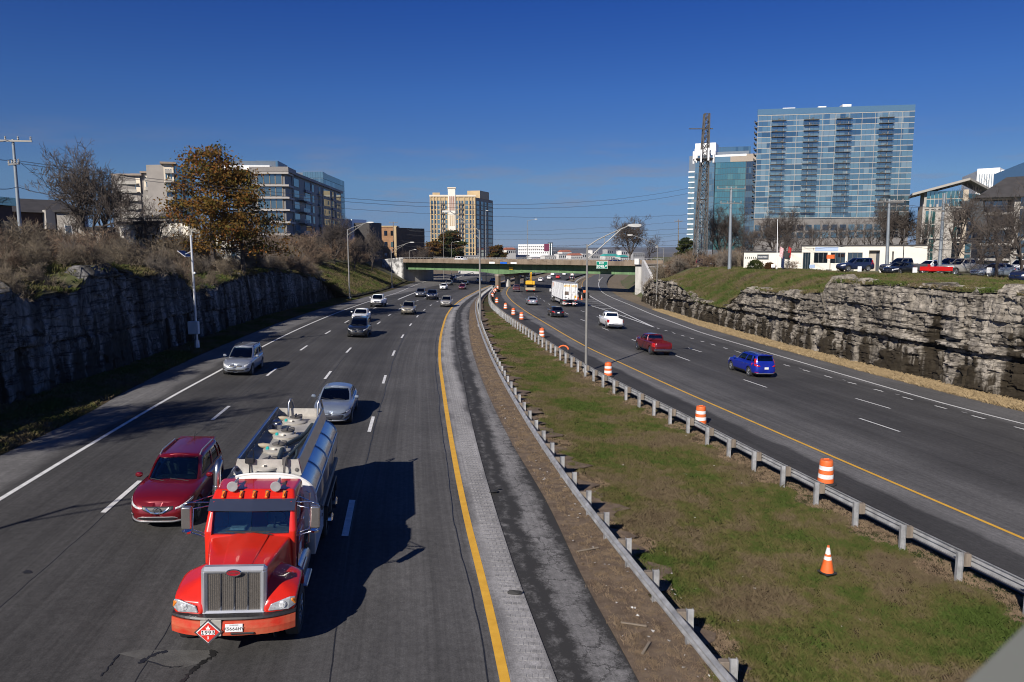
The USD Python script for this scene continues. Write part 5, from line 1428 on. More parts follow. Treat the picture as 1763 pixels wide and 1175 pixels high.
def bush(name, seed, label, group, matx, tm, stems=9, L=1.0, lev=3, kids=(2, 4), scale=1.):
    rn = np.random.default_rng(seed)
    segs, low = [], []
    for k in range(stems):
        a = rn.uniform(0, 2 * math.pi); t = rn.uniform(.1, .8)
        d = np.array([math.cos(a) * t, math.sin(a) * t, 1.])
        s = []
        grow(s, (rn.normal(0, .22), rn.normal(0, .22), -.1), d / np.linalg.norm(d), L * rn.uniform(.8, 1.2), .032, lev, rn, .12, .3, .72, kids, .62)
        segs += s
    t = thing(name, label, 'bush', group, matx)
    part(t, 'stems', tubes([s for s in segs if s[3] >= lev - 1], lambda l: 4), BARK if tm is TWIGG else tm)
    part(t, 'twigs', tubes([s for s in segs if s[3] < lev - 1], lambda l: 3, .0085), tm)
    return t


def tree(name, seed, label, matx, hgt, tm, lev=5, trunk=.16, spread=.6, group=None, L0=.34, up=.25, forks=4, rmin=.011):
    """a leafless tree: trunk, limbs and a crown of twigs"""
    rn = np.random.default_rng(seed)
    segs = []
    th = hgt * .2
    q = [np.array([0, 0, -.4]), np.array([rn.normal(0, .06), rn.normal(0, .06), th * .6]), np.array([rn.normal(0, .12), rn.normal(0, .12), th])]
    segs.append((q, trunk, trunk * .75, 9))
    for k in range(forks):
        a = k * 2 * math.pi / forks + rn.uniform(-.5, .5); t = rn.uniform(.3, .95)
        d = np.array([math.cos(a) * t, math.sin(a) * t, 1.]); d /= np.linalg.norm(d)
        grow(segs, q[-1] - [0, 0, rn.uniform(0, .25) * th], d, hgt * L0 * rn.uniform(.85, 1.1), trunk * .62, lev, rn, up, .25, .7, (2, 4), spread)
    t = thing(name, label, 'tree', group, matx)
    part(t, 'trunk', tubes([s for s in segs if s[3] >= 9], lambda l: 8), BARK, 50)
    part(t, 'limbs', tubes([s for s in segs if lev - 1 <= s[3] < 9], lambda l: 5), BARK, 60)
    part(t, 'crown', tubes([s for s in segs if s[3] < lev - 1], lambda l: 3, rmin), tm)
    return t


def tufts(rn, centres, rad, n, size, flat=.7):
    c = np.repeat(np.asarray(centres), n, 0) + rn.normal(0, 1, (len(centres) * n, 3)) * rad * [1, 1, flat]
    a = rn.normal(0, 1, (len(c), 3)); a /= np.linalg.norm(a, axis=1, keepdims=True)
    b = np.cross(a, rn.normal(0, 1, (len(c), 3))); b /= np.linalg.norm(b, axis=1, keepdims=True)
    s = size * rn.uniform(.6, 1.4, (len(c), 1))
    v = np.stack([c - a * s, c + b * s * .5, c + a * s, c - b * s * .5], 1).reshape(-1, 3)
    return MB().add(v, np.arange(len(v)).reshape(-1, 4))


def conifer(seed, label, matx, hgt, wid, lm, lm2=None, base=.22, n=46, name='conifer_tree', leaf=.17, dens=60, rnd=False):
    """a tall tree with spreading limbs that carry flat clumps of foliage"""
    rn = np.random.default_rng(seed)
    t = thing(name, label, 'tree', None, matx)
    bend = rn.normal(0, .25, 2)
    tr = lambda k: np.array([bend[0] * k * k, bend[1] * k * k, k * hgt - .4])
    part(t, 'trunk', MB().tube([tr(k) for k in np.linspace(0, .97, 8)], np.linspace(.25, .05, 8) * hgt / 11, 8), BARK, 50)
    limbs, cs, cs2 = [], [], []
    for i in range(n):
        k = base + (1 - base) * (i + rn.uniform(0, 1)) / n
        a = i * 2.4 + rn.uniform(-.5, .5)
        prof = math.sin(math.pi * min(.12 + .88 * ((k - base) / (1 - base)) ** .9, 1)) ** .7 if rnd else (1.05 - ((k - base) / (1 - base)) ** 1.5 * .75)
        L = wid * prof * rn.uniform(.55, 1.1)
        up = rn.uniform(-.05, .25) + .5 * max(k - .6, 0)
        pts = [tr(k)]
        d = np.array([math.cos(a), math.sin(a), up])
        for q in range(4):
            d = d + rn.normal(0, .16, 3) * [1, 1, .6] + [0, 0, .04]
            pts.append(pts[-1] + d / np.linalg.norm(d) * L / 4)
        limbs.append((pts, .07 * hgt / 11, .02, 2))
        for q in (2, 3, 4):
            for w in range(2):
                e = pts[q] + rn.normal(0, .22 * L / 2.4, 3) * [1, 1, .5]
                limbs.append(([pts[q - 1], (pts[q - 1] + e) / 2 + rn.normal(0, .06, 3), e], .025, .012, 1))
                (cs if rn.random() < .6 or lm2 is None else cs2).append(e + [0, 0, .08])
    part(t, 'limbs', tubes(limbs, lambda l: 4), BARK)
    part(t, 'crown', tufts(rn, cs, .34 * wid / 3.4, dens, leaf, .5), lm)
    if cs2:
        part(t, 'crown', tufts(rn, cs2, .34 * wid / 3.4, dens, leaf, .5), lm2)
    return t


def base(px, Y, zf, lift=0.):
    x = at(px, 430, Y)[0]
    return x, Y, float(zf(x, Y)) + lift


rn = np.random.default_rng(77)
BL_ = 'bare brown bush in the thicket above the left rock cut'
protos = []
k = 0
spots = []
for y in np.arange(30, 128, 2.2):
    for j in range(5 if y < 70 else 6):
        d = [1.8, 4.2, 7.5, 11.5, 16.5, 22][j] + rn.normal(0, .9)
        yy = y + rn.uniform(-1.2, 1.2)
        x = float(LB(yy)) - d
        if j == 0 and rn.random() < .2:
            continue
        spots.append((x, yy, rn.uniform(.7, 1.15) * (1 + .75 * sm(55, 120, yy)) * (.72 if j == 0 else 1.05 if j == 1 else 1.32)))
for i in range(64):                                                            # taller thicket on the slope up to the bridge
    yy = rn.uniform(122, 236); d = rn.uniform(8.5, 26)
    spots.append((float(LB(yy)) - d, yy, rn.uniform(1.4, 2.4) * (1.25 if d > 12 else .8)))
tms = [TWIG, TWIGR, TWIGG, TWIG, TWIGR]
tone = ['brown', 'russet', 'grey', 'brown', 'russet']


def whereabouts(x, y, slope):
    """what a bush stands by, told by things one can find in the picture"""
    px = 881.5 + 1264 * x / y
    d = float(LB(y)) - x
    row = 'at the rock edge' if d < 3 else 'in the thicket front' if d < 6 else 'in the mid thicket' if d < 13 else 'in the thicket back'
    if slope:
        row = 'low on the slope' if d < 12 else 'in the thicket above the slope'
    mk = (('off the left edge', 0), ('by the leaning pole', 75), ('under the big bare tree', 200), ('left of the sensor pole', 300), ('below the tall conifer', 385), ('below the second conifer', 440), ('before the dark flats', 520), ('left of the bank lamp', 600), ('right of the bank lamp', 650), ('beside the bridge', 9999))
    return row, next(m for m, e in mk if px < e)


for i, (x, y, s) in enumerate(spots):
    M = mx(x, y, float(left_z(x, y)) - .08, rn.uniform(0, 6.28), s, s * rn.uniform(.85, 1.1))
    sl = y > 121
    k = len(protos) if len(protos) < 5 else [1, 4, 1, 0][i % 4] if sl else i % 5
    row, mk = whereabouts(x, y, sl)
    big = 'tall' if s > 1.55 else 'small' if s < .85 else 'mid sized'
    lb = f'{big} bare {tone[k]} bush {row} {mk}'
    gr = f'{big} {tone[k]} bushes {row} {mk}'
    if len(protos) < 5:
        protos.append(bush('bare_bush', 100 + i, lb, gr, M, tms[k], stems=10, L=.98, lev=4, kids=(2, 4)))
    else:
        copy(protos[k], 'bare_bush', lb, 'bush', gr, M)
rl = 'bare brown bush on the bank right of the bridge'
for i in range(34):
    px = rn.uniform(1118, 1212); Y = rn.uniform(140, 190)
    x = at(px, 440, Y)[0]; s = rn.uniform(1.0, 1.7)
    wh = ('by the bridge end' if px < 1140 else 'right of the slim lamp post' if px < 1175 else 'below the lattice mast') + (', front row' if Y < 156 else ', middle row' if Y < 174 else ', back row')
    copy(protos[i % 5], 'bare_bush', f'bare {tone[i % 5]} bush on the right bank {wh}', 'bush', f'{tone[i % 5]} bushes right of the bridge {wh}', mx(x, Y, float(right_z(x, Y)) - .1, rn.uniform(0, 6.28), s))
for i in range(26):
    px = rn.uniform(1208, 1390); Y = rn.uniform(124, 150)
    x = at(px, 440, Y)[0]; s = rn.uniform(1.1, 1.8)
    wh = ('left of the steel pole' if px < 1256 else 'behind the white annex' if px < 1340 else 'behind the flag pole end of the white building') + (', nearer' if Y < 136 else ', farther')
    copy(protos[i % 5], 'bare_bush', f'bare {tone[i % 5]} bush {wh}', 'bush', f'{tone[i % 5]} bushes {wh}', mx(x, Y, 4.2, rn.uniform(0, 6.28), s))
for i, (px, py, s, lb) in enumerate(((1440, 607, .5, 'first'), (1560, 640, .55, 'second'), (1690, 655, .5, 'third'), (1380, 595, .45, 'fourth'))):
    p = gp(px, py); copy(protos[2], 'dead_shrub', 'thin dead shrub at the right rock foot, ' + ('right of the blue car', 'under the pale ledge', 'nearest the right edge', 'left behind the blue car')[i], 'bush', None, mx(p[0] + .5, p[1], p[2] - .1, i, s))
for px, Y, d_, s in ((80, 43, 3.0, .8), (95, 45, 2.2, .7), (110, 46, 4.2, .9), (122, 47, 2.6, .8), (66, 42, 4.5, .9), (135, 48, 5.2, 1.), (100, 44, 6.2, 1.)):
    yy_ = float(Y); x = float(LB(yy_)) - d_
    row, mk = whereabouts(x, yy_, False)
    copy(protos[px % 5], 'bare_bush', f'low bare {tone[px % 5]} bush on the green patch left of the highest ledge' + (', nearest' if d_ < 2.4 else ', in front' if d_ < 3.5 else ', farther back'), 'bush', 'low bushes on the green patch', mx(x, yy_, float(left_z(x, yy_)) - .08, px, s))
for px, Y, s in ((30, 38, .75), (108, 46, .8), (48, 41, .6), (315, 56, .8), (345, 60, .9), (365, 64, .8)):
    x = float(LB(Y)) - 1.0; M = mx(x, Y, float(LT(Y)) - .5, px, s)
    copy(protos[px % 5], 'crest_bush', {30: 'bare bush on the rock crest second from the left edge', 108: 'bare bush on the rock crest before the highest ledge', 48: 'bare bush on the rock crest above the first notch', 315: 'bare bush on the rock crest just left of the sensor pole', 345: 'bare bush overhanging the rock just right of the sensor pole', 365: 'bare bush overhanging the low notch below the tall conifer'}[px], 'bush', None, M)

t0 = tree('bare_tree', 5, 'large spreading bare tree standing above the left thicket', mx(*base(168, 76, left_z, -.2)), 13.6, TWIGD, 6, .26, .62, L0=.32, rmin=.014, forks=6)
tree('bare_tree', 8, 'crooked bare tree between the large bare tree and the brown conifers', mx(*base(262, 80, left_z)), 8.5, TWIGD, 5, .18, .8)
ts = tree('bare_tree', 12, 'bare tree behind the white cabin left of the brick building', mx(*base(640, 215, left_z)), 13.5, TWIGD, 5, .2, .6, rmin=.02)
tr_ = tree('bare_tree', 15, 'tall bare tree in front of the gabled office at the right', mx(*base(1648, 84, right_z)), 11.5, TWIGD, 5, .2, .6, L0=.33)
for px, Y, s, lb in ((1720, 74, .95, 'bare tree in front of the deep balconies at the right edge'), (1690, 92, .9, 'bare tree between the gabled office and the balcony block'), (1762, 66, .8, 'bare tree cut off by the right edge of the picture'), (1085, 214, 1.15, 'wide bare tree behind the right end of the bridge'), (1118, 232, .9, 'small bare tree behind the right wing wall'),
                     (1245, 150, 1.05, 'bare tree left of the low white annex'), (1290, 158, 1.0, 'bare tree behind the white annex'), (1335, 140, .95, 'bare tree behind the flag poles'), (1362, 122, .75, 'slim forked bare tree against the white annex'), (1400, 170, 1.1, 'bare tree behind the left end of the white building'), (1450, 175, 1.15, 'bare tree behind the middle of the white building'),
                     (1500, 168, 1.1, 'bare tree behind the right windows of the white building'), (1545, 160, 1.2, 'bare tree left of the gabled office'), (1590, 130, 1.0, 'bare tree at the corner of the gabled office'), (575, 180, 1.0, 'bare tree in front of the shaded end of the dark apartment block'), (700, 262, 1.1, 'bare tree in front of the brick building side wall'), (725, 272, 1.0, 'bare tree between brick building and cream tower'), (610, 190, 1.0, 'bare tree beside the left bank lamp post')):
    x = at(px, 430, Y)[0]
    copy(t0 if px % 2 else tr_, 'bare_tree', lb, 'tree', None, mx(x, Y, float(right_z(x, Y) if px > 900 and Y < 200 else 3.8 if px > 900 else left_z(x, Y)) - .2, px, s * .95))
bx, by, bz = -25.9, 14.5, 6.4
copy(t0, 'bare_tree', 'bare tree behind the camera on the left that throws branch shadows on the road', 'tree', None, mx(-26.4, 15.5, 6.2, 2.2, .82))
conifer(21, 'tall rusty brown conifer with an open rounded top above the left thicket', mx(*base(366, 78, left_z)), 12.6, 5.5, LRUST, LOLIVE, n=48, dens=34, leaf=.15)
conifer(22, 'second brown and olive conifer, shorter, right of the tall one', mx(*base(417, 80, left_z)), 10.8, 5.4, LOLIVE, LRUST, n=46, dens=34, leaf=.15)
conifer(23, 'round topped green and orange pine in front of the cream tower', mx(at(775, 430, 300)[0], 300, 1.5), 13.2, 6.5, LGREEN, LORANGE, .1, 46, 'pine_tree', .42, 60, True)
conifer(24, 'orange pine left of the round green one by the bridge', mx(at(745, 430, 290)[0], 290, 2.5), 8.0, 5.0, LORANGE, LOLIVE, .1, 34, 'pine_tree', .4, 60, True)
conifer(27, 'dark pine right of the cream tower behind the median lamp', mx(at(856, 430, 330)[0], 330, 0), 9.0, 4.4, LORANGE, LGREEN, .1, 30, 'pine_tree', .4, 55, True)
conifer(25, 'dark green pine at the foot of the lattice mast', mx(at(1179, 430, 185)[0], 185, 4.0), 6.6, 2.4, LGREEN, None, .1, 32, 'pine_tree', .26, 60, True)


def shrub(seed, label, p, r, h, lm):
    rn = np.random.default_rng(seed)
    d = rn.normal(0, 1, (260, 3)); d /= np.linalg.norm(d, axis=1, keepdims=True); d[:, 2] = np.abs(d[:, 2])
    t = thing('clipped_shrub', label, 'shrub', None, mx(*p))
    part(t, 'stem', MB().tube([(0, 0, -.2), (0, 0, h * .5)], .06, 5), BARK)
    part(t, 'foliage', tufts(rn, d * [r, r, h] * rn.uniform(.8, 1, (260, 1)), .14, 12, .1), lm)


x, y, z = base(1302, 110, right_z); shrub(1, 'rounded green shrub in front of the white annex', (x, y, z), 1.25, 1.6, LGREEN)
x, y, z = base(1326, 109.5, right_z); shrub(2, 'smaller orange shrub beside the green one', (x, y, z), .75, 1.2, LORANGE)
x, y, z = base(1362, 108, right_z); copy(protos[1], 'bare_bush', 'dense brown bush at the corner of the white building', 'bush', None, mx(x, y, z, 1, .8))

# grass in the median and along the banks: tufts scattered over the sheets
BLADE = usdkit.material(stage, '/World/Looks/grass_blade', {
    'g': ('geometry', {}), 'n': ('noise_texture', dict(scale=.28, detail=9., roughness=.78)), 'r': ('rgb_ramp', dict(ramp=[(.3, (.2, .14, .085)), (.43, (.37, .285, .17)), (.50, (.27, .25, .085)), (.58, (.145, .225, .04))])),
    'rp': ('map_range', dict(from_min=0., from_max=1., to_min=.35, to_max=1.6)), 'mm': ('mix', dict(mix_type='multiply', fac=1.)), 'p': ('principled_bsdf', dict(roughness=.8, specular_ior_level=.2))},
    [('g.position', 'n.vector'), ('n.fac', 'r.fac'), ('g.random_per_island', 'rp.value'), ('r.color', 'mm.color1'), ('rp.result', 'mm.color2'), ('mm.color', 'p.base_color')], surface='p.BSDF')
STRAW = mat('straw_blade', (.24, .175, .09), .9, .3, 1.5, c2=(.36, .27, .15))


def tuft_field(name, label, pts, sc, m, seed, n=22, hgt=.13):
    rn = np.random.default_rng(seed)
    pi = UsdGeom.PointInstancer.Define(stage, path('/World', name))
    tag(pi.GetPrim(), label, 'grass', None, 'stuff')
    rel = []
    for k in range(4):
        q = MB()
        for i in range(n):
            a, r_ = rn.uniform(0, 6.28), abs(rn.normal(0, .11)); b = rn.uniform(0, 6.28); le = rn.uniform(.2, 1.1)
            h = hgt * rn.uniform(.5, 1.4); w = rn.uniform(.006, .012)
            p = np.array([r_ * math.cos(a), r_ * math.sin(a), -.02]); s = np.array([math.cos(b), math.sin(b), 0]); l_ = np.array([-s[1], s[0], 0]) * h * le
            q.add([p - s * w, p + s * w, p + l_ * .5 + [0, 0, h * .75], p + l_ * 1.1 + [0, 0, h]], [[0, 1, 2], [0, 2, 3]])
        usdkit.mesh(stage, str(pi.GetPath()) + f'/tuft_{k:03d}' if k else str(pi.GetPath()) + '/tuft', q.mesh(), m)
        rel.append(Sdf.Path(str(pi.GetPath()) + ('/tuft' if k == 0 else f'/tuft_{k:03d}')))
    pi.CreatePrototypesRel().SetTargets(rel)
    N = len(pts)
    pi.CreateProtoIndicesAttr(Vt.IntArray.FromNumpy(rn.integers(0, 4, N).astype(np.int32)))
    pi.CreatePositionsAttr(Vt.Vec3fArray.FromNumpy(np.asarray(pts, np.float32)))
    a = rn.uniform(0, math.pi, N)
    pi.CreateOrientationsAttr(Vt.QuathArray([Gf.Quath(float(math.cos(q)), 0, 0, float(math.sin(q))) for q in a]))
    pi.CreateScalesAttr(Vt.Vec3fArray.FromNumpy(np.repeat(np.asarray(sc, np.float32)[:, None], 3, 1)))


rn = np.random.default_rng(9)
pts, sc = [], []
y = 9 + 100 * rn.random(60000) ** 1.9
t = rn.random(60000)
a, b = BR(y) + .15, RS(y) - .25
x = a + (b - a) * t
keep = rn.random(60000) < np.clip((b - a) / 9.5, 0, 1)
keep &= ~((np.abs(t) < .07) & (rn.random(60000) < .5))
x, y, t = x[keep], y[keep], t[keep]
z = g(x, y) - .035 - .22 * np.sin(math.pi * (x - BR(y)) / (RS(y) - BR(y))) ** 2 * np.clip((RS(y) - BR(y)) / 5, 0, 1)
ed_ = (x - BR(y)) < 2.2 + .7 * np.sin(y * 1.7) * np.sin(y * .53)
ed2 = ((RS(y) - x) < 1.3 + .35 * np.sin(y * 2.3)) | ed_
tuft_field('median_grass', 'patchy green and straw coloured grass covering the median between the guardrails', np.stack([x, y, z], 1)[~ed2], rn.uniform(.55, 1.2, len(x))[~ed2], BLADE, 4, 26, .12)
dl = ed2 & (rn.random(len(x)) < .75)
DEAD = mat('dead_grass', (.13, .092, .06), .95, .35, 4., c2=(.26, .19, .12))
tuft_field('dead_grass', 'brown dead grass and leaf litter in strips along both guardrails of the median', np.stack([x, y, z + .03], 1)[dl], rn.uniform(.45, 1., len(x))[dl], DEAD, 14, 24, .07)
y = 40 + 85 * rn.random(6000) ** 1.3; w = rn.random(6000); x = RP(y) + .15 + (RB(y) - .2 - RP(y)) * w
tuft_field('verge_grass', 'dry straw grass along the foot of the right rock cut', np.stack([x, y, g(x, y)], 1), rn.uniform(.9, 1.9, 6000), STRAW, 5)
y = 24 + 110 * rn.random(6000) ** 1.3; w = rn.random(6000); x = LP(y) - .15 + (LB(y) + .2 - LP(y)) * w
tuft_field('verge_grass', 'grass in the shade along the foot of the left rock cut', np.stack([x, y, g(x, y)], 1), rn.uniform(.9, 1.6, 6000), BLADE, 6)
y = 44 + 90 * rn.random(14000); d = .6 + 17 * rn.random(14000) ** 1.4; x = RB(y) + d
tuft_field('bank_grass', 'rough grass on the bank above the right rock cut', np.stack([x, y, right_z(x, y)], 1), rn.uniform(1.2, 2.6, 14000), BLADE, 7)
y = 120 + 110 * rn.random(7000); d = rn.uniform(-2.2, 10, 7000); x = np.minimum(LB(y) - d, LP(y) - .4)
tuft_field('bank_grass', 'grass on the bank left of the bridge', np.stack([x, y, np.maximum(left_z(x, y), g(x, y))], 1), rn.uniform(1.4, 3., 7000), BLADE, 8)
y = 32 + 90 * rn.random(7000); d = .4 + 9 * rn.random(7000); x = LB(y) - d
tuft_field('thicket_grass', 'grass and dead leaves under the bushes above the left rock cut', np.stack([x, y, left_z(x, y)], 1), rn.uniform(1.2, 2.4, 7000), BLADE, 10)
q = MB()
for i in range(150):                                                            # litter blown against the left guardrail
    yy = 11 + 30 * rn.random() ** 1.6; xx = float(BR(yy)) + (rn.uniform(.1, 1.7) if rn.random() < .7 else rn.uniform(2, 9))
    xx = min(xx, float(RS(yy)) - .5); s = rn.uniform(.008, .03)
    zz = float(g(xx, yy)) - .22 * math.sin(math.pi * (xx - float(BR(yy))) / float(RS(yy) - BR(yy))) ** 2
    v, f = hull(rn.normal(0, s, (7, 3)) * [1, 1, .4] + [xx, yy, zz + .05]); q.add(v, f)
solo('litter', q, mat('litter_pale', (.22, .2, .18), .8, .3, 4., c2=(.62, .62, .62)), 'scraps of pale litter scattered over the median dirt', 'litter', kind='stuff')
for px, py, L_, an, lb in ((1012, 948, .7, .4, 'pale broken slat lying in the dirt by the left guardrail'), (1112, 1118, .55, 1.1, 'short pale stick in the dirt near the bottom of the picture'), (1091, 1077, .6, -.3, 'pale strip of wood in the dirt below the guardrail')):
    p = gp(px, py); tag(stage.GetPrimAtPath(solo('wood_scrap', MB().bev((p[0], p[1], p[2] + .03), (L_, .06, .03), .01, an), mat('pale_wood', (.2, .165, .125), .9))), lb, 'debris')

# ================================================================ vehicles
def paint(name, c, flake=.12, rough=.32, metal=.0):
    return mat(name, c, rough, .06, 3., co='obj', coat_weight=1., coat_roughness=.04, metallic=metal)


class Shell:
    """a closed body lofted along x: levels give width, length and height; patches of it make panels, lamps and glass"""
    def __init__(s, xr, xf, b, lv, zb, zt, crown, n, topx=None):
        # lv: (v, width scale, rear inset, front inset); zb(x), zt(x): bottom and shoulder heights
        s.xr, s.xf, s.b, s.zb, s.zt, s.crown, s.n = xr, xf, b, zb, zt, crown, n
        v, w, ri, fi = np.array(lv, float).T
        s.vs = v
        s.w, s.ri, s.fi = PchipInterpolator(v, w), PchipInterpolator(v, ri), PchipInterpolator(v, fi)

    def wfun(s, sx):
        e = np.where(sx > 0, s.n[1], s.n[0])
        return np.maximum(1 - np.abs(sx) ** e, 0) ** (1 / e)

    def pt(s, sx, side, v):
        """sx from -1 (rear) to 1 (front); side -1..1 is the share of the half width there"""
        r, f = s.xr + s.ri(v), s.xf - s.fi(v)
        x = (r + f) / 2 + sx * (f - r) / 2
        y = side * s.b * s.w(v) * s.wfun(sx)
        x0 = (s.xr + s.xf) / 2 + sx * (s.xf - s.xr) / 2
        return np.stack([x, y, s.zb(x0) + v * (s.zt(x0) - s.zb(x0))], -1)

    def solid(s, nx=56, nt=9, nv=11):
        e = np.concatenate([1 - np.geomspace(.00002, .35, 20)[::-1] if False else np.array([]), np.linspace(-.93, .93, nx - 28)])
        tips = 1 - np.geomspace(.00003, .065, 14)
        sx = np.sort(np.concatenate([-tips, np.linspace(-.92, .92, nx - 28), tips]))
        v = np.unique(np.concatenate([s.vs, np.linspace(0, 1, nv)]))
        S, V = np.meshgrid(sx, v, indexing='ij')
        Rt = s.pt(S, np.ones_like(S), V)
        top = []
        for t in np.linspace(1, -1, nt)[1:-1]:
            p = s.pt(sx, np.full_like(sx, t), np.ones_like(sx)); p[:, 2] += s.crown * (1 - t * t) * np.minimum(s.wfun(sx) * 1.2, 1); top.append(p)
        Lf = Rt[:, ::-1] * [1, -1, 1]
        ring = np.concatenate([Rt] + [p[:, None] for p in top] + [Lf], 1)
        a, m = ring.shape[:2]
        i = np.arange(a * m).reshape(a, m); j = np.roll(i, -1, 1)
        f = np.stack([i[:-1], i[1:], j[1:], j[:-1]], -1).reshape(-1, 4)
        vv = np.concatenate([ring.reshape(-1, 3), [ring[0].mean(0)], [ring[-1].mean(0)]])
        c0, c1 = a * m, a * m + 1
        tri = [[c0, i[0, k], j[0, k]] for k in range(m)] + [[c1, j[-1, k], i[-1, k]] for k in range(m)]
        F3 = np.vstack([f[:, [0, 1, 2]], f[:, [0, 2, 3]], np.array(tri)])
        return solid(vv, F3)

    def _slab(s, P, o0, o1):
        du, dv = np.gradient(P, axis=0), np.gradient(P, axis=1)
        n = np.cross(du, dv); n /= np.maximum(np.linalg.norm(n, axis=-1, keepdims=True), 1e-9)
        c = P.mean((0, 1)) - np.array([(s.xr + s.xf) / 2, 0, P[..., 2].mean()])
        if (n.mean((0, 1)) * c).sum() < 0:
            n = -n
        A, B_ = P + n * o1, P + n * o0
        a, b = P.shape[:2]
        i = np.arange(a * b).reshape(a, b); o = a * b
        q = np.stack([i[:-1, :-1], i[1:, :-1], i[1:, 1:], i[:-1, 1:]], -1).reshape(-1, 4)
        f = [q, q[:, ::-1] + o]
        for e in (i[0], i[-1][::-1], i[:, 0][::-1], i[:, -1]):
            f.append(np.stack([e[:-1], e[1:], e[1:] + o, e[:-1] + o], -1))
        v, f = np.concatenate([A.reshape(-1, 3), B_.reshape(-1, 3)]), np.vstack(f)
        f = np.vstack([f[:, [0, 1, 2]], f[:, [0, 2, 3]]])
        if np.einsum('ij,ij->i', v[f[:, 0]], np.cross(v[f[:, 1]], v[f[:, 2]])).sum() < 0:
            f = f[:, ::-1]
        return v, f

    def end(s, front, y, lo, hi, o0=-.02, o1=.008, m=5):
        """a panel across the front or rear: y = shares of the half width, lo and hi heights v at them"""
        yy = np.linspace(y[0], y[-1], max(int(abs(y[-1] - y[0]) * 14), 5))
        l, h = np.interp(yy, y, lo), np.interp(yy, y, hi)
        V = l[:, None] + (h - l)[:, None] * np.linspace(0, 1, m)
        e = s.n[1] if front else s.n[0]
        Y = np.repeat(yy[:, None], m, 1)
        sx = (1 - np.minimum(np.abs(Y), .999) ** e) ** (1 / e) * (1 if front else -1)
        w = s.wfun(sx)
        return s._slab(s.pt(sx, Y / np.maximum(w, 1e-6), V), o0, o1)

    def side(s, sd, x, lo, hi, o0=-.02, o1=.008, m=5):
        xx = np.linspace(x[0], x[-1], max(int(abs(x[-1] - x[0]) * 12), 4))
        l, h = np.interp(xx, x, lo), np.interp(xx, x, hi)
        V = l[:, None] + (h - l)[:, None] * np.linspace(0, 1, m)
        X = np.repeat(xx[:, None], m, 1)
        return s._slab(s.pt(X, np.full_like(X, sd), V), o0, o1)


def wheel(t, x, y, r, w, rimm, spokes=5):
    s = 1 if y > 0 else -1
    p = xpart(t, 'wheel', rows((1, 0, 0), (0, 1, 0), (0, 0, 1), (x, y, r)))
    tr = [(r * .66, -w / 2), (r * .9, -w / 2), (r * .985, -w * .42), (r, -w * .3), (r, w * .3), (r * .985, w * .42), (r * .9, w / 2), (r * .66, w / 2), (r * .66, -w / 2)]
    part(p, 'tyre', MB().rev(tr, 24, ax='y'), BLACK, 35)
    q = MB().rev([(r * .67, -w * .3), (r * .67, w * .45 * s), (r * .6, w * .42 * s), (r * .58, w * .2 * s), (0, w * .16 * s)] if s > 0 else [(r * .67, w * .3), (r * .67, w * .45 * s), (r * .6, w * .42 * s), (r * .58, w * .2 * s), (0, w * .16 * s)], 20, ax='y')
    for k in range(spokes):
        a = k * 2 * math.pi / spokes
        v, f = MB().bev((r * .33, 0, 0), (r * .6, .05, r * .17), .01).mesh()
        c, n = math.cos(a), math.sin(a)
        q.add(v @ np.array([[c, 0, n], [0, 1, 0], [-n, 0, c]]) + [0, -w * .36 * s + w * .36 * s * 2 * 0 if False else -(-w * .36 * s), 0], f)
    part(p, 'rim', q, rimm, 35)


SUVP = dict(L=4.65, W=1.84, zr=1.70, zb=.24, r=.36, ax=(-1.36, 1.36), n=(7, 4.6), zt=[(-1, 1.0), (-.93, 1.08), (-.2, 1.06), (.32, 1.06), (.42, 1.06), (.72, 1.01), (.9, .94), (.97, .88), (1, .83)],
            cab=(-2.22, 1.02, -1.95, .22), cb=(.83, .63), tumble=.9, wins=[(-.86, -.62), (-.55, -.02), (.06, .80)], rear='suv')
SEDP = dict(L=4.9, W=1.85, zr=1.46, zb=.2, r=.34, ax=(-1.42, 1.42), n=(5, 4.0), zt=[(-1, .86), (-.95, .96), (-.6, 1.0), (-.2, .95), (.3, .9), (.38, .9), (.75, .85), (.92, .77), (1, .70)],
            cab=(-1.95, 1.0, -1.05, .02), cb=(.82, .58), tumble=.9, wins=[(-.72, -.1), (-.02, .80)], rear='sedan')
VANP = dict(SUVP, L=4.55, W=1.8, zr=1.67, cab=(-2.18, 1.15, -2.0, .25), zt=[(-1, .95), (-.93, 1.02), (.2, .98), (.42, .97), (.75, .93), (.9, .86), (1, .78)])
PICKP = dict(L=5.7, W=1.98, zr=1.86, zb=.32, r=.40, ax=(-1.75, 1.9), n=(9, 4.5), zt=[(-1, 1.16), (-.1, 1.16), (.36, 1.17), (.44, 1.15), (.8, 1.13), (.94, 1.09), (1, 1.03)],
             cab=(-.62, 1.45, -.5, .72), cb=(.88, .70), tumble=.9, wins=[(-.88, -.1), (-.0, .82)], rear='pickup')


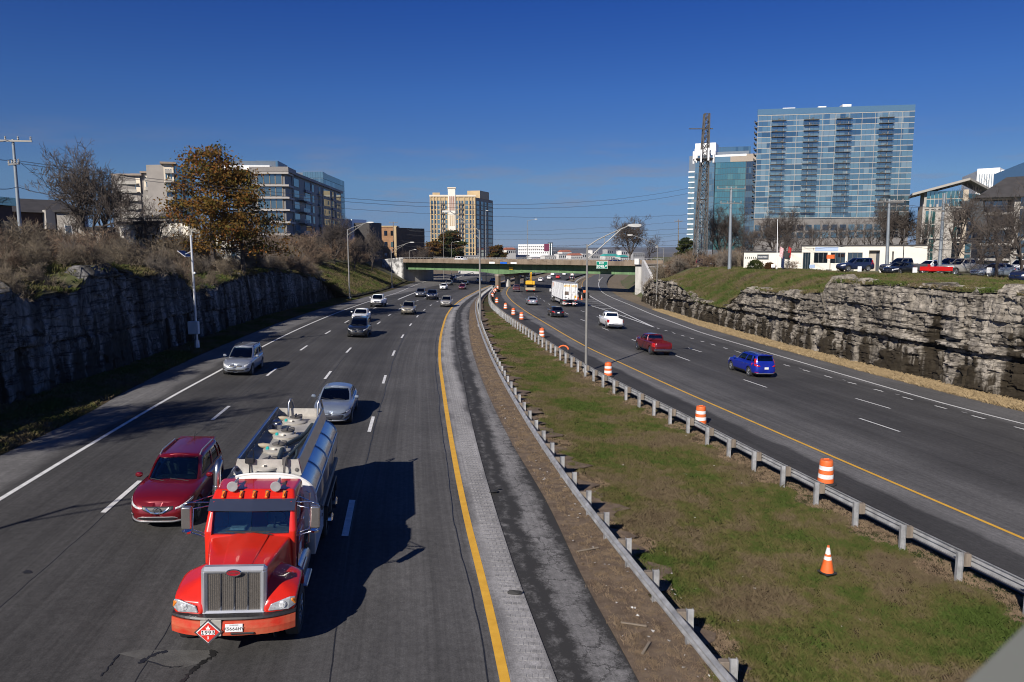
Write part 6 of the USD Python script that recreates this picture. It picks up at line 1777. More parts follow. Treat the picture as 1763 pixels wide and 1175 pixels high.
def car(name, label, x, y, hd, P, body, cat='car', group=None, fascia='plain', rimm=None, rails=None, trim=None, plate=None, detail=False, lights=True, wheelspokes=5):
    rimm = rimm or RIM
    T = onroad(x, y, hd)
    t = thing(name, label, cat, group, T)
    L, W = P['L'], P['W']; b = W / 2
    X, Zt = np.array(P['zt'], float).T
    ztf = PchipInterpolator(X * L / 2, Zt)
    zb = P['zb']
    pick = P['rear'] == 'pickup'
    lv = [(0, .84, .10, .14), (.1, .93, .05, .07), (.3, .985, .0, .02), (.52, 1., .0, .0), (.74, .995, .02, .03), (.9, .975, .05, .09), (1., .92, .09, .16)]
    S = Shell(-L / 2, L / 2, b, lv, lambda q: zb + .05 * np.clip(np.abs(q) / (L / 2) - .8, 0, 1) * 2, lambda q: ztf(np.clip(q, -L / 2, L / 2)), .05, P['n'])
    m = S.solid()
    r = P['r']
    for ax in P['ax']:
        for sd in (-1, 1):
            c = m3.Manifold.cylinder(.6, r * 1.17, circular_segments=28).rotate([90, 0, 0]).translate([ax, sd * (b - .02) + (.6 if sd > 0 else 0) + (-.28 if sd > 0 else .28), r * 1.02])
            m -= c
    xr0, xf0, xr1, xf1 = P['cab']
    z0 = float(ztf((xr0 + xf0) / 2)) - .10
    hh = P['zr'] - .05 - z0
    k = P['cb']
    clv = [(0, 1., .0, .0), (.3, .965, (xr1 - xr0) * .22, (xf0 - xf1) * .31), (.65, .9, (xr1 - xr0) * .55, (xf0 - xf1) * .68), (.9, .82, (xr1 - xr0) * .88, (xf0 - xf1) * .95), (1., k[1] / k[0] * 1.0, xr1 - xr0, xf0 - xf1 + .12)]
    C = Shell(xr0, xf0, k[0] * b / .92 * 1.0, clv, lambda q: q * 0 + z0, lambda q: q * 0 + P['zr'] - .05, .055, (9, 6))
    cm = C.solid()
    inner = Shell(xr0 + .07, xf0 - .07, k[0] * b / .92 - .06, clv, lambda q: q * 0 + z0 - .2, lambda q: q * 0 + P['zr'] - .1, .03, (9, 6)).solid()
    cm -= inner
    cut = m3.Manifold.cube([xf0 - xr0 - .42, W - .34, 1.2], True).translate([(xf0 + xr0) / 2 - .08, 0, zb + .22 + .6])
    m -= cut
    if pick:
        m -= m3.Manifold.cube([L / 2 + xr0 - .14, W - .22, .62], True).translate([(-L / 2 + xr0) / 2 - .0, 0, 1.16])
    glass = []
    ws = C.end(True, (-.86, 0, .86), (.17, .13, .17), (.94, .95, .94), -.35, .1); cm -= solid(*ws)
    glass.append(('windscreen', C.end(True, (-.87, 0, .87), (.16, .12, .16), (.95, .96, .95), -.03, -.02)))
    rw = ((-.8, .8), (.42, .42), (.9, .9)) if P['rear'] != 'sedan' else ((-.8, .8), (.22, .22), (.92, .92))
    cm -= solid(*C.end(False, *rw, -.3, .1)); glass.append(('rear_window', C.end(False, (-.81, .81), [q - .01 for q in rw[1]], [q + .01 for q in rw[2]], -.03, -.02)))
    for a, c in P['wins']:
        for sd in (-1, 1):
            lo = (.3, .26) if a > -.7 else (.36, .3)
            cm -= solid(*C.side(sd, (a, c), lo, (.88, .88), -.25, .1)); glass.append(('side_window', C.side(sd, (a - .01, c + .01), [q - .02 for q in lo], (.9, .9), -.03, -.02)))
    part(t, 'body', arr(m), body, 38)
    cp = part(t, 'cabin', arr(cm), body, 38)
    for n_, gl in glass:
        part(t, n_, gl, CARGLASS, True)
    # inside
    q = MB().box(((xf0 + xr0) / 2 - .08, 0, zb + .26), (xf0 - xr0 - .46, W - .38, .06))
    q.bev((xf0 - .62, 0, z0 - .02), (.5, W - .42, .26), .06)
    part(t, 'dashboard', q, INTERIOR)
    for sd in (-1, 1):
        s_ = MB().bev((xf1 - .55, sd * .38, z0 + .05), (.16, .5, .62), .06).bev((xf1 - .6, sd * .38, z0 + .46), (.1, .26, .2), .04).bev((xf1 - .28, sd * .38, z0 - .26), (.5, .5, .16), .05)
        part(t, 'seat', s_, SEAT)
    if not pick:
        part(t, 'rear_seat', MB().bev((xr1 + .75, 0, z0), (.16, W - .5, .55), .06), SEAT)
    a = np.linspace(0, 2 * math.pi, 17)
    part(t, 'steering_wheel', MB().tube([(xf1 + .12 + .06 * math.sin(q_), .38 + .18 * math.cos(q_), z0 + .1 + .17 * math.sin(q_)) for q_ in a], .016, 5), BLACKP)
    # underside, wells, wheels
    part(t, 'underbody', MB().box((0, 0, zb + .03), (L * .86, W - .5, .1)), BLACKP)
    q = MB()
    for ax in P['ax']:
        for sd in (-1, 1):
            q.rev([(0, 0), (r * 1.15, 0), (r * 1.15, .03), (0, .03)], 20, (ax, sd * (b - .285), r), ax='y')
    part(t, 'wheel_wells', q, BLACKP)
    for ax in P['ax']:
        for sd in (-1, 1):
            wheel(t, ax, sd * (b - .13), r, .22, rimm, wheelspokes)
    # trim along the sills
    if trim is not None:
        a0, a1 = (P['ax'][0] + r * 1.25) / (L / 2), (P['ax'][1] - r * 1.25) / (L / 2)
        for sd in (-1, 1):
            part(t, 'sill_trim', S.side(sd, (a0, a1), (.02, .02), (.2, .2), -.02, .012), trim)
    for k_, (a, c) in enumerate(P['wins']):
        for sd in (-1, 1):
            part(t, 'door_handle', S.side(sd, ((a * .5 + .02) * (xf0 - xr0) / L + (xf0 + xr0) / L, (a * .5 + .02) * (xf0 - xr0) / L + (xf0 + xr0) / L + .07), (.8, .8), (.84, .84), -.01, .03, 3), body if trim is None else CHROME)
    # lamps, grille, bumpers
    if not lights:
        return t
    hl = LAMPGLASS
    F_ = fascia
    if F_ == 'vee':
        for sd in (-1, 1):
            part(t, 'headlight', S.end(True, (-.92, -.8, -.52) if sd < 0 else (.52, .8, .92), (.77, .72, .70) if sd < 0 else (.70, .72, .77), (.87, .84, .78) if sd < 0 else (.78, .84, .87)), hl, True)
            part(t, 'fog_lamp', S.end(True, (sd * .86, sd * .72) if sd < 0 else (.72, .86), (.34, .34), (.43, .43)), BLACKP)
            part(t, 'fog_lens', S.end(True, (sd * .82, sd * .76) if sd < 0 else (.76, .82), (.36, .36), (.41, .41), 0, .014), hl)
        part(t, 'grille', S.end(True, (-.46, -.2, .2, .46), (.72, .54, .54, .72), (.86, .86, .86, .86)), BLACKP, True)
        part(t, 'chrome_vee', S.end(True, (-.34, -.15, .15, .34), (.74, .53, .53, .74), (.82, .595, .595, .82), 0, .03), CHROME)
        c = S.pt(np.array(.9995), np.array(0.), np.array(.70)); a = np.linspace(0, 2 * math.pi, 21)
        q = MB().tube([(c[0] + .05, .085 * math.cos(w), c[2] + .085 * math.sin(w)) for w in a], .012, 5).box((c[0] + .05, 0, c[2]), (.02, .22, .035)); part(t, 'badge', q, CHROME)
        part(t, 'lower_grille', S.end(True, (-.56, -.46, .46, .56), (.24, .16, .16, .24), (.26, .33, .33, .26)), BLACKP, True)
        part(t, 'grille_surround', S.end(True, (-.6, -.48, .48, .6), (.24, .33, .33, .24), (.27, .37, .37, .27), -.01, .02), mat('silver_trim', (.4, .4, .41), .35, .08, metallic=.6), True)
        part(t, 'bumper_lip', S.end(True, (-.9, -.5, .5, .9), (.10, .06, .06, .10), (.16, .13, .13, .16), -.02, .03), mat('silver_trim', (.4, .4, .41)), True)
        part(t, 'lower_trim', S.end(True, (-.96, .96), (.0, .0), (.1, .06), -.02, .01), BLACKP, True)
    elif F_ == 'wing':
        for sd in (-1, 1):
            part(t, 'headlight', S.end(True, (-.93, -.5) if sd < 0 else (.5, .93), (.74, .72) if sd < 0 else (.72, .74), (.86, .80) if sd < 0 else (.80, .86)), BLACKP, True)
            part(t, 'headlight_lens', S.end(True, (-.9, -.74) if sd < 0 else (.74, .9), (.76, .755), (.84, .82), 0, .014), hl, True)
            part(t, 'fog_lamp', S.end(True, (sd * .93, sd * .68) if sd < 0 else (.68, .93), (.3, .24) if sd < 0 else (.24, .3), (.55, .38) if sd < 0 else (.38, .55)), BLACKP, True)
        part(t, 'grille', S.end(True, (-.5, 0, .5), (.74, .74, .74), (.80, .82, .80)), BLACKP, True)
        part(t, 'lower_grille', S.end(True, (-.62, -.5, .5, .62), (.5, .26, .26, .5), (.66, .66, .66, .66)), BLACKP, True)
        for kz in (.34, .44, .54):
            part(t, 'grille_bar', S.end(True, (-.54, .54), (kz, kz), (kz + .022, kz + .022), 0, .02, 3), CHROME, True)
        part(t, 'grille_rim', S.end(True, (-.52, .52), (.665, .665), (.69, .69), 0, .02, 3), CHROME, True)
        part(t, 'bumper_lip', S.end(True, (-.8, .8), (.1, .1), (.14, .14), -.01, .02), mat('silver_trim', (.4, .4, .41)), True)
    else:
        hz = (.64, .86) if F_ != 'slats' else (.72, .84)
        for sd in (-1, 1):
            part(t, 'headlight', S.end(True, (-.93, -.6) if sd < 0 else (.6, .93), (hz[0] + .03, hz[0]) if sd < 0 else (hz[0], hz[0] + .03), (hz[1] + .04, hz[1]) if sd < 0 else (hz[1], hz[1] + .04)), hl, True)
            part(t, 'fog_lamp', S.end(True, (sd * .86, sd * .66) if sd < 0 else (.66, .86), (.34, .34), (.44, .44)), BLACKP, True)
        if F_ == 'slats':
            for k_ in range(7):
                yy = -.48 + k_ * .142
                part(t, 'grille_slot', S.end(True, (yy, yy + .1), (.7, .7), (.84, .84)), BLACKP, True)
            part(t, 'grille_rim', S.end(True, (-.53, .53), (.845, .845), (.862, .862), 0, .015, 3), CHROME, True)
            part(t, 'lower_grille', S.end(True, (-.6, .6), (.26, .26), (.46, .46)), BLACKP, True)
            part(t, 'bumper_lip', S.end(True, (-.7, .7), (.2, .2), (.225, .225), 0, .02), CHROME, True)
        elif F_ == 'truck':
            part(t, 'grille', S.end(True, (-.56, .56), (.5, .5), (.84, .84)), BLACKP, True)
            part(t, 'grille_bar', S.end(True, (-.54, .54), (.66, .66), (.71, .71), 0, .02), CHROME, True)
            part(t, 'bumper', S.end(True, (-.97, .97), (.16, .16), (.44, .44), -.02, .05), CHROME if trim is None else trim, True)
        else:
            part(t, 'grille', S.end(True, (-.46, -.36, .36, .46), (.74, .64, .64, .74), (.8, .82, .82, .8)), BLACKP, True)
            part(t, 'grille_rim', S.end(True, (-.46, .46), (.825, .825), (.85, .85), 0, .015, 3), CHROME, True)
            part(t, 'badge', S.end(True, (-.05, .05), (.7, .7), (.77, .77), 0, .025, 3), CHROME)
            part(t, 'lower_grille', S.end(True, (-.6, -.5, .5, .6), (.3, .18, .18, .3), (.34, .34, .34, .34)), BLACKP, True)
    pz = zb + .28
    if plate:
        c = S.pt(np.array(-.9999), np.array(0.), np.array(.5))
        part(t, 'number_plate', MB().bev((c[0] - .02, 0, zb + .5 if not pick else zb + .22), (.02, .32, .16), .006), PLATE)
    # tail
    if P['rear'] == 'suv':
        for sd in (-1, 1):
            part(t, 'tail_light', S.end(False, (sd * .98, sd * .55) if sd < 0 else (.55, .98), (.76, .78) if sd < 0 else (.78, .76), (.97, .88) if sd < 0 else (.88, .97)), REDLENS, True)
            part(t, 'tail_light', C.end(False, (sd * .98, sd * .87) if sd < 0 else (.87, .98), (.2, .2), (.62, .62), -.01, .012), REDLENS, True)
            part(t, 'reflector', S.end(False, (sd * .9, sd * .66) if sd < 0 else (.66, .9), (.2, .2), (.24, .24)), REDLENS)
        part(t, 'rear_bumper', S.end(False, (-.97, .97), (.0, .0), (.15, .15), -.02, .015), BLACKP, True)
        part(t, 'bumper_lip', S.end(False, (-.8, .8), (.1, .1), (.15, .15), 0, .03), mat('silver_trim', (.4, .4, .41)), True)
        part(t, 'spoiler', MB().bev((xr1 - .02, 0, P['zr'] - .05), (.3, W * .62, .04), .015), body)
    elif P['rear'] == 'sedan':
        for sd in (-1, 1):
            part(t, 'tail_light', S.end(False, (sd * .98, sd * .5) if sd < 0 else (.5, .98), (.68, .72) if sd < 0 else (.72, .68), (.9, .86) if sd < 0 else (.86, .9)), REDLENS, True)
        part(t, 'rear_bumper', S.end(False, (-.9, .9), (.0, .0), (.14, .14), -.02, .012), BLACKP, True)
    else:
        for sd in (-1, 1):
            part(t, 'tail_light', S.end(False, (sd * .985, sd * .84) if sd < 0 else (.84, .985), (.52, .52), (.92, .92)), REDLENS, True)
        part(t, 'tailgate', S.end(False, (-.8, .8), (.44, .44), (.95, .95), -.01, .015), body, True)
        part(t, 'rear_bumper', MB().bev((-L / 2 + .02, 0, zb + .2), (.16, W * .9, .2), .03), trim or CHROME)
        part(t, 'bed_floor', MB().box(((-L / 2 + xr0) / 2, 0, .88), (L / 2 + xr0 - .2, W - .26, .03)), BLACKP)
    for sd in (-1, 1):
        v, f = MB().bev((0, 0, 0), (.13, .2, .15), .045).mesh()
        q = MB().add(v + [xf0 - .42, sd * (b + .1), z0 + .22], f)
        mp = part(t, 'door_mirror', q, body, 40)
        part(mp, 'mirror_glass', MB().box((xf0 - .49, sd * (b + .1), z0 + .22), (.005, .15, .1)), CHROME)
    part(t, 'wipers', MB().tube([(xf0 - .06, .5, z0 + .13), (xf0 - .13, -.05, z0 + .19)], .012, 4).tube([(xf0 - .03, -.15, z0 + .13), (xf0 - .12, -.62, z0 + .2)], .012, 4), BLACKP)
    if rails:
        for sd in (-1, 1):
            pts = [(xr1 + .25, sd * k[1] * b * 1.02, P['zr'] - .08), (xr1 + .4, sd * k[1] * b * 1.02, P['zr'] + .02), (xf1 - .5, sd * k[1] * b * 1.02, P['zr'] + .03), (xf1 - .22, sd * k[1] * b * 1.02, P['zr'] - .05)]
            part(t, 'roof_rail', MB().tube(pts, .022, 6), rails)
        part(t, 'aerial', MB().tube([(xr1 + .35, 0, P['zr'] - .02), (xr1 + .2, 0, P['zr'] + .22)], .008, 4), BLACKP)
    return t


def lane_heading(c, y, away):
    d = np.array([float(c(y + 2)) - float(c(y - 2)), 4.]); d /= np.linalg.norm(d)
    return d if away else -d


def on(px, py, off=0.):
    return gp(px, py)


CRIM = paint('paint_crimson', (.17, .004, .010), metal=.35)
SILV = paint('paint_silver', (.34, .37, .42), metal=.55)
SILB = paint('paint_silver_blue', (.28, .33, .40), metal=.5)
PBLACK = paint('paint_black', (.008, .01, .014))
PBLUE = paint('paint_blue', (.008, .025, .33), metal=.3)
PWHITE = paint('paint_white', (.74, .75, .76))
PMAROON = paint('paint_maroon', (.12, .006, .010), metal=.2)
PTAN = paint('paint_tan', (.26, .24, .19), metal=.4)
PGREY = paint('paint_grey', (.10, .105, .115), metal=.3)
PNAVY = paint('paint_navy', (.01, .017, .05))
PRED = paint('paint_red', (.5, .012, .01))
PGREEN = paint('paint_dull_grey', (.3, .29, .27), metal=.2)


def put(fn_name, label, p, away, P, body, dl=0., **kw):
    """p: picture position of the ground under the middle of the end that faces us"""
    c = gp(*p); c = c * (1 - .2 / (H - c[2]))                                  # the sill of the bumper hangs 0.2 m above the road
    h = lane_heading(YL if c[0] < -2 - c[1] * .02 else RY, c[1], away)
    u = h if away else -h                                                      # direction away from us
    ctr = c[:2] + u * (P['L'] / 2 - .12)
    return car(fn_name, label, ctr[0], ctr[1], h, P, body, **kw)


put('suv', 'crimson red sport utility vehicle with chrome V grille beside the tanker cab', (272, 903), False, SUVP, CRIM, fascia='vee', rails=mat('silver_trim', (.4, .4, .41), .35, .08, metallic=.6), trim=BLACKP, detail=True)
put('sedan_car', 'silver blue sedan directly behind the tanker', (569, 727), False, SEDP, SILB, fascia='wing', detail=True)
put('minivan', 'silver compact people carrier alone in the leftmost lane near the rock', (405, 643), False, VANP, SILV, fascia='plain', rails=BLACKP, detail=True)
put('suv', 'black sport utility vehicle with slotted chrome grille in the second lane', (614, 579), False, dict(SUVP, W=1.92, zr=1.76), PBLACK, fascia='slats', trim=BLACKP, rails=BLACKP)
put('sedan_car', 'white car close behind the black sport utility vehicle', (617, 553), False, SEDP, PWHITE, fascia='wing')
put('pickup_truck', 'white pickup truck with a dark bumper by the left lamp post', (647, 527.5), False, PICKP, PWHITE, fascia='truck', trim=BLACKP)
put('suv', 'tan sport utility vehicle in the middle of the left carriageway', (701, 540.5), False, SUVP, PTAN, fascia='plain', trim=mat('khaki_trim', (.2, .19, .15)), rails=BLACKP)
put('suv', 'small pale silver sport utility vehicle at the yellow line ahead', (767, 527.5), False, dict(SUVP, L=4.3, W=1.78), PGREEN, fascia='plain', trim=BLACKP)
put('suv', 'dark grey sport utility vehicle left of a dark pickup ahead on the left carriageway', (722, 511), False, dict(SUVP, W=1.95, zr=1.8), PGREY, fascia='truck')
put('pickup_truck', 'dark navy pickup between the grey and the small silver vehicles', (742, 515.5), False, PICKP, PNAVY, fascia='truck', trim=BLACKP)
put('suv', 'white sport utility vehicle just in front of the bridge shadow', (762, 498.5), False, SUVP, PWHITE, fascia='vee', trim=BLACKP)
put('sedan_car', 'maroon car near the bridge shadow on the left carriageway', (794.5, 498), False, SEDP, PMAROON, fascia='plain')
put('suv', 'grey vehicle in the bridge shadow behind the white one', (771, 491), False, SUVP, PGREY, fascia='plain')
put('sedan_car', 'dark car in the bridge shadow above the maroon car', (799, 490.5), False, SEDP, PNAVY)
put('suv', 'white vehicle under the bridge left of the median lamp post', (823, 486.5), False, SUVP, PWHITE, fascia='plain')
put('sedan_car', 'dark car under the bridge just left of the pier', (847, 486), False, SEDP, PGREY)
put('suv', 'dark vehicle far under the left span of the bridge', (778, 482), False, SUVP, PNAVY)

put('suv', 'bright blue sport utility vehicle in the right hand lanes near the rock', (1317, 647.5), True, SUVP, PBLUE, rails=BLACKP, trim=BLACKP, plate=True, detail=True)
put('pickup_truck', 'dark red pickup truck crossed by the lamp post shadow', (1141, 610), True, dict(PICKP, L=5.2, W=1.82, zr=1.7, r=.37, ax=(-1.55, 1.65)), PMAROON, plate=True, rimm=CHROME)
put('pickup_truck', 'white crew cab pickup truck left of the slip road lines', (1060, 565), True, PICKP, PWHITE, plate=True)
put('sedan_car', 'black sedan behind the lorry on the right carriageway', (961, 545.5), True, SEDP, PBLACK, plate=True)
put('sedan_car', 'silver sedan beside the lorry in the inner lane', (917.5, 525), True, SEDP, SILV, plate=True)
put('pickup_truck', 'dark red brown pickup in the inner lane beside the excavator', (889, 502.5), True, dict(PICKP, W=1.9), mat('paint_brown_red', (.06, .012, .012), .35, .1, coat_weight=1.), plate=True)
for px, py, P, b, lb in ((945, 480.5, SEDP, PWHITE, 'white car far beyond the bridge above the lorry roof'), (960, 479.5, SEDP, PRED, 'red car far beyond the bridge right of the white one'), (951, 474.5, SUVP, PWHITE, 'white vehicle far up the right carriageway, left of two'), (971, 473.8, SUVP, PWHITE, 'white van far up the right carriageway, right of two'), (985, 476, SUVP, PGREEN, 'grey vehicle far beyond the bridge near the slip road'), (984, 482, SUVP, PBLACK, 'black vehicle far beyond the bridge right of the lorry'),
                         (930, 484.5, SEDP, PWHITE, 'white car beyond the excavator'), (905, 477.5, SUVP, PWHITE, 'white vehicle under the bridge right of the pier'), (893, 476.5, SUVP, PBLUE, 'blue vehicle under the bridge beside the white one'), (915, 473, SUVP, PNAVY, 'dark vehicle far under the bridge above the excavator')):
    put('suv' if P is SUVP else 'sedan_car', lb, (px, py), px > 920, P, b)
p = gp(1779, 795)
car('sedan_car', 'dark blue car entering at the right edge of the picture', p[0] + 2.0, p[1] - .4, lane_heading(RY, p[1], True), SEDP, PNAVY)
# on the bridge
for s_, w_, P, b, lb, dr in ((.262, 4.2, SUVP, PWHITE, 'white vehicle driving over the left half of the bridge', 1), (.905, 4.4, SEDP, PNAVY, 'dark car driving over the right end of the bridge', 1)):
    q = BW + bu * s_ * BLEN + bn * w_
    t = car('suv' if P is SUVP else 'sedan_car', lb, 0, 0, bu * dr, P, b)
    UsdGeom.Xformable(stage.GetPrimAtPath(t)).GetOrderedXformOps()[0].Set(rows((bu[0] * dr, bu[1] * dr, 0), (-bu[1] * dr, bu[0] * dr, 0), (0, 0, 1), (q[0], q[1], 3.82)))
# parked on the right plateau
for px, Y, P, b, lb, an in ((1712, 76, SEDP, SILB, 'silver blue sedan parked at the edge above the right rock cut', .15), (1757, 84, SUVP, PWHITE, 'white car parked at the right edge behind the silver sedan', .5), (1782, 64, SUVP, PNAVY, 'dark navy car parked at the right edge of the picture', .3), (1662, 82, PICKP, PGREEN, 'long grey silver pickup parked behind the silver sedan', .1),
                            (1556, 86, PICKP, PGREY, 'dark grey pickup parked right of the steel pole', .15), (1598, 92, SEDP, PWHITE, 'white car parked behind the red flat trailer', .4), (1471, 96, SUVP, PNAVY, 'navy vehicle parked before the white building windows', .1), (1548, 84, SEDP, PBLACK, 'black car parked under the steel pole by the white building', .6), (1632, 92, SUVP, PNAVY, 'navy van parked behind the red flat trailer', .2), (1216, 134, SUVP, PBLACK, 'dark car coming down the side street by the mast', 2.)):
    x = at(px, 470, Y)[0]
    t = car('pickup_truck' if P is PICKP else 'parked_car', lb, 0, 0, (1, 0), P, b)
    UsdGeom.Xformable(stage.GetPrimAtPath(t)).GetOrderedXformOps()[0].Set(mx(x, Y, 5.2 if Y < 100 else 4.6, an + math.pi))
x = at(1611, 475, 80)[0]
t = thing('flat_trailer', 'bright red flat trailer bed left of the long silver pickup in the car park', 'trailer', matrix=mx(x, 80, 5.15, .08))
part(t, 'bed', MB().bev((0, 0, .62), (2.7, 1.6, .1), .02).bev((0, -.78, .82), (2.7, .06, .42), .02).bev((0, .78, .82), (2.7, .06, .42), .02), PRED)
for s in (-1, 1):
    wheel(t, 0, s * .85, .3, .2, RIM)
    part(t, 'tail_light', MB().bev((1.3, s * .7, .6), (.06, .2, .08), .01), REDLENS)
# small signs and flags before the white building
for px, pt, pb, Y, w, m, nm, lb, cat in ((1430, 439, 446, 103, 1.1, ORANGE, 'small_sign', 'small orange square sign on a thin post before the white building windows', 'sign'), (1331, 455, 461, 108, .6, WHITE, 'marker_sign', 'low white marker at the end of the side street', 'marker'), (1398, 456, 462, 104, .8, mat('pale_blue_sign', (.35, .45, .62)), 'marker_sign', 'low pale blue sign before the door of the white building', 'sign'), (1521, 455, 470, 88, .9, WHITE, 'round_sign', 'white and blue sign beside the steel pole', 'sign'), (1703, 461, 471, 70, .5, WHITE, 'marker_sign', 'white upright parking sign between the silver pickup and sedan', 'sign'), (1575, 461, 470, 80, .5, WHITE, 'marker_sign', 'white upright parking sign left of the red trailer', 'sign'), (1480, 459, 468, 92, .5, WHITE, 'marker_sign', 'white upright parking sign before the navy vehicle', 'sign')):
    a, b = at(px, pt, Y), at(px, pb, Y)
    t = thing(nm, lb, cat)
    part(t, 'post', MB().tube([(a[0], Y, 4.3), (a[0], Y, a[2])], .04, 6), DARKSTEEL)
    part(t, 'board', MB().bev((a[0], Y - .06, (a[2] + b[2]) / 2), (w, .05, a[2] - b[2]), .02), m)
a = at(1359, 432, 107)
t = thing('flag', 'red and black flag hanging from a leaning pole before the white annex', 'flag')
part(t, 'pole', MB().tube([(a[0] - .2, 107, 4.4), (a[0] + .1, 107, a[2] + .8)], .04, 6), DARKSTEEL)
def cloth(x, z, w, h, m, nm):
    P_ = np.array([[(x + w * u, 107 + .12 * math.sin(5 * u + 2 * v), z - h * v - .25 * u * h) for v in np.linspace(0, 1, 7)] for u in np.linspace(0, 1, 7)])
    part(t, nm, MB().grid(P_).grid(P_[::-1] + [0, .015, 0]), m)
cloth(a[0] - .1, a[2] + .7, .35, 1.5, PRED, 'red_cloth'); cloth(a[0] - .95, a[2] - .1, 1.1, 1.0, BLACK, 'black_cloth')
a = at(1341, 424, 107.5)
t = thing('flag', 'furled red white and blue flag on the white flag pole', 'flag')
cloth(a[0], a[2], .5, 1.5, mat('flag_stripe', (.45, .06, .07), .8, .9, 9., c2=(.7, .7, .7)), 'striped_cloth'); cloth(a[0] + .3, a[2] - 1.2, .4, 1.8, PNAVY, 'blue_cloth')

# ================================================================ the tanker lorry
def balls(pts, r, seg=12):
    s = m3.Manifold.sphere(r, seg)
    return m3.Manifold.batch_hull([s.translate(list(map(float, p))) for p in pts])


def soften(m, step, n):
    v, f = arr(m.refine_to_length(step))
    t = trimesh.Trimesh(v, f, process=True)
    trimesh.smoothing.filter_laplacian(t, lamb=.5, iterations=n, volume_constraint=False)
    return np.array(t.vertices), np.array(t.faces)


def sym(pts):
    return [p for q in pts for p in (q, (q[0], -q[1], q[2]))]


TRED = paint('lorry_red', (.58, .018, .006), rough=.3)
TANKM = mat('tank_aluminium', (.60, .62, .65), .22, .08, 1.2, co='obj', vs=(1, .3, .3), metallic=.95)
TANKW = mat('tank_white', (.72, .72, .7), .35, .06, co='obj')
COFF = mat('dusty_aluminium', (.42, .40, .36), .55, .2, 3., co='obj', metallic=.25)
DUST = mat('dusty_red', (.50, .028, .012), .45, .3, 3., co='obj', vs=(1, 1, 2.), c2=(.46, .11, .055))
GRILLE = mat('grille_mesh', (.085, .075, .065), .6, .4, 60., co='obj')
HOSE = mat('hose_rubber', (.035, .05, .055), .55, .2, 8., co='obj')
TEAL = mat('teal_knob', (.02, .35, .33), .4, .05)
DGLASS = glassmat('lorry_glass', (.6, .68, .68), .01, .05)
tk_h = np.array([.145, -.989])
ax0 = np.array([-5.83, 14.95])
tk = thing('tanker_truck', 'red cab tanker lorry with a silver tank and chrome grille in the left foreground', 'tanker truck', matrix=onroad(ax0[0], ax0[1], tk_h))
# chassis and wheels
part(tk, 'chassis', MB().box((-3.7, .4, .72), (9.2, .1, .28)).box((-3.7, -.4, .72), (9.2, .1, .28)).box((-4.6, 0, .62), (.2, 1.9, .2)).box((-6.0, 0, .62), (.2, 1.9, .2)).box((0, 0, .55), (.16, 1.9, .16)), BLACKP)
for y in (-1.02, 1.02):
    wheel(tk, 0, y * 1.045, .52, .30, RIM, 8)
    for x in (-5.35, -6.7):
        wheel(tk, x, y * .94, .52, .56, RIM, 8)
        part(tk, 'hub_nuts', MB().rev([(.18, 0), (.18, .12), (.12, .16), (0, .16)], 10, (x, y * .94 + .28 * np.sign(y), .52), 'y'), CHROME)
    q = MB()
    for k in range(10):
        a = k * .628; q.box((.17 * math.cos(a), y + .13 * np.sign(y), .52 + .17 * math.sin(a)), (.035, .1, .035))
    part(tk, 'wheel_nuts', q.rev([(.09, -.08), (.09, .08), (0, .1)], 10, (0, y + .1 * np.sign(y), .52), 'y'), CHROME, kind='stuff')
# bonnet and wings
hood = balls(sym([(.80, .52, 1.02), (.76, .5, 1.70), (-.72, .80, 1.82), (-.72, .84, 1.1)]) + [(.74, 0, 1.74), (-.72, 0, 1.88)], .07, 16)
hood += m3.Manifold.batch_hull([m3.Manifold.sphere(.012, 8).translate(q) for q in ((.78, .26, 1.785), (.78, -.26, 1.785), (-.7, .40, 1.935), (-.7, -.40, 1.935), (.78, 0, 1.83), (-.7, 0, 1.97))])
part(tk, 'bonnet', soften(hood, .06, 5), TRED, 50)
for s in (-1, 1):
    A = [(.93, .62, .92), (.80, 1.13, .92), (.88, .62, 1.14), (.74, 1.14, 1.14), (.45, 1.16, 1.24), (.42, .58, 1.50)]
    B_ = [(.45, 1.16, 1.24), (.42, .58, 1.50), (-.12, 1.16, 1.30), (-.15, .58, 1.56), (.42, .58, 1.2), (-.15, .58, 1.2)]
    C_ = [(-.12, 1.16, 1.30), (-.15, .58, 1.56), (-.52, 1.14, 1.10), (-.58, .62, 1.25), (-.68, 1.12, .78), (-.68, .62, .78)]
    fl = lambda P_: balls([(x, y * s, z) for x, y, z in P_], .06, 16)
    w = fl(A) + fl(B_) + fl(C_)
    w -= m3.Manifold.cylinder(2.0, .62, circular_segments=36).rotate([90, 0, 0]).translate([0, 1.55 * s + 1.0 - .0, .55]) if False else m3.Manifold.cylinder(.70, .62, circular_segments=36).rotate([90, 0, 0]).translate([0, (1.30 if s > 0 else -.62), .55])
    part(tk, 'wing', soften(w, .05, 14), TRED, 55)
    part(tk, 'wing_liner', MB().rev([(.60, 0), (.60, .02), (0, .02)], 20, (0, s * .70, .55), 'y'), BLACKP)
    H_ = balls([(.965, s * .70, 1.0), (.90, s * 1.06, 1.0), (.955, s * .74, 1.10), (.86, s * 1.08, 1.20), (.80, s * 1.16, 1.18), (.80, s * 1.17, 1.04)], .022)
    hp = part(tk, 'headlight', arr(H_), mat('lamp_bezel', (.5, .52, .54), .15, .3, 14., co='obj', coat_weight=1., metallic=.4), 40)
    part(hp, 'bulb_glow', MB().rev([(0, .04), (.06, .03), (.085, 0)], 12, (.93, s * .95, 1.085), 'x'), LAMPGLASS, 40)
    part(hp, 'indicator', arr(balls([(.80, s * 1.165, 1.15), (.85, s * 1.13, 1.16), (.80, s * 1.175, 1.07)], .03)), AMBER, 40)
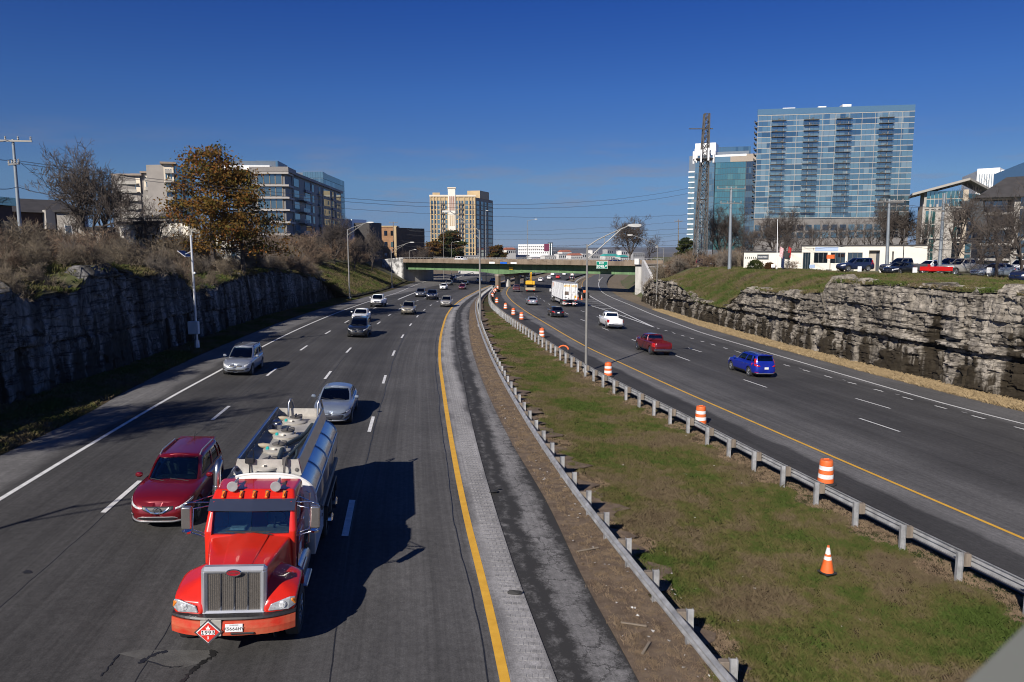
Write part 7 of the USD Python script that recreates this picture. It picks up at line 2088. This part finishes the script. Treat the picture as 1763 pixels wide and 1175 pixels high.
# grille
q = MB()
for s in (-1, 1):
    q.bev((.86, s * .57, 1.38), (.2, .12, .94), .05)
q.bev((.85, 0, 1.83), (.22, 1.26, .15), .06).bev((.87, 0, .935), (.2, 1.26, .1), .04)
part(tk, 'grille_surround', q, mat('grille_chrome', (.62, .64, .67), .32, .08, co='obj', metallic=.7))
part(tk, 'grille_mesh', MB().box((.86, 0, 1.37), (.06, 1.06, .84)), GRILLE)
for y in (-.26, 0, .26):
    part(tk, 'grille_bar', MB().bev((.90, y, 1.37), (.04, .03, .82), .01), CHROME)
q = MB()
for k in range(26):
    q.box((.893, -.5 + k * .04, 1.37), (.008, .008, .82))
part(tk, 'grille_wires', q, DARKSTEEL, kind='stuff')
th = np.linspace(0, 2 * math.pi, 25)
part(tk, 'emblem', MB().add(*hull([(x, .135 * math.cos(a), 1.80 + .062 * math.sin(a)) for a in th for x in (.955, .975)])), mat('emblem_red', (.3, .01, .02), .3, .05))
part(tk, 'emblem_rim', MB().tube([(.97, .14 * math.cos(a), 1.80 + .066 * math.sin(a)) for a in th], .014, 6), CHROME)
text(tk, 'emblem_lettering', 'Peterbilt', .04, CHROME, (.977, 0, 1.785), (0, 1, 0), (0, 0, 1), depth=.002, bold=False)
# bumper
xs_ = lambda y: 1.17 - .28 * (abs(y) / 1.2) ** 3.2
yy = np.linspace(-1.2, 1.2, 25)
def bump(z0, z1, o, m, nm, th_=.07):
    G = np.array([[(xs_(y) + o, y, z0), (xs_(y) + o + .02, y, (z0 + z1) / 2), (xs_(y) + o, y, z1), (xs_(y) + o - th_, y, z1), (xs_(y) + o - th_, y, z0), (xs_(y) + o, y, z0)] for y in yy])
    b = MB().grid(G)
    for e in (0, -1):
        b.add(G[e][:5], [[0, 1, 2], [0, 2, 3], [0, 3, 4]])
    return part(tk, nm, b, m)
bump(.58, .88, 0, DUST, 'bumper'); bump(.885, .95, -.02, BLACKP, 'bumper_step', .2)
part(tk, 'tow_slot', MB().bev((1.19, .22, .63), (.03, .46, .05), .015), BLACKP)
part(tk, 'placard_backing', MB().bev((1.2, -.38, .76), (.015, .40, .34), .01), COFF)
def diamond(x, r, m, nm, par):
    return part(par, nm, MB().add(*hull([(xx, -.42 + a * r, .70 + b * r) for xx in (x, x + .012) for a, b in ((1, 0), (0, 1), (-1, 0), (0, -1))])), m)
pb = diamond(1.21, .27, CHROME, 'hazard_placard', tk)
diamond(1.223, .225, mat('placard_white', (.75, .75, .74), .4, .04), 'placard_border', pb); diamond(1.236, .205, mat('placard_red', (.62, .03, .02), .4, .05), 'placard_face', pb)
part(pb, 'number_panel', MB().box((1.251, -.42, .70), (.004, .26, .095)), mat('placard_white', (.75, .75, .74)))
text(pb, 'number', '1993', .075, BLACKP, (1.254, -.42, .665), (0, 1, 0), (0, 0, 1), depth=.002)
text(pb, 'class_number', '3', .05, REFL, (1.249, -.42, .565), (0, 1, 0), (0, 0, 1), depth=.002)
part(pb, 'flame', MB().add([(1.25, -.42 + a * .8, .765 + b * .8) for a, b in ((-.045, 0), (.045, 0), (.055, .05), (.03, .035), (.005, .11), (-.025, .04), (-.05, .06))], [[0, 1, 2], [0, 2, 3], [0, 3, 4], [0, 4, 5], [0, 5, 6]]), REFL)
pp = part(tk, 'number_plate', MB().bev((1.2, .06, .755), (.015, .34, .17), .006), PLATE)
text(pp, 'plate_number', 'P3664HY', .062, DARKSTEEL, (1.209, .06, .71), (0, 1, 0), (0, 0, 1), depth=.002)
text(pp, 'plate_state', 'TENNESSEE', .022, DARKSTEEL, (1.209, .06, .81), (0, 1, 0), (0, 0, 1), depth=.002, bold=False)
# cab
out = [(-.80, .88, 1.0), (-2.06, .90, 1.0), (-.78, .90, 1.98), (-2.06, .91, 1.98), (-1.02, .84, 2.52), (-1.28, .80, 2.70), (-2.06, .84, 2.68)]
cab = balls(sym(out), .09, 18)
inn = balls(sym([(x - .0 if x < -1.5 else x - .06, y - .03, z - .05) for x, y, z in out]), .05, 8)
cab -= inn
cab -= m3.Manifold.cube([1.2, 1.66, .60], True).translate([-.7, 0, 2.23])
cab -= m3.Manifold.hull_points(np.array([(x, y, z) for y in (-1.3, 1.3) for x, z in ((-.92, 2.06), (-1.78, 2.06), (-1.78, 2.52), (-1.12, 2.54))]))
cab -= m3.Manifold.cube([.3, 1.3, .45], True).translate([-2.15, 0, 2.3])
cp = part(tk, 'cab', arr(cab), TRED, 40)
ws = lambda z: -.725 - .44 * (z - 2.0)
for s in (-1, 1):
    part(tk, 'windscreen', MB().add(*hull([(ws(z) - .02 + o - .07 * abs(y), y, z) for o in (0, .01) for y in (s * .005, s * .85) for z in (1.90, 2.56)])), DGLASS)
    part(tk, 'side_window', MB().add(*hull([(x, s * (.955 - .02 * (z > 2.3)) + o, z) for o in (0, .008) for x, z in ((-.90, 2.04), (-1.8, 2.04), (-1.8, 2.54), (-1.1, 2.56))])), DGLASS)
    part(tk, 'door_seam', MB().box((-1.84, s * .985, 1.75), (.012, .02, 1.4)).box((-.98, s * .985, 1.5), (.012, .02, .9)), BLACKP)
    part(tk, 'door_handle', MB().bev((-1.72, s * 1.0, 1.92), (.14, .05, .04), .01), CHROME)
    dc = part(tk, 'door_decal', MB().box((-1.42, s * .986, 1.72), (.56, .012, .26)), mat('decal_blue', (.12, .16, .42), .5, .1))
    part(dc, 'decal_text', MB().box((-1.42, s * .994, 1.76), (.48, .006, .06)).box((-1.42, s * .994, 1.66), (.36, .006, .04)), PLATE)
    part(tk, 'door_number', MB().box((-1.42, s * .986, 1.35), (.3, .012, .2)), PLATE)
    part(tk, 'step', MB().bev((-1.3, s * 1.08, .62), (.9, .3, .06), .02).bev((-1.35, s * 1.02, .95), (.7, .2, .05), .02), ALU)
    part(tk, 'fuel_tank', MB().rev([(0, -.6), (.29, -.58), (.3, 0), (.29, .58), (0, .6)], 20, (-1.65, s * .85, .78), 'x'), ALU, 40)
# inside the cab
part(tk, 'dashboard', MB().bev((-1.0, 0, 1.82), (.42, 1.7, .22), .06), mat('dash_grey', (.2, .21, .21), .7, .1))
for s in (-1, 1):
    part(tk, 'seat', MB().bev((-1.86, s * .45, 2.05), (.16, .52, .85), .07).bev((-1.6, s * .45, 1.72), (.5, .52, .16), .06), mat('seat_blue_grey', (.24, .32, .37), .9, .15, 6.))
part(tk, 'steering_wheel', MB().tube([(-1.28 + .09 * math.sin(a), .45 + .23 * math.cos(a), 2.12 + .18 * math.sin(a)) for a in th], .018, 5).tube([(-1.05, .45, 1.95), (-1.28, .45, 2.12)], .025, 5), BLACKP)
part(tk, 'paperwork', MB().bev((-.98, -.32, 1.97), (.22, .34, .05), .02), mat('pale_blue_paper', (.28, .4, .5), .8, .2, 9.))
for y, a in ((-.02, -.42), (.36, .1)):
    part(tk, 'wiper', MB().tube([(-.66, y + .12, 1.93), (-.68, y - .32, 2.0)], .014, 4).tube([(-.68, y + .1, 2.0), (-.69, y - .5, 2.01)], .01, 4), BLACKP)
v, f = hull([(ws(z) + o - .05 * abs(y) ** 1.5, y, z) for (o, z) in ((.16, 2.44), (.17, 2.445), (.02, 2.64), (.0, 2.63)) for y in (-.93, -.5, 0, .5, .93)])
part(tk, 'sun_visor', (v, f), mat('visor_steel', (.24, .27, .33), .22, .05, co='obj', metallic=.9))
for y in (-.66, -.28, 0, .28, .66):
    p = part(tk, 'marker_lamp', MB().add(*hull([(-1.10 + a, y + b, 2.70 + c) for a, b, c in ((.12, -.03, -.015), (.12, .03, -.015), (.1, 0, .03), (-.06, -.05, -.03), (-.06, .05, -.03), (-.06, -.03, .085), (-.06, .03, .085))])), AMBER, 40)
    part(p, 'lamp_back', MB().add(*hull([(-1.17 + a, y + b, 2.72 + c) for a, b, c in ((.02, -.055, -.03), (.02, .055, -.03), (.02, -.035, .08), (.02, .035, .08), (-.1, -.03, 0), (-.1, .03, 0))])), CHROME)
for y in (-.47, .47):
    part(tk, 'air_horn', MB().rev([(.0, .5), (.02, .48), (.035, .1), (.07, -.06), (.115, -.12), (.118, -.13), (.1, -.135), (0, -.125)], 16, (0, 0, 0), 'x').mesh()[0].dot(np.diag([-1., 1, 1])) + [-1.12, y, 2.92] if False else MB().rev([(.0, -.5), (.02, -.48), (.035, -.1), (.07, .06), (.115, .12), (.118, .13), (.1, .135), (0, .125)], 16, (-1.22, y, 2.90), 'x').bev((-1.6, y, 2.84), (.1, .06, .14), .02), mat('horn_grey', (.42, .42, .41), .4, .1, metallic=.5), 45)
for s in (-1, 1):                                                              # west coast mirrors
    q = MB()
    q.tube([(-.98, s * .95, 2.58), (-.86, s * 1.32, 2.62), (-.84, s * 1.44, 2.58), (-.84, s * 1.44, 1.98), (-.86, s * 1.3, 1.93), (-.86, s * .98, 1.82), (-.86, s * .95, 1.7)], .018, 6)
    q.tube([(-.98, s * .95, 2.50), (-.86, s * 1.24, 2.48), (-.85, s * 1.26, 2.0), (-.86, s * 1.0, 1.9)], .014, 6).tube([(-1.2, s * .92, 2.66), (-.86, s * 1.36, 2.60)], .012, 5)
    bp_ = part(tk, 'mirror_bracket', q, CHROME, 60)
    mp = part(tk, 'mirror', arr(balls([(-.84 + a, s * (1.38 + b), 2.28 + c) for a in (-.03, .03) for b in (-.07, .07) for c in (-.22, .22)], .04)), mat('mirror_shell', (.5, .48, .46), .2, .1, metallic=.9), 40)
    part(mp, 'mirror_glass', MB().box((-.915, s * 1.38, 2.28), (.01, .17, .46)), CHROME)
    part(tk, 'spot_mirror', MB().rev([(0, -.06), (.09, -.02), (.1, .03), (0, .03)], 12, (-.86, s * 1.38, 1.94)), CHROME, 40)
# exhaust stack
part(tk, 'exhaust_stack', MB().tube([(-2.22, -1.06, .9), (-2.22, -1.06, 2.55)], .105, 12).tube([(-2.22, -1.06, 2.5), (-2.22, -1.06, 2.86), (-2.26, -1.06, 3.0), (-2.36, -1.06, 3.06), (-2.44, -1.06, 3.07)], .085, 12), ALU, 50)
q = MB()
for k in range(24):
    for j in range(7):
        a = -2.2 + j * .5; q.box((-2.22 + .107 * math.cos(a), -1.06 + .107 * math.sin(a), 1.0 + k * .063), (.02, .02, .025))
part(tk, 'heat_shield_holes', q, BLACKP, kind='stuff')
part(tk, 'grab_rail', MB().tube([(-2.1, -1.0, 1.1), (-2.1, -1.14, 1.15), (-2.1, -1.14, 2.3), (-2.1, -1.0, 2.35)], .018, 5), CHROME)
part(tk, 'grab_rail', MB().tube([(-2.12, 1.0, 1.1), (-2.12, 1.1, 1.15), (-2.12, 1.1, 2.4), (-2.12, 1.0, 2.45)], .018, 5), CHROME)
# the tank
a = np.linspace(0, 2 * math.pi, 49)[:-1]
sec_ = lambda s=1., e=2.75: np.stack([1.20 * s * np.sign(np.cos(a)) * np.abs(np.cos(a)) ** (2 / e), 1.92 + .80 * s * np.sign(np.sin(a)) * np.abs(np.sin(a)) ** (2 / e)], 1)
st = [(-2.42, .3), (-2.46, .7), (-2.52, .93), (-2.58, 1.0), (-3.6, 1.0), (-4.6, 1.0), (-5.6, 1.0), (-6.6, 1.0), (-7.6, 1.0), (-8.7, 1.0), (-8.76, .93), (-8.82, .7), (-8.85, .3)]
G = np.array([np.concatenate([np.full((48, 1), x), sec_(s)], 1) for x, s in st]); G = np.concatenate([G, G[:, :1]], 1)
part(tk, 'tank', MB().grid(G[3:10]), TANKM, 50)
part(tk, 'tank_front', MB().grid(G[:4]).add(G[0][:-1], [[0, k, k + 1] for k in range(1, 47)]), TANKW, 50)
part(tk, 'tank_rear', MB().grid(G[9:]).add(G[-1][:-1], [[0, k, k + 1] for k in range(1, 47)]), TANKM, 50)
for x in (-2.58, -4.1, -5.6, -7.1, -8.7):
    c = np.concatenate([np.full((48, 1), x), sec_(1.006)], 1); part(tk, 'tank_band', MB().tube(np.vstack([c, c[:1]]), .022 if x != -2.58 else .035, 5), TANKW if x == -2.58 else ALU, 60)
for s in (-1, 1):
    part(tk, 'side_seam', MB().bev((-5.6, s * 1.19, 2.2), (6.1, .03, .05), .01), ALU)
# coffer on top with hatches
zc = 2.70
for s in (-1, 1):
    v, f = hull([(x, s * y, z) for x in (-2.85, -8.65) for y, z in ((.80, 2.66), (.84, 2.66), (.74, 3.02), (.70, 3.02))]); part(tk, 'coffer_side', (v, f), ALU)
    part(tk, 'coffer_lip', MB().bev((-5.75, s * .72, 3.03), (5.8, .07, .03), .01), ALU)
for x in (-2.85, -8.65):
    part(tk, 'coffer_end', MB().add(*hull([(x + o, y, z) for o in (0, .03) for y, z in ((-.82, 2.62), (.82, 2.62), (.73, 3.02), (-.73, 3.02))])), COFF)
part(tk, 'coffer_floor', MB().box((-5.75, 0, 2.745), (5.75, 1.5, .02)), COFF)
for k, x in enumerate((-3.05, -4.55, -6.05, -7.75)):
    h_ = part(tk, 'hatch', MB().rev([(.36, 2.75), (.37, 2.80), (.34, 2.82), (.25, 2.84), (.23, 2.9), (.12, 2.93), (0, 2.93)], 20, (x, -.06, 0)), COFF, 40)
    part(h_, 'hatch_cover', MB().rev([(.17, 2.9), (.18, 2.95), (.1, 2.99), (0, 3.0)], 14, (x, -.02, 0)).bev((x, -.02, 2.99), (.36, .06, .05), .02).bev((x - .16, .1, 2.93), (.1, .14, .12), .02), DARKSTEEL, 40)
    part(h_, 'hatch_bolts', MB().box((x + .25, -.06, 2.85), (.05, .05, .06)).box((x - .25, -.06, 2.85), (.05, .05, .06)).box((x, .2, 2.85), (.05, .05, .06)).box((x, -.3, 2.85), (.05, .05, .06)), DARKSTEEL)
    part(tk, 'vapour_valve', MB().rev([(0, -.16), (.05, -.15), (.075, -.02), (.06, .12), (.03, .2), (0, .2)], 12, (x - .06, -.42, 2.88), 'y'), mat('valve_beige', (.33, .28, .2), .5, .1), 40)
    part(tk, 'valve_knob', MB().rev([(0, 2.8), (.05, 2.82), (.055, 2.88), (0, 2.92)], 10, (x + .14, -.28, 0)), TEAL, 40)
part(tk, 'vent_valve', MB().rev([(.14, 2.75), (.15, 2.9), (.1, 2.95), (.13, 3.0), (0, 3.05)], 14, (-6.95, -.45, 0)), ALU, 40)
part(tk, 'hose', MB().tube([(-7.2, .55, 2.83), (-6.2, .50, 2.83), (-5.6, .40, 2.84), (-5.0, .18, 2.84), (-4.6, .08, 2.84), (-4.0, .12, 2.84), (-3.2, .16, 2.84)], .062, 9), HOSE, 60)
part(tk, 'hose', MB().tube([(-7.4, .62, 2.81), (-6.2, .60, 2.81), (-5.4, .52, 2.81), (-4.6, .45, 2.81), (-3.9, .36, 2.81), (-3.1, .30, 2.81)], .05, 9), HOSE, 60)
part(tk, 'hose', MB().tube([(-4.9, .42, 2.80), (-3.9, .54, 2.80), (-3.1, .50, 2.80)], .035, 8), HOSE, 60)
part(tk, 'handrail', MB().tube([(-3.0, .64, 2.86), (-8.5, .64, 2.86)], .025, 6), CHROME)
part(tk, 'air_line', MB().tube([(-2.9, -.6, 2.95), (-4, -.62, 2.93), (-5, -.6, 2.96), (-6.6, -.6, 2.94), (-8.5, -.6, 2.97)], .014, 5), BLACKP)
for y in (-.34, .58):
    part(tk, 'rollover_hoop', MB().tube([(-8.45, y, 2.76), (-8.5, y, 3.2), (-8.6, y + .03, 3.32), (-8.72, y + .06, 3.30), (-8.9, y + .12, 2.95)], .035, 8), ALU, 50)
part(tk, 'lamp_bracket', MB().bev((-2.78, -.42, 3.0), (.12, .22, .14), .02).tube([(-2.78, -.42, 2.9), (-2.74, -.42, 2.6)], .02, 5).tube([(-2.8, -.5, 3.05), (-2.8, -.5, 3.25), (-2.8, -.34, 3.25), (-2.8, -.34, 3.05)], .012, 4), BLACKP)
part(tk, 'tank_ladder_top', MB().tube([(-2.6, .42, 2.5), (-2.72, .42, 3.08), (-2.78, .5, 3.12)], .03, 6).bev((-2.74, .42, 3.0), (.1, .12, .2), .02), DARKSTEEL)
for y in (-.72, .70):
    part(tk, 'lifting_eye', MB().rev([(0, -.03), (.05, -.02), (.05, .02), (0, .03)], 10, (-2.82, y, 2.76), 'x'), DARKSTEEL)
# lockers and running gear along the sides
for s in (-1, 1):
    p = part(tk, 'side_locker', MB().bev((-3.62, s * 1.06, .98), (1.9, .28, .78), .02), mat('locker_aluminium', (.5, .52, .55), .35, .1, 2., co='obj', metallic=.5))
    part(p, 'locker_latch', MB().box((-3.2, s * 1.21, 1.1), (.12, .02, .05)).box((-4.1, s * 1.21, 1.1), (.12, .02, .05)), DARKSTEEL)
    part(p, 'marker_light', MB().bev((-2.72, s * 1.19, 1.25), (.06, .05, .05), .01), AMBER)
    part(tk, 'mudguard', MB().bev((-6.0, s * 1.0, 1.13), (2.8, .62, .05), .02).bev((-4.62, s * 1.0, .95), (.05, .62, .4), .02).bev((-7.4, s * 1.0, .9), (.05, .62, .5), .02), BLACKP)
    part(tk, 'hose_tray', MB().bev((-6.2, s * 1.17, 1.36), (4.6, .16, .14), .03), mat('tray_dark', (.07, .075, .08), .5, .15))
    part(tk, 'mud_flap', MB().box((-7.6, s * .95, .5), (.02, .6, .6)), BLACK)
part(tk, 'rear_bumper', MB().bev((-8.7, 0, .6), (.14, 2.3, .16), .03), DARKSTEEL)
part(tk, 'tank_cradle', MB().box((-5.6, .45, 1.05), (6.0, .14, .36)).box((-5.6, -.45, 1.05), (6.0, .14, .36)).box((-2.9, 0, 1.0), (.2, 1.8, .2)), DARKSTEEL)
part(tk, 'battery_box', MB().bev((-2.35, .86, .95), (.5, .4, .45), .03), BLACKP); part(tk, 'orange_label', MB().box((-2.6, .7, 1.45), (.02, .3, .1)), AMBER)

# ================================================================ the lorry and trailer ahead
p = gp(977, 527)
h = lane_heading(RY, p[1] + 6, True)
lt = thing('semi_trailer', 'white box semi trailer with yellow WERNER lettering on its rear doors', 'semi trailer', matrix=onroad(p[0] + .2 + h[0] * 1, p[1] - 3.2, h))
TW = mat('trailer_white', (.66, .67, .68), .45, .1, .6, co='obj', vs=(1, 1, .3))
part(lt, 'box', MB().box((7.8, 0, 2.66), (15.5, 2.56, 2.84)), TW)
part(lt, 'roof', MB().bev((7.8, 0, 4.1), (15.56, 2.6, .06), .02), mat('trailer_roof', (.3, .3, .31), .6, .1))
for k in range(26):
    for s in (-1, 1):
        part(lt, 'side_post', MB().box((.5 + k * .6, s * 1.29, 2.66), (.05, .03, 2.7)), TW)
for s in (-1, 1):
    d = part(lt, 'rear_door', MB().bev((0, s * .62, 2.66), (.06, 1.2, 2.72), .015), WHITE)
    part(d, 'lock_rod', MB().tube([(-.06, s * .22, 1.3), (-.06, s * .22, 4.0)], .025, 5).tube([(-.06, s * .82, 1.3), (-.06, s * .82, 4.0)], .025, 5).box((-.06, s * .35, 2.1), (.03, .3, .05)), ALU)
part(lt, 'door_frame', MB().box((.02, 0, 4.05), (.1, 2.6, .12)).box((.02, 0, 1.25), (.1, 2.6, .1)).box((.02, 1.27, 2.66), (.1, .08, 2.8)).box((.02, -1.27, 2.66), (.1, .08, 2.8)), ALU)
WY = mat('letter_yellow', (.75, .42, .02), .5, .08)
text(lt, 'lettering', 'WER', .36, WY, (-.04, .63, 3.42), (0, -1, 0), (0, 0, 1), depth=.01)
text(lt, 'lettering', 'NER', .36, WY, (-.04, -.63, 3.42), (0, -1, 0), (0, 0, 1), depth=.01)
part(lt, 'door_poster', MB().box((-.045, .62, 2.35), (.02, .66, .6)), mat('poster_brown', (.12, .09, .07), .6, .6, 12., co='obj'))
text(lt, 'small_lettering', 'USXU', .12, DARKSTEEL, (-.04, -.62, 2.5), (0, -1, 0), (0, 0, 1), depth=.01)
part(lt, 'orange_decal', MB().box((-.045, -.9, 1.75), (.02, .34, .44)), WY)
part(lt, 'small_decal', MB().box((-.045, .75, 1.6), (.02, .4, .1)).box((-.045, .3, 1.45), (.02, .2, .1)), DARKSTEEL)
for s in (-1, 1):
    text(lt, 'side_logo', 'W', .8, mat('letter_orange', (.8, .25, .03), .5, .08), (14.2, s * 1.31, 3.0), (-s, 0, 0), (0, 0, 1), depth=.01)
    part(lt, 'mud_flap', MB().box((.55, s * .85, .75), (.03, .6, .75)), mat('flap_pale', (.4, .4, .4), .8, .3))
    part(lt, 'tail_lamps', MB().bev((-.03, s * .98, 1.12), (.05, .42, .1), .02), REDLENS)
    for x in (1.6, 2.9):
        wheel(lt, x, s * .95, .5, .56, RIM, 6)
    part(lt, 'side_rail', MB().box((7.8, s * 1.26, 1.2), (15.4, .06, .14)), ALU)
q = MB()
for k in range(8):
    q.box((-.05, -1.12 + k * .32, .62), (.06, .32, .13))
part(lt, 'underride_bar', q, REFL)
part(lt, 'bar_stripes', MB().box((-.085, -.96, .62), (.01, .3, .1)).box((-.085, -.32, .62), (.01, .3, .1)).box((-.085, .32, .62), (.01, .3, .1)).box((-.085, .96, .62), (.01, .3, .1)), REDLENS)
part(lt, 'bogie', MB().box((2.2, .45, .9), (3.4, .1, .3)).box((2.2, -.45, .9), (3.4, .1, .3)).box((.15, .7, .9), (.08, .08, .55)).box((.15, -.7, .9), (.08, .08, .55)), BLACKP)
part(lt, 'side_skirt', MB().box((8.0, 1.2, .9), (7., .03, .5)).box((8.0, -1.2, .9), (7., .03, .5)), mat('flap_pale', (.4, .4, .4)))
c0 = UsdGeom.Xformable(stage.GetPrimAtPath(lt)).GetLocalTransformation().Transform(Gf.Vec3d(15.2, 0, 0))
tt = thing('tractor_unit', 'white tractor unit pulling the white box trailer', 'truck', matrix=onroad(c0[0], c0[1], lane_heading(RY, c0[1], True)))
part(tt, 'cab', arr(balls(sym([(1.0, 1.1, .95), (2.9, 1.1, .95), (1.0, 1.1, 3.5), (2.4, 1.1, 3.4), (2.9, 1.1, 2.3)]), .12)), PWHITE, 40)
part(tt, 'bonnet', arr(balls(sym([(2.8, 1.0, .9), (4.6, .8, .8), (4.5, .7, 1.55), (2.8, 1.0, 1.95)]), .1)), PWHITE, 40)
part(tt, 'windscreen', MB().box((2.98, 0, 2.35), (.06, 1.9, .7)), CARGLASS)
for s in (-1, 1):
    for x in (-.4, .95):
        wheel(tt, x, s * .95, .5, .56, RIM, 6)
    wheel(tt, 3.9, s * 1.0, .5, .3, RIM, 6)
    part(tt, 'side_fairing', MB().bev((1.6, s * 1.12, .7), (1.9, .12, .6), .05), PWHITE)
    part(tt, 'mirror', MB().bev((3.0, s * 1.4, 2.2), (.12, .2, .6), .04), PWHITE)
    part(tt, 'side_window', MB().box((2.3, s * 1.225, 2.3), (.7, .02, .6)), CARGLASS)
part(tt, 'chassis', MB().box((1.6, 0, .8), (6., .9, .25)), BLACKP)

# ================================================================ digger on a low trailer
p = gp(913, 504)
h = lane_heading(RY, p[1], True)
lb = thing('low_trailer', 'low flat trailer with a tan tail ramp carrying the yellow digger', 'trailer', matrix=onroad(p[0], p[1], h))
part(lb, 'deck', MB().bev((4.2, 0, .85), (8.4, 2.5, .18), .03), mat('deck_wood', (.3, .22, .13), .9, .25, 2.))
part(lb, 'tail_ramp', MB().bev((-.12, 0, .95), (.12, 2.5, .62), .03), mat('ramp_tan', (.42, .34, .2), .8, .15))
part(lb, 'tail_lamps', MB().box((-.2, .9, .6), (.04, .4, .1)).box((-.2, -.9, .6), (.04, .4, .1)), REDLENS)
for s in (-1, 1):
    for x in (1.2, 2.2):
        wheel(lb, x, s * .95, .4, .4, RIM, 5)
ex = thing('excavator', 'yellow excavator with folded arm riding on the low trailer beyond the silver sedan', 'excavator', matrix=onroad(p[0] + h[0] * 3.4, p[1] + h[1] * 3.4, h, .95))
EY = mat('digger_yellow', (.68, .38, .02), .5, .12, 3., co='obj')
for s in (-1, 1):
    tkp = part(ex, 'track', MB().prism([(-1.6, .1), (-1.8, .4), (-1.6, .72), (1.6, .72), (1.8, .4), (1.6, .1)], s * 1.15 - .25, s * 1.15 + .25), DARKSTEEL)
    for k in range(5):
        part(tkp, 'roller', MB().rev([(0, -.27), (.2, -.27), (.2, .27), (0, .27)], 10, (-1.2 + k * .6, s * 1.15, .3), 'y'), BLACKP)
part(ex, 'turntable', MB().rev([(.7, .7), (.7, .95), (0, .95)], 16), DARKSTEEL, 40)
part(ex, 'house', MB().bev((-.7, 0, 1.45), (2.4, 2.4, .95), .12).bev((.4, -.75, 1.35), (1.2, .8, .7), .08), EY)
part(ex, 'counterweight', MB().bev((-1.75, .25, 1.5), (.55, 1.8, 1.05), .2), EY)
cb = part(ex, 'cab', MB().bev((.45, .75, 2.1), (1.3, .85, 1.5), .1), mat('digger_cab', (.06, .07, .09), .3, .1))
part(cb, 'cab_window', MB().box((.45, 1.18, 2.3), (1., .02, .8)).box((1.11, .75, 2.3), (.02, .7, .9)).box((-.21, .75, 2.35), (.02, .6, .6)), CARGLASS)
part(ex, 'boom', MB().prism([(.6, 1.4), (.9, 1.9), (-.2, 3.9), (.1, 4.15), (.6, 4.1), (1.7, 2.2), (1.5, 1.4)], -.35, .0), EY)
part(ex, 'dipper', MB().prism([(.0, 3.9), (.35, 4.2), (3.0, 2.3), (2.9, 2.0), (2.5, 2.1)], -.32, -.04), EY)
part(ex, 'bucket', MB().prism([(2.7, 2.1), (3.2, 2.2), (3.5, 1.6), (3.2, 1.0), (2.6, 1.2), (2.9, 1.6)], -.6, .3), DARKSTEEL)
part(ex, 'hydraulic_ram', MB().tube([(1.2, -.18, 1.6), (.6, -.18, 3.2)], .08, 6).tube([(.3, -.18, 4.3), (2.0, -.18, 3.3)], .07, 6), CHROME)
# red lorry under the bridge
p = gp(878, 478)
h = lane_heading(YL, p[1], False)
rt = thing('red_lorry', 'red box lorry passing under the bridge just right of the pier', 'truck', matrix=onroad(p[0], p[1], h))
part(rt, 'box', MB().bev((-4.2, 0, 2.35), (7.6, 2.5, 2.7), .05), mat('lorry_dark_red', (.2, .012, .02), .5, .1))
part(rt, 'cab', arr(balls(sym([(-.2, 1.05, .8), (1.8, 1.05, .8), (-.2, 1.05, 2.8), (1.4, 1.05, 2.7)]), .1)), PRED, 40)
part(rt, 'windscreen', MB().box((1.72, 0, 2.2), (.1, 1.9, .7)), CARGLASS)
part(rt, 'chassis', MB().box((-3, 0, .75), (9, .9, .25)), BLACKP)
for s in (-1, 1):
    for x in (.9, -5.6, -6.8):
        wheel(rt, x, s * .95, .5, .4, RIM, 5)

# the rail of the overpass we stand on, at the right hand corner
a, b = at(1763, 1078, .62), at(1663, 1175, .62)
d = (b - a) / np.linalg.norm(b - a)
nrm = np.cross(d, ray(1713, 1127)); nrm /= np.linalg.norm(nrm)
if nrm @ (at(1763, 1175, .62) - a) < 0:
    nrm = -nrm
vw = ray(1713, 1127); vw = vw / np.linalg.norm(vw)
v, f = hull([a + d * s + nrm * w + vw * q for s in (-.5, .6) for w in (0, .12) for q in (0, .05)])
solo('overpass_rail', (v, f), mat('rail_grey', (.10, .105, .10), .9, .1, 5., specular_ior_level=.02), 'grey rail of the overpass, out of focus in the bottom right corner', 'railing')

# ================================================================ the air
x0, x1, y0, y1, z0, z1 = -22000, 24000, -400, 17500, -80, 110
hz = solo('haze', MB().box(((x0 + x1) / 2, (y0 + y1) / 2, (z0 + z1) / 2), (x1 - x0, y1 - y0, z1 - z0)),
          usdkit.material(stage, '/World/Looks/air', {'v': ('principled_volume', dict(color=(.80, .88, 1.), density=4.5e-5, anisotropy=.2))}, [], volume='v.volume'), kind='stuff')
tag(stage.GetPrimAtPath(hz), 'thin bluish haze in the air over the whole scene', 'haze')
